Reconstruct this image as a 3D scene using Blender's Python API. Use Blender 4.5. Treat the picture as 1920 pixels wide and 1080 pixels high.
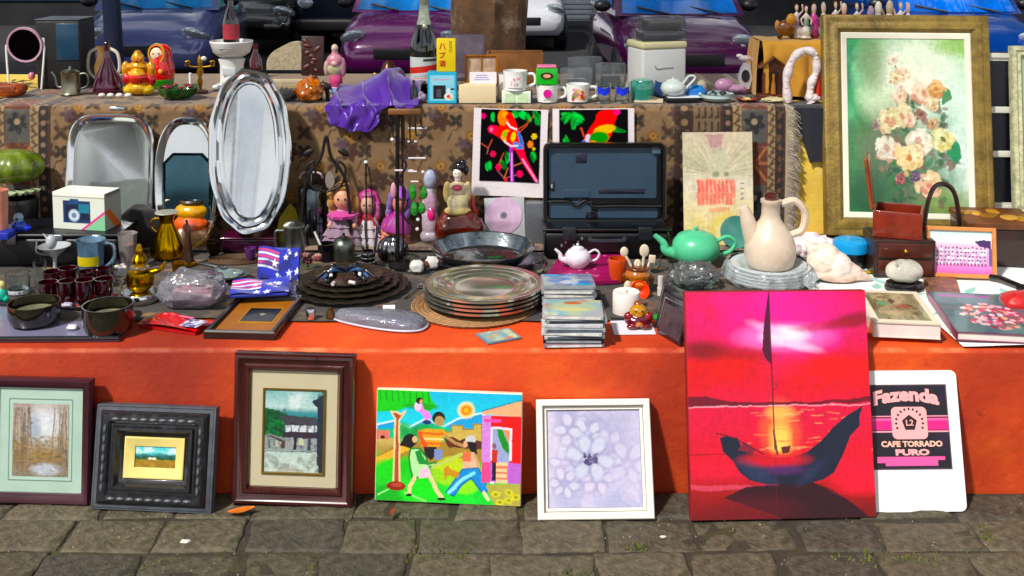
import bpy,bmesh,math,random
import numpy as np
from mathutils import Vector,Matrix,Euler,noise as mnoise
SC=bpy.context.scene
for o in list(bpy.data.objects):
 bpy.data.objects.remove(o)
R=math.radians
random.seed(7)
RNG=np.random.default_rng(7)
# ------------------------------------------------------------------ camera, sky, sun, exposure
F=2077.0
PITCH=R(5.0)
PY0=56.0
CAMZ=1.320
cam=bpy.data.cameras.new('camera')
cam.sensor_width=36.0
cam.lens=36.0*F/1920.0
cam.shift_y=-(540.0-PY0)/1920.0
cam.clip_start=0.05
cam.clip_end=400.0
camo=bpy.data.objects.new('camera',cam)
SC.collection.objects.link(camo)
camo.location=(0,0,CAMZ)
camo.rotation_euler=(math.pi/2-PITCH,0,0)
SC.camera=camo
SUN_DIR=Vector((-0.55,-0.62,0.95)).normalized()
SUN_EL=math.asin(SUN_DIR.z)
SUN_AZ=math.atan2(SUN_DIR.x,SUN_DIR.y)
world=bpy.data.worlds.new('World')
SC.world=world
world.use_nodes=True
wn,wl=world.node_tree.nodes,world.node_tree.links
wn.clear()
w_out=wn.new('ShaderNodeOutputWorld')
w_bg=wn.new('ShaderNodeBackground')
w_sky=wn.new('ShaderNodeTexSky')
w_sky.sky_type='NISHITA'
w_sky.sun_disc=False
w_sky.sun_elevation=SUN_EL
w_sky.sun_rotation=SUN_AZ
w_sky.air_density=1.0
w_sky.dust_density=1.5
w_sky.ozone_density=1.5
w_bg.inputs['Strength'].default_value=0.056
# broken white cloud over the blue, everywhere in the sky
w_tc=wn.new('ShaderNodeTexCoord')
w_no=wn.new('ShaderNodeTexNoise')
w_no.inputs['Scale'].default_value=2.6
w_no.inputs['Detail'].default_value=7
w_no.inputs['Roughness'].default_value=0.62
w_rp=wn.new('ShaderNodeValToRGB')
w_rp.color_ramp.elements[0].position=0.44
w_rp.color_ramp.elements[1].position=0.60
w_mx=wn.new('ShaderNodeMix')
w_mx.data_type='RGBA'
w_mx.inputs['B'].default_value=(17.0,17.1,17.5,1)
wl.new(w_tc.outputs['Generated'],w_no.inputs['Vector'])
w_sx=wn.new('ShaderNodeSeparateXYZ')
w_hz=wn.new('ShaderNodeMapRange')
w_hz.inputs['From Min'].default_value=0.0
w_hz.inputs['From Max'].default_value=0.35
w_hz.inputs['To Min'].default_value=0.16
w_hz.inputs['To Max'].default_value=0.0
w_ad=wn.new('ShaderNodeMath')
wl.new(w_tc.outputs['Generated'],w_sx.inputs['Vector'])
wl.new(w_sx.outputs['Z'],w_hz.inputs['Value'])
wl.new(w_no.outputs['Fac'],w_ad.inputs[0])
wl.new(w_hz.outputs['Result'],w_ad.inputs[1])
wl.new(w_ad.outputs[0],w_rp.inputs['Fac'])
wl.new(w_rp.outputs['Color'],w_mx.inputs['Factor'])
wl.new(w_sky.outputs['Color'],w_mx.inputs['A'])
wl.new(w_mx.outputs['Result'],w_bg.inputs['Color'])
wl.new(w_bg.outputs['Background'],w_out.inputs['Surface'])
sun=bpy.data.lights.new('sun','SUN')
sun.energy=4.6
sun.angle=R(4)
sun.color=(1.0,0.95,0.87)
suno=bpy.data.objects.new('sun',sun)
SC.collection.objects.link(suno)
suno.location=(-3,-3,8)
suno.rotation_euler=(-SUN_DIR).to_track_quat('-Z','Y').to_euler()
SC.render.engine='CYCLES'
SC.cycles.max_bounces=8
SC.cycles.transparent_max_bounces=12
SC.cycles.use_denoising=True
vs=SC.view_settings
vs.view_transform='Standard'
vs.look='None'
vs.exposure=0.18
vs.gamma=1.0
vs.use_curve_mapping=False
# ------------------------------------------------------------------ pixel <-> place
_cp,_sp=math.cos(PITCH),math.sin(PITCH)
CAM=Vector((0,0,CAMZ))
WALL_Y=2.521
TZ=0.348
BACK_Y=3.449
SZ=0.776
LEDGE_END=4.24
def ray(px,py):
 x,y=(px-960.0)/F,(py-PY0)/F
 return Vector((x,_cp-y*_sp,-_sp-y*_cp))
def on_z(px,py,z):
 d=ray(px,py)
 return CAM+d*((z-CAMZ)/d.z)
def on_y(px,py,y):
 d=ray(px,py)
 return CAM+d*(y/d.y)
def ppm(p):
 return F/(p.y*_cp+(CAMZ-p.z)*_sp)
def spot(px,yb,yt,wpx,z=TZ):
 """where a thing stands (base centre px, yb on plane z), its height (top at yt) and its width"""
 p=on_z(px,yb,z)
 t=on_y(px,yt,p.y)
 return p,t.z-z,wpx/ppm(p)
# ------------------------------------------------------------------ colours and materials
def lin(h,k=0.86):
 if not isinstance(h,str):
  return tuple(h)
 h=h.lstrip('#')
 o=[]
 for i in (0,2,4):
  v=int(h[i:i+2],16)/255.0
  o.append(v/12.92 if v<=0.04045 else ((v+0.055)/1.055)**2.4)
 y=.3*o[0]+.59*o[1]+.11*o[2]
 return tuple(k*min(1.0,max(0.0,y+1.16*(c-y))) for c in o)
_M={}
def _nodes(name):
 m=bpy.data.materials.new(name)
 m.use_nodes=True
 n,l=m.node_tree.nodes,m.node_tree.links
 b=n['Principled BSDF']
 return m,n,l,b
def mat(col,rough=0.5,metal=0.0,var=0.16,scale=16.0,bump=0.0,bscale=120.0,coat=0.0,spec=0.5,stain=None,samt=0.0,sscale=6.0,sheen=0.0,name=None,emit=None):
 key=(col if isinstance(col,str) else tuple(col),rough,metal,var,scale,bump,bscale,coat,spec,stain,samt,sscale,sheen)
 if key in _M:
  return _M[key]
 m,n,l,b=_nodes(name or 'material_%d'%len(_M))
 c=lin(col)
 tc=n.new('ShaderNodeTexCoord')
 b.inputs['Roughness'].default_value=rough
 b.inputs['Metallic'].default_value=metal
 b.inputs['Coat Weight'].default_value=coat
 b.inputs['Specular IOR Level'].default_value=spec
 if sheen:
  b.inputs['Sheen Weight'].default_value=sheen
 if var:
  t=n.new('ShaderNodeTexNoise')
  t.inputs['Scale'].default_value=scale
  t.inputs['Detail'].default_value=6
  t.inputs['Roughness'].default_value=0.6
  l.new(tc.outputs['Object'],t.inputs['Vector'])
  mr=n.new('ShaderNodeMapRange')
  mr.inputs['From Min'].default_value=0.3
  mr.inputs['From Max'].default_value=0.7
  mr.inputs['To Min'].default_value=1-var
  mr.inputs['To Max'].default_value=1+var*0.7
  l.new(t.outputs['Fac'],mr.inputs['Value'])
  mx=n.new('ShaderNodeMix')
  mx.data_type='RGBA'
  mx.blend_type='MULTIPLY'
  mx.inputs['Factor'].default_value=1
  mx.inputs['A'].default_value=(*c,1)
  l.new(mr.outputs['Result'],mx.inputs['B'])
  out=mx.outputs['Result']
  if stain:
   t2=n.new('ShaderNodeTexNoise')
   t2.inputs['Scale'].default_value=sscale
   t2.inputs['Detail'].default_value=9
   t2.inputs['Roughness'].default_value=0.7
   l.new(tc.outputs['Object'],t2.inputs['Vector'])
   rp=n.new('ShaderNodeMapRange')
   rp.inputs['From Min'].default_value=0.52
   rp.inputs['From Max'].default_value=0.72
   rp.inputs['To Max'].default_value=samt
   l.new(t2.outputs['Fac'],rp.inputs['Value'])
   m2=n.new('ShaderNodeMix')
   m2.data_type='RGBA'
   m2.inputs['B'].default_value=(*lin(stain),1)
   l.new(rp.outputs['Result'],m2.inputs['Factor'])
   l.new(out,m2.inputs['A'])
   out=m2.outputs['Result']
  l.new(out,b.inputs['Base Color'])
  r2=n.new('ShaderNodeMapRange')
  r2.inputs['From Min'].default_value=0.3
  r2.inputs['From Max'].default_value=0.7
  r2.inputs['To Min'].default_value=max(0.02,rough*0.85)
  r2.inputs['To Max'].default_value=min(1,rough*1.2)
  l.new(t.outputs['Fac'],r2.inputs['Value'])
  l.new(r2.outputs['Result'],b.inputs['Roughness'])
 else:
  b.inputs['Base Color'].default_value=(*c,1)
 if bump:
  t3=n.new('ShaderNodeTexNoise')
  t3.inputs['Scale'].default_value=bscale
  t3.inputs['Detail'].default_value=5
  l.new(tc.outputs['Object'],t3.inputs['Vector'])
  bp=n.new('ShaderNodeBump')
  bp.inputs['Strength'].default_value=bump
  bp.inputs['Distance'].default_value=0.004
  l.new(t3.outputs['Fac'],bp.inputs['Height'])
  l.new(bp.outputs['Normal'],b.inputs['Normal'])
 if emit:
  b.inputs['Emission Color'].default_value=(*lin(emit),1)
  b.inputs['Emission Strength'].default_value=1
 _M[key]=m
 return m
def vcol(rough=0.55,coat=0.0,bump=0.0,bscale=300.0,metal=0.0,spec=0.5,sheen=0.0):
 """colour from the mesh's own print / glaze attribute"""
 key=('v',rough,coat,bump,bscale,metal,spec,sheen)
 if key in _M:
  return _M[key]
 m,n,l,b=_nodes('print_%d'%len(_M))
 a=n.new('ShaderNodeAttribute')
 a.attribute_name='Col'
 l.new(a.outputs['Color'],b.inputs['Base Color'])
 b.inputs['Roughness'].default_value=rough
 b.inputs['Coat Weight'].default_value=coat
 b.inputs['Metallic'].default_value=metal
 b.inputs['Specular IOR Level'].default_value=spec
 b.inputs['Sheen Weight'].default_value=sheen
 if bump:
  tc=n.new('ShaderNodeTexCoord')
  t3=n.new('ShaderNodeTexNoise')
  t3.inputs['Scale'].default_value=bscale
  t3.inputs['Detail'].default_value=4
  l.new(tc.outputs['Object'],t3.inputs['Vector'])
  bp=n.new('ShaderNodeBump')
  bp.inputs['Strength'].default_value=bump
  bp.inputs['Distance'].default_value=0.003
  l.new(t3.outputs['Fac'],bp.inputs['Height'])
  l.new(bp.outputs['Normal'],b.inputs['Normal'])
 _M[key]=m
 return m
def glass(col='#ffffff',rough=0.03,ior=1.45):
 key=('g',col,rough,ior)
 if key in _M:
  return _M[key]
 m,n,l,b=_nodes('glass_%d'%len(_M))
 b.inputs['Base Color'].default_value=(*lin(col,1.0),1)
 b.inputs['Roughness'].default_value=rough
 b.inputs['IOR'].default_value=ior
 b.inputs['Transmission Weight'].default_value=1.0
 _M[key]=m
 return m
def film(col='#ffffff',haze=0.12,gloss=0.5,rough=0.12,bump=0.0,bscale=60):
 """thin clear plastic: mostly see-through, a little milky, glossy"""
 key=('f',col,haze,gloss,rough,bump,bscale)
 if key in _M:
  return _M[key]
 m=bpy.data.materials.new('clear_plastic_%d'%len(_M))
 m.use_nodes=True
 n,l=m.node_tree.nodes,m.node_tree.links
 n.clear()
 out=n.new('ShaderNodeOutputMaterial')
 tr=n.new('ShaderNodeBsdfTransparent')
 tr.inputs['Color'].default_value=(0.93,0.94,0.95,1)
 df=n.new('ShaderNodeBsdfDiffuse')
 df.inputs['Color'].default_value=(*lin(col),1)
 gl=n.new('ShaderNodeBsdfGlossy')
 gl.inputs['Roughness'].default_value=rough
 m1=n.new('ShaderNodeMixShader')
 m1.inputs['Fac'].default_value=haze
 l.new(tr.outputs[0],m1.inputs[1])
 l.new(df.outputs[0],m1.inputs[2])
 fr=n.new('ShaderNodeLayerWeight')
 fr.inputs['Blend'].default_value=0.35*gloss
 m2=n.new('ShaderNodeMixShader')
 l.new(fr.outputs['Fresnel'],m2.inputs['Fac'])
 l.new(m1.outputs[0],m2.inputs[1])
 l.new(gl.outputs[0],m2.inputs[2])
 if bump:
  tc=n.new('ShaderNodeTexCoord')
  t3=n.new('ShaderNodeTexNoise')
  t3.inputs['Scale'].default_value=bscale
  t3.inputs['Detail'].default_value=3
  l.new(tc.outputs['Object'],t3.inputs['Vector'])
  bp=n.new('ShaderNodeBump')
  bp.inputs['Strength'].default_value=bump
  bp.inputs['Distance'].default_value=0.01
  l.new(t3.outputs['Fac'],bp.inputs['Height'])
  l.new(bp.outputs['Normal'],gl.inputs['Normal'])
  l.new(bp.outputs['Normal'],df.inputs['Normal'])
 l.new(m2.outputs[0],out.inputs['Surface'])
 _M[key]=m
 return m
# ------------------------------------------------------------------ mesh builder
class G:
 def __init__(s):
  s.v,s.f,s.mi,s.cur,s.c=[],[],[],0,None
  s.T=Matrix.Identity(4)
 def mat(s,i):
  s.cur=i
  return s
 def at(s,loc=(0,0,0),rot=(0,0,0),sc=(1,1,1)):
  s.T=Matrix.LocRotScale(Vector(loc),Euler(rot),Vector(sc))
  return s
 def add(s,vs,fs):
  b=len(s.v)
  T=s.T
  s.v+=[tuple(T@Vector(p)) for p in vs]
  s.f+=[tuple(b+i for i in f) for f in fs]
  s.mi+=[s.cur]*len(fs)
  return s
 def box(s,sx,sy,sz,c=(0,0,0),bev=0.0):
  """box centred in x, y and standing on c.z; bevelled edges when bev"""
  x,y=sx/2,sy/2
  if bev<=0:
   vs=[(c[0]+a*x,c[1]+b*y,c[2]+d*sz) for d in (0,1) for a,b in ((-1,-1),(1,-1),(1,1),(-1,1))]
   return s.add(vs,[(3,2,1,0),(4,5,6,7),(0,1,5,4),(1,2,6,5),(2,3,7,6),(3,0,4,7)])
  bev=min(bev,x*.9,y*.9,sz*.45)
  rings=[]
  k=3
  def rr(inset,z):
   o=[]
   r=bev
   for cx,cy,a0 in ((x-r,y-r,0),(-x+r,y-r,90),(-x+r,-y+r,180),(x-r,-y+r,270)):
    for i in range(k+1):
     a=R(a0+90*i/k)
     q=max(r-inset,0.0)
     o.append((c[0]+cx+q*math.cos(a),c[1]+cy+q*math.sin(a),c[2]+z))
   return o
  for i in range(k+1):
   a=R(90*i/k)
   rings.append(rr(bev*(1-math.sin(a)),bev*(1-math.cos(a))))
  for i in range(k+1):
   a=R(90*(1-i/k))
   rings.append(rr(bev*(1-math.sin(a)),sz-bev*(1-math.cos(a))))
  return s.loft(rings,True,True)
 def loft(s,rings,cap0=True,cap1=True,closed=True):
  n=len(rings[0])
  vs=[p for r in rings for p in r]
  fs=[]
  for i in range(len(rings)-1):
   for j in range(n if closed else n-1):
    a,b=i*n+j,i*n+(j+1)%n
    fs.append((a,b,b+n,a+n))
  if cap0:
   fs.append(tuple(reversed(range(n))))
  if cap1:
   fs.append(tuple((len(rings)-1)*n+j for j in range(n)))
  return s.add(vs,fs)
 def lathe(s,prof,seg=28,c=(0,0,0),sx=1.0,sy=1.0,wav=0,wamp=0.0,cap=True):
  rings=[]
  for r,z in prof:
   ring=[]
   for j in range(seg):
    a=2*math.pi*j/seg
    q=r*(1+wamp*math.cos(wav*a)) if wav else r
    ring.append((c[0]+q*sx*math.cos(a),c[1]+q*sy*math.sin(a),c[2]+z))
   rings.append(ring)
  return s.loft(rings,cap and prof[0][0]>1e-6,cap and prof[-1][0]>1e-6)
 def tube(s,path,r,seg=10,cap=True):
  P=[Vector(p) for p in path]
  rs=r if isinstance(r,(list,tuple)) else [r]*len(P)
  rings=[]
  up=None
  for i,p in enumerate(P):
   d=(P[min(i+1,len(P)-1)]-P[max(i-1,0)])
   d=d.normalized() if d.length>1e-9 else Vector((0,0,1))
   if up is None:
    up=Vector((0,0,1)) if abs(d.z)<0.9 else Vector((1,0,0))
   a=d.cross(up)
   if a.length<1e-5:
    a=d.orthogonal()
   a.normalize()
   b=a.cross(d).normalized()
   up=b
   rings.append([tuple(p+(a*math.cos(2*math.pi*j/seg)+b*math.sin(2*math.pi*j/seg))*rs[i]) for j in range(seg)])
  return s.loft(rings,cap,cap)
 def ell(s,c,r,seg=18,rings=10,rot=None):
  rx,ry,rz=r if isinstance(r,(tuple,list)) else (r,r,r)
  q=Euler(rot).to_matrix() if rot else None
  vs,fs=[],[]
  for i in range(rings+1):
   t=math.pi*i/rings
   for j in range(seg):
    a=2*math.pi*j/seg
    p=Vector((rx*math.sin(t)*math.cos(a),ry*math.sin(t)*math.sin(a),-rz*math.cos(t)))
    if q:
     p=q@p
    vs.append((c[0]+p.x,c[1]+p.y,c[2]+p.z))
  for i in range(rings):
   for j in range(seg):
    a,b=i*seg+j,i*seg+(j+1)%seg
    fs.append((a,b,b+seg,a+seg))
  return s.add(vs,fs)
 def prism(s,out,y0,y1):
  """outline in local x, z extruded from y0 (front) to y1"""
  n=len(out)
  vs=[(x,y0,z) for x,z in out]+[(x,y1,z) for x,z in out]
  fs=[tuple(range(n)),tuple(reversed(range(n,2*n)))]
  for j in range(n):
   k=(j+1)%n
   fs.append((j,j+n,k+n,k))
  return s.add(vs,fs)
 def slab(s,out,z0,z1):
  """outline in local x, y extruded upwards"""
  n=len(out)
  vs=[(x,y,z0) for x,y in out]+[(x,y,z1) for x,y in out]
  fs=[tuple(reversed(range(n))),tuple(range(n,2*n))]
  for j in range(n):
   k=(j+1)%n
   fs.append((j,k,k+n,j+n))
  return s.add(vs,fs)
 def grid(s,fn,nu,nv):
  vs=[fn(i/nu,j/nv) for j in range(nv+1) for i in range(nu+1)]
  fs=[(j*(nu+1)+i,j*(nu+1)+i+1,(j+1)*(nu+1)+i+1,(j+1)*(nu+1)+i) for j in range(nv) for i in range(nu)]
  return s.add(vs,fs)
def smooth_path(pts,n=6):
 P=[Vector(p) for p in pts]
 P=[P[0]*2-P[1]]+P+[P[-1]*2-P[-2]]
 o=[]
 for i in range(1,len(P)-2):
  a,b,c,d=P[i-1],P[i],P[i+1],P[i+2]
  for k in range(n):
   t=k/n
   o.append(0.5*((2*b)+(c-a)*t+(2*a-5*b+4*c-d)*t*t+(3*b-a-3*c+d)*t**3))
 o.append(P[-2])
 return o
def rrect(w,h,r,k=5,cx=0.0,cy=0.0):
 o=[]
 for x,y,a0 in ((w/2-r,h/2-r,0),(-w/2+r,h/2-r,90),(-w/2+r,-h/2+r,180),(w/2-r,-h/2+r,270)):
  for i in range(k+1):
   a=R(a0+90*i/k)
   o.append((cx+x+r*math.cos(a),cy+y+r*math.sin(a)))
 return o
def oval(w,h,n=48,p=2.0,cx=0.0,cy=0.0,wav=0,wamp=0.0):
 o=[]
 for i in range(n):
  a=2*math.pi*i/n
  c,s=math.cos(a),math.sin(a)
  q=1+wamp*math.cos(wav*a) if wav else 1
  o.append((cx+q*w/2*math.copysign(abs(c)**(2/p),c),cy+q*h/2*math.copysign(abs(s)**(2/p),s)))
 return o
def link(o):
 SC.collection.objects.link(o)
 return o
def mesh_of(g,name,sharp=42):
 me=bpy.data.meshes.new(name)
 me.from_pydata(g.v,[],g.f)
 if len(set(g.mi))>1:
  me.polygons.foreach_set('material_index',g.mi)
 me.shade_smooth()
 me.set_sharp_from_angle(angle=R(sharp))
 me.update()
 return me
def obj(name,g,m,parent=None,loc=None,rot=None,sharp=42):
 me=g if isinstance(g,bpy.types.Mesh) else mesh_of(g,name,sharp)
 for q in (m if isinstance(m,(list,tuple)) else [m]):
  me.materials.append(q)
 o=link(bpy.data.objects.new(name,me))
 if parent:
  o.parent=parent
 if loc is not None:
  o.location=loc
 if rot is not None:
  o.rotation_euler=rot
 return o
def tag(o,label=None,cat=None,group=None,kind=None):
 if label:
  o['label']=label
 if cat:
  o['category']=cat
 if group:
  o['group']=group
 if kind:
  o['kind']=kind
 return o
def thing(name,label,cat,loc=(0,0,0),rz=0.0,group=None,M=None,rot=None):
 o=link(bpy.data.objects.new(name,None))
 o.empty_display_size=0.03
 if M is not None:
  o.matrix_world=M
 else:
  o.location=loc
  o.rotation_euler=rot if rot else (0,0,rz)
 return tag(o,label,cat,group)
def dup(root,loc=None,rz=None,label=None):
 r=root.copy()
 link(r)
 if loc is not None:
  r.location=loc
 if rz is not None:
  r.rotation_euler[2]=rz
 if label:
  r['label']=label
 for ch in [c for c in bpy.data.objects if c.parent==root]:
  c=ch.copy()
  link(c)
  c.parent=r
  for gch in [d for d in bpy.data.objects if d.parent==ch]:
   d=gch.copy()
   link(d)
   d.parent=c
 return r
def solo(name,label,cat,g,m,loc=(0,0,0),rot=(0,0,0),group=None,sharp=42):
 return tag(obj(name,g,m,None,loc,rot,sharp),label,cat,group)
def stand_rect(TL,TR,BR,BL,z,ytop=None,tilt=None):
 """a flat upright thing seen as a quadrilateral: base on plane z, top touching plane y=ytop (or leaning back by tilt).
    Returns its matrix (local x right, z up the panel, front at -y), width and height."""
 bl,br=on_z(*BL,z),on_z(*BR,z)
 b=(bl+br)/2
 u=(br-bl).normalized()
 mid=((TL[0]+TR[0])/2,(TL[1]+TR[1])/2)
 if tilt is None:
  p=on_y(mid[0],mid[1],ytop)
  tilt=math.atan2(p.y-b.y,p.z-b.z)
 back=Vector((-u.y,u.x,0))
 v=Vector((0,0,1))*math.cos(tilt)+back*math.sin(tilt)
 n=v.cross(u)
 def hit(q):
  d=ray(*q)
  return CAM+d*((b-CAM).dot(n)/d.dot(n))
 q=[hit(k) for k in (TL,TR,BR,BL)]
 uu=((q[1]-q[0])+(q[2]-q[3]))
 w=uu.length/2
 uu.normalize()
 vv=n.cross(-uu)
 if vv.z<0:
  vv=-vv
 h=((q[0]-q[3]).length+(q[1]-q[2]).length)/2
 ctr=(q[0]+q[1]+q[2]+q[3])/4
 o=ctr-vv*h/2
 low=min((o+uu*w/2).z,(o-uu*w/2).z)
 o.z+=z-low+0.001
 yy=vv.cross(uu)
 M=Matrix(((uu.x,yy.x,vv.x,o.x),(uu.y,yy.y,vv.y,o.y),(uu.z,yy.z,vv.z,o.z),(0,0,0,1)))
 return M,w,h
# ------------------------------------------------------------------ flat prints: drawn on a fine coloured grid
def lin3(c):
 return np.array(lin(c),dtype=np.float32)
def vnoise(w,h,sx,sy,seed=0,oct=4):
 rg=np.random.default_rng(seed)
 out=np.zeros((h,w),np.float32)
 amp,tot=1.0,0.0
 for o in range(oct):
  nx,ny=max(2,int(sx*2**o)+2),max(2,int(sy*2**o)+2)
  g=rg.random((ny+1,nx+1)).astype(np.float32)
  xs=np.linspace(0,nx-1.001,w)
  ys=np.linspace(0,ny-1.001,h)
  xi,yi=xs.astype(int),ys.astype(int)
  fx,fy=xs-xi,ys-yi
  fx,fy=fx*fx*(3-2*fx),fy*fy*(3-2*fy)
  a=g[np.ix_(yi,xi)]*(1-fx)+g[np.ix_(yi,xi+1)]*fx
  b=g[np.ix_(yi+1,xi)]*(1-fx)+g[np.ix_(yi+1,xi+1)]*fx
  out+=amp*(a*(1-fy)[:,None]+b*fy[:,None])
  tot+=amp
  amp*=0.55
 return out/tot
class Pic:
 """picture with x to the right and y down, both 0..1"""
 def __init__(s,w,h,col='#ffffff'):
  s.w,s.h=w,h
  s.a=np.empty((h,w,3),np.float32)
  s.a[:]=lin3(col)
  s.X,s.Y=np.meshgrid((np.arange(w)+.5)/w,(np.arange(h)+.5)/h)
  s.asp=h/w
 def mix(s,m,col,al=1.0):
  c=lin3(col) if isinstance(col,str) else np.asarray(col,np.float32)
  k=(np.clip(m,0,1)*al)[...,None]
  s.a=s.a*(1-k)+c*k
  return s
 def vgrad(s,stops,x0=0,x1=1,y0=0,y1=1):
  ys=[p for p,_ in stops]
  cs=np.array([lin3(c) for _,c in stops])
  g=np.stack([np.interp(s.Y,ys,cs[:,i]) for i in range(3)],-1)
  m=((s.X>=x0)&(s.X<=x1)&(s.Y>=y0)&(s.Y<=y1))[...,None]
  s.a=np.where(m,g,s.a)
  return s
 def win(s,x0,x1,y0,y1):
  i0,i1=max(0,int(x0*s.w)-2),min(s.w,int(x1*s.w)+3)
  j0,j1=max(0,int(y0*s.h)-2),min(s.h,int(y1*s.h)+3)
  return (slice(j0,j1),slice(i0,i1)) if i1>i0 and j1>j0 else None
 def mixw(s,w,m,col,al):
  k=(np.clip(m,0,1)*al)[...,None]
  s.a[w]=s.a[w]*(1-k)+lin3(col)*k
  return s
 def ell(s,cx,cy,rx,ry,col,al=1.0,soft=0.06,rot=0.0):
  r=max(rx,ry*s.asp)*(1+soft)
  w=s.win(cx-r,cx+r,cy-r/s.asp,cy+r/s.asp)
  if w is None:
   return s
  dx,dy=(s.X[w]-cx),(s.Y[w]-cy)*s.asp
  c,q=math.cos(rot),math.sin(rot)
  u,v=dx*c+dy*q,-dx*q+dy*c
  d=np.sqrt((u/rx)**2+(v/(ry*s.asp))**2)
  return s.mixw(w,(1-d)/max(soft,1e-3)+0.5,col,al)
 def rect(s,x0,y0,x1,y1,col,al=1.0):
  return s.mix(((s.X>=x0)&(s.X<=x1)&(s.Y>=y0)&(s.Y<=y1)).astype(np.float32),col,al)
 def inside(s,pts):
  m=np.zeros(s.X.shape,bool)
  xs,ys=[p[0] for p in pts],[p[1] for p in pts]
  w=s.win(min(xs),max(xs),min(ys),max(ys))
  if w is None:
   return m
  X,Y=s.X[w],s.Y[w]
  k=np.zeros(X.shape,bool)
  n=len(pts)
  for i in range(n):
   x0,y0=pts[i]
   x1,y1=pts[(i+1)%n]
   if y0==y1:
    continue
   k^=((y0>Y)!=(y1>Y))&(X<(x1-x0)*(Y-y0)/(y1-y0)+x0)
  m[w]=k
  return m
 def poly(s,pts,col,al=1.0,line=None,lw=0.006):
  s.mix(s.inside(pts).astype(np.float32),col,al)
  if line:
   s.line(list(pts)+[pts[0]],lw,line)
  return s
 def line(s,pts,w,col,al=1.0):
  xs,ys=[p[0] for p in pts],[p[1] for p in pts]
  e=w*1.5
  wd=s.win(min(xs)-e,max(xs)+e,min(ys)-e/s.asp,max(ys)+e/s.asp)
  if wd is None:
   return s
  X,Y=s.X[wd],s.Y[wd]
  d=np.full(X.shape,9.0,np.float32)
  for (x0,y0),(x1,y1) in zip(pts[:-1],pts[1:]):
   ax,ay=x1-x0,(y1-y0)*s.asp
   L=ax*ax+ay*ay+1e-12
   t=np.clip(((X-x0)*ax+(Y-y0)*s.asp*ay)/L,0,1)
   d=np.minimum(d,np.hypot(X-x0-t*ax,(Y-y0)*s.asp-t*ay))
  return s.mixw(wd,(w-d)*s.w*0.8+0.5,col,al)
 def noise(s,col,sx,sy,lo,hi,seed=0,al=1.0,mask=None,oct=4):
  n=vnoise(s.w,s.h,sx,sy,seed,oct)
  m=np.clip((n-lo)/(hi-lo),0,1)
  if mask is not None:
   m=m*mask
  return s.mix(m,col,al)
 def box(s,x0,y0,x1,y1,f=0.03):
  gx=np.clip(np.minimum(s.X-x0,x1-s.X)/f+.5,0,1)
  gy=np.clip(np.minimum(s.Y-y0,y1-s.Y)/f+.5,0,1)
  return gx*gy
 def warp(s,amt=.012,sc=7,seed=1,fine=.05):
  dx=(vnoise(s.w,s.h,sc,sc*s.asp,seed,4)-.5)*2*amt*s.w
  dy=(vnoise(s.w,s.h,sc,sc*s.asp,seed+50,4)-.5)*2*amt*s.w
  j,i=np.mgrid[0:s.h,0:s.w]
  s.a=s.a[np.clip((j+dy).round().astype(int),0,s.h-1),np.clip((i+dx).round().astype(int),0,s.w-1)]
  if fine:
   g=vnoise(s.w,s.h,s.w/9,s.h/3,seed+9,2)+vnoise(s.w,s.h,s.w/3,s.h/9,seed+19,2)-1
   s.a=np.clip(s.a*(1+fine*4*g)[...,None],0,1)
  return s
 def dabs(s,n,x0,y0,x1,y1,r,cols,seed=0,al=0.9,ar=1.0,rot=None):
  rg=random.Random(seed)
  for _ in range(n):
   s.ell(rg.uniform(x0,x1),rg.uniform(y0,y1),r*rg.uniform(.6,1.3),r*ar*rg.uniform(.6,1.3)/s.asp,rg.choice(cols),al*rg.uniform(.6,1),0.5,rot if rot is not None else rg.uniform(0,3))
  return s
def print_mesh(pic,fn,name='print'):
 """fn(u, v): u to the right 0..1, v up 0..1, arrays -> (x, y, z) arrays"""
 h,w=pic.h,pic.w
 u,v=np.meshgrid(np.linspace(0,1,w),np.linspace(1,0,h))
 x,y,z=fn(u,v)
 co=np.stack([np.broadcast_to(q,u.shape) for q in (x,y,z)],-1).reshape(-1,3).astype(np.float32)
 i=np.arange(w*h).reshape(h,w)
 q=np.stack([i[1:,:-1],i[1:,1:],i[:-1,1:],i[:-1,:-1]],-1).reshape(-1,4)
 me=bpy.data.meshes.new(name)
 me.vertices.add(len(co))
 me.vertices.foreach_set('co',co.ravel())
 me.loops.add(q.size)
 me.loops.foreach_set('vertex_index',q.ravel().astype(np.int32))
 me.polygons.add(len(q))
 me.polygons.foreach_set('loop_start',(np.arange(len(q))*4).astype(np.int32))
 a=me.color_attributes.new('Col','FLOAT_COLOR','POINT')
 a.data.foreach_set('color',np.concatenate([pic.a.reshape(-1,3),np.ones((w*h,1),np.float32)],1).astype(np.float32).ravel())
 me.update()
 me.validate()
 me.shade_smooth()
 return me
def print_wall(name,pic,w,h,parent,z0=0.0,y=-0.001,x0=0.0,m=None):
 """print on an upright face (local x right, z up, front -y), bottom edge at z0, centred on x0"""
 me=print_mesh(pic,lambda u,v:(x0+(u-.5)*w,np.full_like(u,y),z0+v*h),name)
 return obj(name,me,m or vcol(0.5),parent)
def print_flat(name,pic,w,h,parent,z=0.001,x0=0.0,y0=0.0,m=None):
 me=print_mesh(pic,lambda u,v:(x0+(u-.5)*w,y0+(v-.5)*h,np.full_like(u,z)),name)
 return obj(name,me,m or vcol(0.4),parent)
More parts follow.
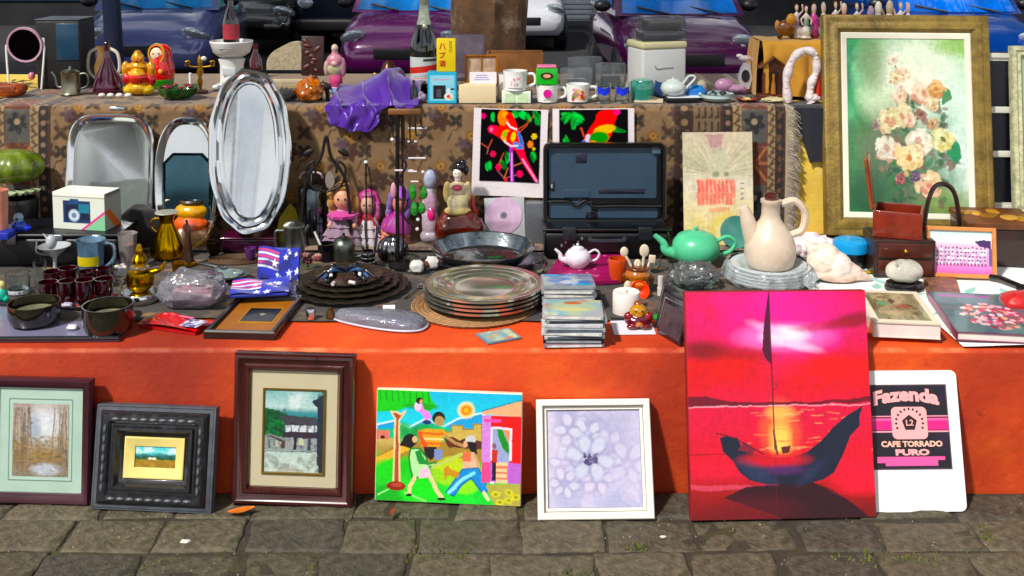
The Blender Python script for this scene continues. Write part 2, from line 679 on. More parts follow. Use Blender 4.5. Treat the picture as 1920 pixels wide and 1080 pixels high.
# ------------------------------------------------------------------ one continuous modelled body from overlapping masses
def blob(name,prims,voxel=0.003,m=None,parent=None,lap=3,loc=None):
 """prims: (centre, radii, colour) ellipsoids or ('tube', pts, radii, colour); welded into one skin, each mass keeps its glaze colour"""
 g=G()
 cs=[]
 for p in prims:
  if p[0]=='tube':
   pts,rs=p[1],p[2]
   rs=rs if isinstance(rs,(list,tuple)) else [rs]*len(pts)
   g.tube(pts,rs,10)
   for q,r in zip(pts,rs):
    g.ell(q,r,10,6)
   for a,b,r0,r1 in zip(pts[:-1],pts[1:],rs[:-1],rs[1:]):
    for t in (0,.33,.66,1):
     cs.append((Vector(a).lerp(Vector(b),t),Vector([r0+(r1-r0)*t]*3),p[3],None))
  else:
   c,r,col=p[:3]
   r=r if isinstance(r,(tuple,list)) else (r,r,r)
   rot=p[3] if len(p)>3 else None
   g.ell(c,r,20,12,rot)
   cs.append((Vector(c),Vector(r),col,Euler(rot).to_matrix().inverted() if rot else None))
 me=bpy.data.meshes.new(name)
 me.from_pydata(g.v,[],g.f)
 o=link(bpy.data.objects.new(name,me))
 md=o.modifiers.new('r','REMESH')
 md.mode='VOXEL'
 md.voxel_size=voxel
 sm=o.modifiers.new('s','SMOOTH')
 sm.iterations=lap
 sm.factor=0.5
 dg=bpy.context.evaluated_depsgraph_get()
 me2=bpy.data.meshes.new_from_object(o.evaluated_get(dg))
 me2.name=name
 bpy.data.objects.remove(o)
 bpy.data.meshes.remove(me)
 n=len(me2.vertices)
 co=np.empty(n*3,np.float32)
 me2.vertices.foreach_get('co',co)
 co=co.reshape(-1,3)
 best=np.full(n,1e9,np.float32)
 col=np.ones((n,4),np.float32)
 for c,r,k,q in cs:
  d=co-np.array(c,np.float32)
  if q is not None:
   d=d@np.array(q,np.float32).T
  d=(np.linalg.norm(d/np.array(r,np.float32),axis=1)-1)*min(r)
  b=d<best
  best[b]=d[b]
  col[b,:3]=lin3(k)
 sc_=3.0/max(np.ptp(co,axis=0).max(),1e-6)
 q=co*sc_*2.4
 mot=np.sin(q[:,0]*3.1+2*np.sin(q[:,2]*2.3))*np.sin(q[:,1]*3.7+1.3)*np.sin(q[:,2]*4.1+q[:,0])+.6*np.sin(q[:,2]*11+q[:,0]*9)*np.sin(q[:,0]*13-q[:,1]*8)
 col[:,:3]=np.clip(col[:,:3]*(1+.20*mot)[:,None],0,1)
 a=me2.color_attributes.new('Col','FLOAT_COLOR','POINT')
 a.data.foreach_set('color',col.ravel())
 me2.shade_smooth()
 o=obj(name,me2,m or vcol(0.3,0.3,.12,150),parent,loc)
 return o
# ------------------------------------------------------------------ lettering
def text(s,w,h,m,parent,loc,name='lettering',flat=False,bold=0.0,arch=0.0,ext=0.0006,align=0):
 cu=bpy.data.curves.new(name,'FONT')
 cu.body=s
 cu.size=1.0
 cu.offset=bold
 cu.extrude=0.01
 cu.resolution_u=3
 o=link(bpy.data.objects.new(name,cu))
 dg=bpy.context.evaluated_depsgraph_get()
 me=bpy.data.meshes.new_from_object(o.evaluated_get(dg))
 bpy.data.objects.remove(o)
 n=len(me.vertices)
 if not n:
  return None
 co=np.empty(n*3,np.float32)
 me.vertices.foreach_get('co',co)
 co=co.reshape(-1,3)
 lo,hi=co.min(0),co.max(0)
 x=((co[:,0]-lo[0])/(hi[0]-lo[0])-.5)
 y=(co[:,1]-lo[1])/(hi[1]-lo[1])
 z=(co[:,2]-lo[2])/max(hi[2]-lo[2],1e-6)*ext
 X=x*w
 Y=y*h+arch*(0.25-x*x)*4
 if flat:
  co2=np.stack([X,Y-h/2,z],1)
 else:
  co2=np.stack([X,-z,Y],1)
 me.vertices.foreach_set('co',co2.astype(np.float32).ravel())
 me.name=name
 me.update()
 me.materials.clear()
 return obj(name,me,m,parent,loc)
# ================================================================== SETTING
SY=-0.52
def ring_noise(p,s=1.0,k=0.004):
 return mnoise.noise(Vector(p)*s)*k
# --- street far below and behind, one sheet to the horizon
g=G().grid(lambda u,v:(-150+300*u,-120+300*v,SY),4,4)
tag(obj('street',g,mat('#232327',0.85,var=.25,scale=3,bump=.5,bscale=60,stain='#26262a',samt=.6)),kind='structure')
# --- raised pavement in front of the wall: bedding and setts, every sett its own stone
pv=G().box(14,5.7,.498,(0,-.33,-.0045-.498))
pave=tag(obj('pavement',pv,mat('#352f26',0.95,var=.4,scale=30,bump=1.0,bscale=90,stain='#4c4c20',samt=.85,sscale=10)),kind='structure')
stone_m=[mat(c,0.72,var=.6,scale=44,bump=1.0,bscale=110,stain=s,samt=.9,sscale=17) for c,s in (('#524c3e','#2b2a1a'),('#585142','#33321e'),('#4a453b','#252418'),('#5d5646','#383a20'))]
def sett_mesh(w,d,seed):
 rg=random.Random(seed)
 j=[(rg.uniform(-.011,.011),rg.uniform(-.007,.007)) for _ in range(4)]
 def edge(u,v,q):
  x=(u-.5)*(w-2*q)
  y=(v-.5)*(d-2*q)
  a=(j[0][0]*(1-u)*(1-v)+j[1][0]*u*(1-v)+j[2][0]*u*v+j[3][0]*(1-u)*v)
  b=(j[0][1]*(1-u)*(1-v)+j[1][1]*u*(1-v)+j[2][1]*u*v+j[3][1]*(1-u)*v)
  n=mnoise.noise(Vector((x*22+seed,y*22,.3)))*.006
  return x+a+n,y+b+n
 us=[i/7 for i in range(8)]
 vs=[i/4 for i in range(5)]
 loop=[(u,0) for u in us]+[(1,v) for v in vs[1:]]+[(u,1) for u in reversed(us[:-1])]+[(0,v) for v in reversed(vs[1:-1])]
 g=G()
 rings=[]
 for q,z in ((0,-.045),(.0,-.006),(.0015,-.002),(.005,0.0)):
  rings.append([(*edge(u,v,q),z+(ring_noise((u*3+seed,v*3,1),1.6,.003) if q else 0)) for u,v in loop])
 g.loft(rings,False,False)
 b=len(g.v)-len(loop)
 def top(u,v):
  x,y=edge(.04+.92*u,.06+.88*v,.006)
  return (x,y,.0005+ring_noise((x*17+seed*3,y*17,0),1,.0065))
 nb=len(g.v)
 g.grid(top,6,3)
 inner=[nb+i for i in range(7)]+[nb+7*r+6 for r in range(1,4)]+[nb+21+i for i in reversed(range(6))]+[nb+7*r for r in (2,1)]
 outer=[b+i for i in range(len(loop))]
 m,n=len(inner),len(outer)
 i=k=0
 while i<n or k<m:
  if k>=m or (i<n and (i+1)/n<=(k+1)/m):
   g.f.append((outer[i%n],outer[(i+1)%n],inner[k%m]));i+=1
  else:
   g.f.append((outer[i%n],inner[(k+1)%m],inner[k%m]));k+=1
  g.mi.append(0)
 return mesh_of(g,'paving_stone',60)
row_y,k=WALL_Y-.002,0
rs=random.Random(3)
for row in range(8):
 d=0.122+rs.uniform(-.008,.012)
 x=-1.75+rs.uniform(-.2,0)
 x_end=1.75
 while x<x_end:
  w=rs.uniform(.15,.235)
  me=sett_mesh(w-.006,d-.006,k)
  o=obj('paving_stone',me,stone_m[rs.randrange(4)],pave,(x+w/2,row_y-d/2+rs.uniform(-.003,.003),-.001+rs.uniform(-.003,.003)),(rs.uniform(-.012,.012),rs.uniform(-.008,.008),rs.uniform(-.02,.02)))
  x+=w
  k+=1
 row_y-=d
# --- the low orange wall and the yellow ledge behind it
def plaster(name,col,dark,light):
 m,n,l,b=_nodes(name)
 tc=n.new('ShaderNodeTexCoord')
 def nz(s,d=7,r=.62):
  t=n.new('ShaderNodeTexNoise')
  t.inputs['Scale'].default_value=s
  t.inputs['Detail'].default_value=d
  t.inputs['Roughness'].default_value=r
  l.new(tc.outputs['Object'],t.inputs['Vector'])
  return t.outputs['Fac']
 def rng(src,a,c,to=1.0):
  q=n.new('ShaderNodeMapRange')
  q.inputs['From Min'].default_value=a
  q.inputs['From Max'].default_value=c
  q.inputs['To Max'].default_value=to
  l.new(src,q.inputs['Value'])
  return q.outputs['Result']
 def mixc(a,c,f):
  q=n.new('ShaderNodeMix')
  q.data_type='RGBA'
  q.inputs['B'].default_value=(*lin(c),1)
  if isinstance(a,str):
   q.inputs['A'].default_value=(*lin(a),1)
  else:
   l.new(a,q.inputs['A'])
  l.new(f,q.inputs['Factor'])
  return q.outputs['Result']
 c=mixc(col,dark,rng(nz(2.1),.42,.66,.8))
 c=mixc(c,light,rng(nz(5.5),.5,.72,.6))
 c=mixc(c,'#5a1a08',rng(nz(15,9,.78),.60,.70,.75))
 c=mixc(c,'#38160c',rng(nz(60,6,.7),.70,.78,.55))
 sp=n.new('ShaderNodeSeparateXYZ')
 l.new(tc.outputs['Object'],sp.inputs['Vector'])
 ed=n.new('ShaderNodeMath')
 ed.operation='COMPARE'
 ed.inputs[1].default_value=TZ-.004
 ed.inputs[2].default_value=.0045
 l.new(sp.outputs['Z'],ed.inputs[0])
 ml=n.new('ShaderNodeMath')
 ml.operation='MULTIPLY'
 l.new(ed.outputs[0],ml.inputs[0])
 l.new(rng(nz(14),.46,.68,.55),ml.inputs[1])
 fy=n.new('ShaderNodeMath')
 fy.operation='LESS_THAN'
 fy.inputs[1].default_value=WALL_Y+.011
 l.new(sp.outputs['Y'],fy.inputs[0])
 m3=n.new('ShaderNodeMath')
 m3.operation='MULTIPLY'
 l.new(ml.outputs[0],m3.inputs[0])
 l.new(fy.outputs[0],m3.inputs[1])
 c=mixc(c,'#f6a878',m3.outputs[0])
 c=mixc(c,'#7c2408',rng(nz(1.1,6,.55),.48,.70,.75))
 l.new(c,b.inputs['Base Color'])
 b.inputs['Roughness'].default_value=.7
 bp=n.new('ShaderNodeBump')
 bp.inputs['Strength'].default_value=.6
 bp.inputs['Distance'].default_value=.006
 l.new(nz(24,9,.6),bp.inputs['Height'])
 l.new(bp.outputs['Normal'],b.inputs['Normal'])
 return m
orange=plaster('orange_paint','#d8561a','#a8360a','#e4743a')
yellow=plaster('yellow_paint','#f6d878','#e0bc58','#fbe7a0')
def wavy_wall(x0,x1,y0,y1,z0,z1,bev):
 """a plastered wall body: rounded, slightly uneven front arris"""
 prof=[(y0,z0)]
 prof+=[(y0,z0+(z1-z0-bev)*t) for t in (.25,.5,.75,1)]
 prof+=[(y0+bev*(1-math.cos(R(a))),z1-bev+bev*math.sin(R(a))) for a in (25,50,75,90)]
 prof+=[(y0+(y1-y0)*t,z1) for t in (.3,.65,1)]+[(y1,z0)]
 g=G()
 n=150
 rings=[]
 for i in range(n+1):
  x=x0+(x1-x0)*i/n
  rings.append([(x,y+mnoise.noise(Vector((x*3.1,y,z*4)))*.003*(1 if z>z0+.05 else.3),z+mnoise.noise(Vector((x*2.3,y*2,7)))*.0025*(z>z0+.05)) for y,z in prof])
 return g.loft(rings)
wall=solo('ledge_wall','low orange painted plaster wall that the framed pictures lean against','wall',wavy_wall(-5,5,WALL_Y,LEDGE_END+.01,SY+.005,TZ,.012),orange)
ledge=solo('raised_ledge','yellow painted upper step of the wall behind the goods','wall',wavy_wall(-5,5,BACK_Y,LEDGE_END,TZ+.001,SZ,.012),yellow)
# --- rug over the ledge: woven pattern, hanging front, runs on over the lower top
RX0,RX1=on_y(-24,320,BACK_Y).x,on_y(1474,320,BACK_Y).x
RW=RX1-RX0
path=[(LEDGE_END-.02,SZ+.006),(BACK_Y+.14,SZ+.006),(BACK_Y+.016,SZ+.006),(BACK_Y-.004,SZ+.002),(BACK_Y-.014,SZ-.012),(BACK_Y-.017,SZ-.10),(BACK_Y-.019,SZ-.23),(BACK_Y-.022,TZ+.06),(BACK_Y-.03,TZ+.02),(BACK_Y-.05,TZ+.0135),(BACK_Y-.16,TZ+.0135)]
seg=[0]
for a,b in zip(path[:-1],path[1:]):
 seg.append(seg[-1]+math.hypot(b[0]-a[0],b[1]-a[1]))
RL=seg[-1]
pw,ph=760,int(760*RL/RW)
rug=Pic(pw,ph,'#80664a')
rug.noise('#6c5238',40,22,.5,.75,1,.7)
mpx=RW/pw
def mx(x):
 return x/RW
s_edge=seg[3]
def ms(s):
 return (s_edge+s)/RL
def flower4(cx,cs,r,col,n=4,a0=0.0,ln=.55):
 for q in range(n):
  a=a0+2*math.pi*q/n
  rug.ell(mx(cx+math.cos(a)*r*.55),ms(cs+math.sin(a)*r*.55),mx(r*ln),mx(r*.3)/rug.asp,col,.95,.3,a)
tile=.19
for iy in range(-4,10):
 for ix in range(0,15):
  cx,cs=.20+ix*tile+(.5*tile if iy%2 else 0),.095+iy*tile/2
  rug.ell(mx(cx),ms(cs),mx(.019),mx(.019)/rug.asp,'#7d5624',.95,.12)
  rug.ell(mx(cx),ms(cs),mx(.010),mx(.010)/rug.asp,'#a57c3c',.9,.2)
  rug.ell(mx(cx),ms(cs),mx(.005),mx(.005)/rug.asp,'#5c3616',.9,.2)
  flower4(cx+tile*.25,cs-.01,.024,'#33200f',4,math.pi/4,.7)
  flower4(cx+tile*.25,cs+tile*.25,.025,'#140c08',4,math.pi/4,.5)
  flower4(cx,cs+tile*.25,.033,'#3a1c0e',6,.2,.5)
  flower4(cx-tile*.14,cs+tile*.13,.022,'#4e3a40' if (ix+iy)%2 else '#43300f',5,.5,.6)
  for sg in (-1,1):
   pts=[(mx(cx+sg*(.03+.02*t)),ms(cs-.05+.03*t+.012*math.sin(t*3))) for t in (0,.7,1.4,2.1)]
   rug.line(pts,mx(.0026),'#3f2c18',.95)
# end borders
def band(x0,x1,col):
 rug.rect(mx(x0),0,mx(x1),1,col)
for side in (0,1):
 def bx(a):
  return a if side==0 else RW-a
 def bd(a,b,col):
  x0,x1=sorted((bx(a),bx(b)))
  band(x0,x1,col)
 bd(0,.36 if side else.215,'#3a2118')
 bd(0,.010,'#b5a488');bd(.016,.042,'#1e120d');bd(.042,.068,'#97805f')
 bd(.068,.15,'#5a2a1a');bd(.15,.176,'#97805f');bd(.18,.205,'#1b100c')
 for i in range(60):
  cs=-.5+i*.034
  for c0 in (.055,.163):
   rug.line([(mx(bx(c0-.008)),ms(cs)),(mx(bx(c0+.009)),ms(cs+.011)),(mx(bx(c0-.009)),ms(cs+.021)),(mx(bx(c0)),ms(cs+.034))],mx(.0028),'#3a2116')
  rug.ell(mx(bx(.192)),ms(cs+.01),mx(.008),mx(.008)/rug.asp,'#8c6c5e',.9,.3)
  rug.ell(mx(bx(.029)),ms(cs+.02),mx(.006),mx(.008)/rug.asp,'#6c3a2c',.8,.3)
 for i in range(13):
  cs=-.47+i*.12
  if i%2==0:
   rug.rect(mx(min(bx(.07),bx(.148))),ms(cs),mx(max(bx(.07),bx(.148))),ms(cs+.105),'#4c4a46')
   flower4(bx(.109),cs+.045,.034,'#14161c',6,.3,.5)
   rug.ell(mx(bx(.109)),ms(cs+.04),mx(.010),mx(.010)/rug.asp,'#a08c74',.9,.3)
  else:
   for q,t in (((.07,0),(.148,.105)),((.148,0),(.07,.105)),((.07,.05),(.148,.05))):
    rug.line([(mx(bx(q[0])),ms(cs+q[1])),(mx(bx(t[0])),ms(cs+t[1]))],mx(.004),'#a0643f')
   rug.ell(mx(bx(.109)),ms(cs+.05),mx(.012),mx(.012)/rug.asp,'#7c2c1c',.9,.3)
 if side:
  bd(.215,.30,'#6f5a44');bd(.305,.35,'#2a1812')
  for i in range(40):
   cs=-.5+i*.046
   for q in range(4):
    rug.line([(mx(bx(.222+q*.02)),ms(cs)),(mx(bx(.222+q*.02)),ms(cs+.03)),(mx(bx(.230+q*.02)),ms(cs+.03))],mx(.0035),'#2d1c14')
   rug.ell(mx(bx(.327)),ms(cs),mx(.011),mx(.011)/rug.asp,'#8d7351',.85,.3)
rug.noise('#2e2118',9,6,.6,.85,5,.25)
rug.noise('#c9b48e',160,90,.6,.8,9,.15)
segn=np.array(seg)/RL
py_=np.array([p[0] for p in path]);pz_=np.array([p[1] for p in path])
def rug_fn(u,v):
 s=1-v
 y=np.interp(s,segn,py_)
 z=np.interp(s,segn,pz_)
 x=RX0+u*RW
 hang=np.exp(-((s*RL-s_edge-.22)/.16)**2)
 y=y-hang*(.006+.006*np.sin(x*9.0+1.3)+.004*np.sin(x*21))
 return x,y,z
rugo=thing('rug','patterned beige and brown carpet hanging over the yellow ledge','rug')
obj('woven_cloth',print_mesh(rug,rug_fn,'woven_cloth'),vcol(.95,bump=.5,bscale=420,sheen=.3),rugo)
# fringe along the right-hand end
g=G()
rf=random.Random(5)
for i in range(150):
 s=(s_edge-.02+i/149*.42)/RL
 y=float(np.interp(s,segn,py_));z=float(np.interp(s,segn,pz_))
 dx=rf.uniform(.022,.04)
 x0=RX1
 g.tube([(x0-.004,y-.004,z),(x0+dx*.5,y-.010-rf.random()*.006,z-.006),(x0+dx,y-.006-rf.random()*.006,z-.018-rf.random()*.02)],.0019,4,False)
tag(obj('fringe',g,mat('#a3988a',.9,var=.3,scale=60),rugo),kind='stuff')
# --- brown carpet over the lower top, darkened to paint the shade between goods
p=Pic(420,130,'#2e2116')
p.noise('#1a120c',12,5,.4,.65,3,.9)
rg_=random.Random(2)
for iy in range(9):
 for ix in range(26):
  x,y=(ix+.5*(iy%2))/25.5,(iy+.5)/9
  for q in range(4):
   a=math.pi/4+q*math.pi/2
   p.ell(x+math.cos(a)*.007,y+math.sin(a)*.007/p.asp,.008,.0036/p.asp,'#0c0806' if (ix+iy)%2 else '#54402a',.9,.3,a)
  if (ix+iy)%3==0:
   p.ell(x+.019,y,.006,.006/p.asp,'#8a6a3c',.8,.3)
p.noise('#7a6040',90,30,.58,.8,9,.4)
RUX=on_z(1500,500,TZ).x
solo('shaded_table_rug','brown patterned carpet on the orange wall top darkened to paint shade between the goods','rug',print_mesh(p,lambda u,v:(RX0-.5+(RUX-RX0+.5)*u,WALL_Y+.185+.012*np.sin(u*31)+(BACK_Y-.20-WALL_Y-.045)*v,TZ+.0055+.0012*np.sin(u*60+v*9)*np.sin(v*13)),'shaded_table_rug'),vcol(.95,bump=.5,bscale=420,sheen=.2))
# --- white leaf-patterned cloth on the right of the lower top
tcx0,tcx1=on_z(1545,560,TZ).x,1.9
tc=Pic(260,300,'#eef3f0')
rg_=random.Random(11)
for i in range(90):
 x,y,a=rg_.random(),rg_.random(),rg_.uniform(0,3.1)
 col=rg_.choice(['#8fd8c4','#a6ddd2','#b9c4cc','#7cc9b4'])
 tc.ell(x,y,.035,.011,col,.9,.3,a)
 tc.line([(x-.05*math.cos(a),y-.04*math.sin(a)),(x+.05*math.cos(a),y+.04*math.sin(a))],.004,'#9fb6b4',.8)
def tcf(u,v):
 x=tcx0+u*(tcx1-tcx0)
 fy=np.where(x>on_z(1790,640,TZ).x,WALL_Y+.004,WALL_Y+.20+.02*np.sin(x*15))
 y=fy+(BACK_Y-.09-fy)*v
 z=TZ+.0075+.0025*np.sin(x*17+y*11)*np.sin(y*19-x*5)
 return x,y,z
solo('table_cloth','white cotton cloth printed with pale green leaves under the books','cloth',print_mesh(tc,tcf,'table_cloth'),vcol(.85,sheen=.2))
# ================================================================== BACKGROUND
def car(label,col,x,y,rz,L=3.5,W=1.58,glass_col='#1f6fb8',group='cars parked across the street'):
 t=thing('parked_car',label,'car',(x,y,SY),rz,group)
 k=L/3.5
 st=[(-1.75,.60,.40,.62),(-1.70,.70,.28,.80),(-1.5,.76,.24,.90),(-.8,.79,.22,.95),(0,.79,.22,.96),(.62,.79,.22,.95),(.95,.78,.22,.91),(1.3,.76,.23,.83),(1.55,.72,.25,.73),(1.70,.64,.29,.60),(1.75,.55,.36,.50)]
 st=[(a*k,w*W/1.58,c,d) for a,w,c,d in st]
 rings=[]
 for xx,hw,z0,z1 in st:
  h=z1-z0
  half=[(.0,z0),(hw*.86,z0),(hw*.97,z0+h*.18),(hw,z0+h*.5),(hw*.985,z0+h*.72),(hw*.90,z1-h*.09),(hw*.74,z1-h*.02),(hw*.4,z1+.008),(0,z1+.014)]
  ring=[(xx,yy,zz) for yy,zz in half]+[(xx,-yy,zz) for yy,zz in reversed(half[1:-1])]
  rings.append(ring)
 paint=mat(col,.22,.1,var=.06,scale=4,coat=1.0)
 obj('body',G().loft(rings),paint,t,sharp=55)
 q=W/1.58
 def ring2(xr,xf,hw,z,bow):
  pts=[]
  for i in range(7):
   a=i/6
   yy=hw*(1-2*a)
   pts.append((xf-bow*(1-2*a)**2*1.0,yy,z))
  for i in range(7):
   a=i/6
   yy=-hw*(1-2*a)
   pts.append((xr+bow*.6*(1-2*a)**2,yy,z))
  return pts
 lv=[(-1.60,1.00,.745,.90,.16),(-1.52,.72,.70,1.12,.14),(-1.36,.36,.615,1.36,.12),(-1.22,.18,.56,1.42,.12),(-.9,-.1,.40,1.455,.10)]
 lv=[(a*k,b*k,c*q,z,w) for a,b,c,z,w in lv]
 obj('cabin',G().loft([ring2(*a) for a in lv]),paint,t,sharp=50)
 gm=mat(glass_col,.06,0,var=.5,scale=1.3,coat=1.0,stain='#0c3c8c',samt=.8,sscale=1.1)
 def band_pt(lev,side,f,out=.006):
  """point on the cabin skin: side 'f' windscreen across f 0..1"""
  i=min(int(lev),len(lv)-2)
  tt=lev-i
  a,b=ring2(*lv[i]),ring2(*lv[i+1])
  j=f*6 if side=='f' else 7+f*6
  j0=min(int(j),12)
  if side=='f':
   j0=min(j0,5)
  jf=j-j0
  P=[Vector(r[j0]).lerp(Vector(r[(j0+1)%14]),jf) for r in (a,b)]
  p=P[0].lerp(P[1],tt)
  d=Vector((1,0,.55)) if side=='f' else Vector((-1,0,.5))
  return tuple(p+d.normalized()*out)
 obj('windscreen',G().grid(lambda u,v:band_pt(.12+v*2.25,'f',.05+.9*u),12,8),gm,t)
 obj('rear_window',G().grid(lambda u,v:band_pt(.5+v*1.8,'b',.1+.8*u),8,4),gm,t)
 for sgn in (1,-1):
  for f0,f1 in ((.1,.46),(.52,.9)):
   def sw(u,v,f0=f0,f1=f1,s=sgn):
    i=.25+v*1.75
    a=int(min(i,3));tt=i-a
    fr=lv[a][1]+(lv[a+1][1]-lv[a][1])*tt-.16
    rr=lv[a][0]+(lv[a+1][0]-lv[a][0])*tt+.1
    hw=lv[a][2]+(lv[a+1][2]-lv[a][2])*tt
    ff=f0+(f1-f0)*u
    return (rr+(fr-rr)*ff,s*(hw+.006),lv[a][3]+(lv[a+1][3]-lv[a][3])*tt)
   obj('side_window',G().grid(sw,4,4),gm,t)
  hl=G().ell((1.52*k,sgn*.575*q,.655),(.20,.15,.078),14,8,(0,-.35,sgn*-.55))
  ho=obj('headlight',hl,mat('#c9d4dc',.08,.55,var=.2,scale=30,coat=1),t)
  obj('lamp_lens',G().ell((1.60*k,sgn*.53*q,.645),(.06,.045,.045),12,6),mat('#f4f8fb',.05,.2,var=0,coat=1),ho)
  obj('mirror',G().ell((.62*k,sgn*.86*q,1.0),(.07,.10,.07),12,8),mat('#15151a',.4),t)
 dark=mat('#0c0c10',.5)
 obj('grille',G().at((1.735*k,0,.42),(0,0,0)).box(.04,.62*q,.13,bev=.02),dark,t)
 for wy in (.45,-.15):
  obj('windscreen_wiper',G().tube([(.98*k,wy*q,.93),(.86*k,(wy-.35)*q,1.0)],.012,6),dark,t)
 for sx in (-1.02,1.08):
  for sgn in (1,-1):
   wr=obj('wheel',G().at((sx*k,sgn*.70*q,.29),(math.pi/2,0,0)).lathe([(.14,-.09),(.26,-.09),(.29,-.06),(.29,.06),(.26,.09),(.14,.09)],28),dark,t)
   obj('rim',G().at((sx*k,sgn*.70*q,.29),(math.pi/2,0,0)).lathe([(0,-.094),(.05,-.094),(.16,-.08),(.17,-.092),(.17,.092),(.16,.08),(.05,.094),(0,.094)],20),mat('#9a9da2',.3,.8),wr)
 return t
FWD=-math.pi/2
def cx_(px,y):
 return on_y(px,20,y).x
car('silver lavender compact car behind the dark blue post','#666ea6',cx_(232,12.6),12.6+1.75,FWD+.10,glass_col='#2f9be8')
car('glossy black car with pale reflections behind the kitchen scale','#07080b',cx_(458,16.4),16.4+1.75,FWD,W=1.5,glass_col='#5f9c8c')
car('purple car whose bonnet shows left of the champagne bottle','#6e1868',cx_(772,12.3),12.3+1.65,FWD-.08,L=3.3,glass_col='#1a8fe6')
car('white compact car behind the tree trunk','#d0d2dc',cx_(968,16.9),16.9+1.6,FWD+.06,L=3.2,W=1.45,glass_col='#303846')
car('maroon violet car with bright headlight behind the white canister','#4a1044',cx_(1292,11.7),11.7+1.75,FWD+.05,glass_col='#1a7fe0')
car('blue car at the far right behind the rose painting','#123a86',cx_(1865,12.0),12.0+1.75,FWD-.05,glass_col='#1c72e0')
# dark van
vx=cx_(652,16.8)
t=thing('delivery_van','dark navy van standing behind the purple car','van',(vx,16.8,SY))
navy=mat('#0a1422',.3,.1,var=.1,scale=3,coat=.6)
obj('body',G().at((0,1.6,.3)).box(1.66,3.2,1.75,bev=.14),navy,t)
obj('windscreen',G().at((0,-.012,1.12),(-.05,0,0)).box(1.36,.02,.66,bev=.008),mat('#0c1a2c',.08,.2,var=.2,coat=1),t)
obj('bumper',G().at((0,-.02,.34)).box(1.62,.12,.2,bev=.05),mat('#101014',.5),t)
for s in (-1,1):
 obj('headlight',G().ell((s*.64,-.01,.78),(.12,.03,.09)),mat('#aab6c4',.1,.5,coat=1),t)
 for yy in (.6,2.6):
  obj('wheel',G().at((s*.76,yy,.31),(0,math.pi/2,0)).lathe([(0,-.1),(.27,-.1),(.31,-.05),(.31,.05),(.27,.1),(0,.1)],24),mat('#0c0c10',.6),t)
# shop front across the street with a closed roller shutter
b=thing('shop_building','dark shop front with a closed pale roller shutter across the street','building',(0,22.0,SY))
def wallpiece(x0,x1,z0,z1,y0=0,y1=.4):
 return G().box(x1-x0,y1-y0,z1-z0,((x0+x1)/2,(y0+y1)/2,z0))
sx0,sx1=cx_(1050,22.0),cx_(1118,22.0)
dx0,dx1=cx_(1128,22.0),cx_(1186,22.0)
wm=mat('#0b0e15',.8,var=.3,scale=2,bump=.3)
g=G()
for x0,x1,z0,z1 in ((-16,sx0,0,4.2),(sx1,dx0,0,4.2),(dx1,16,0,4.2),(sx0,sx1,2.6,4.2),(dx0,dx1,2.4,4.2)):
 g.box(x1-x0,.4,z1-z0,((x0+x1)/2,.2,z0))
obj('wall',g,wm,b)
sh=obj('roller_shutter',G().box(sx1-sx0,.03,2.6,((sx0+sx1)/2,.2,0)),mat('#7b8a94',.5,.2),b)
sl=mat('#dbe6ec',.45,.15,var=.1)
for i in range(26):
 obj('slat',G().box(sx1-sx0-.01,.03,.088,((sx0+sx1)/2,.165,.012+i*.1),bev=.012),sl,sh)
obj('door',G().box(dx1-dx0,.05,2.4,((dx0+dx1)/2,.22,0)),mat('#142238',.4,var=.2,coat=.3),b)
obj('door_step',G().box(dx1-sx0+.3,.35,.1,((dx1+sx0)/2,-.18,.004),bev=.01),mat('#4a4e56',.8),b)
obj('roof',G().box(32.4,5,.25,(0,2.3,4.201)),mat('#2a2a2e',.8),b)
g=G().box(5.2,.03,1.5,(-9.6,-.02,.5))
obj('shop_window',g,mat('#16304a',.08,.2,coat=1),b)
# dark blue post behind the ledge
pb=on_y(226,100,4.5)
solo('tent_post','dark blue steel post standing behind the goods','post',G().at((pb.x,4.5,0),(0,-.03,0)).box(.062,.062,3.0,(0,0,SY+.001),bev=.012).box(.15,.15,.01,(0,0,SY+.001)),mat('#0b1a3a',.35,.3,var=.1))
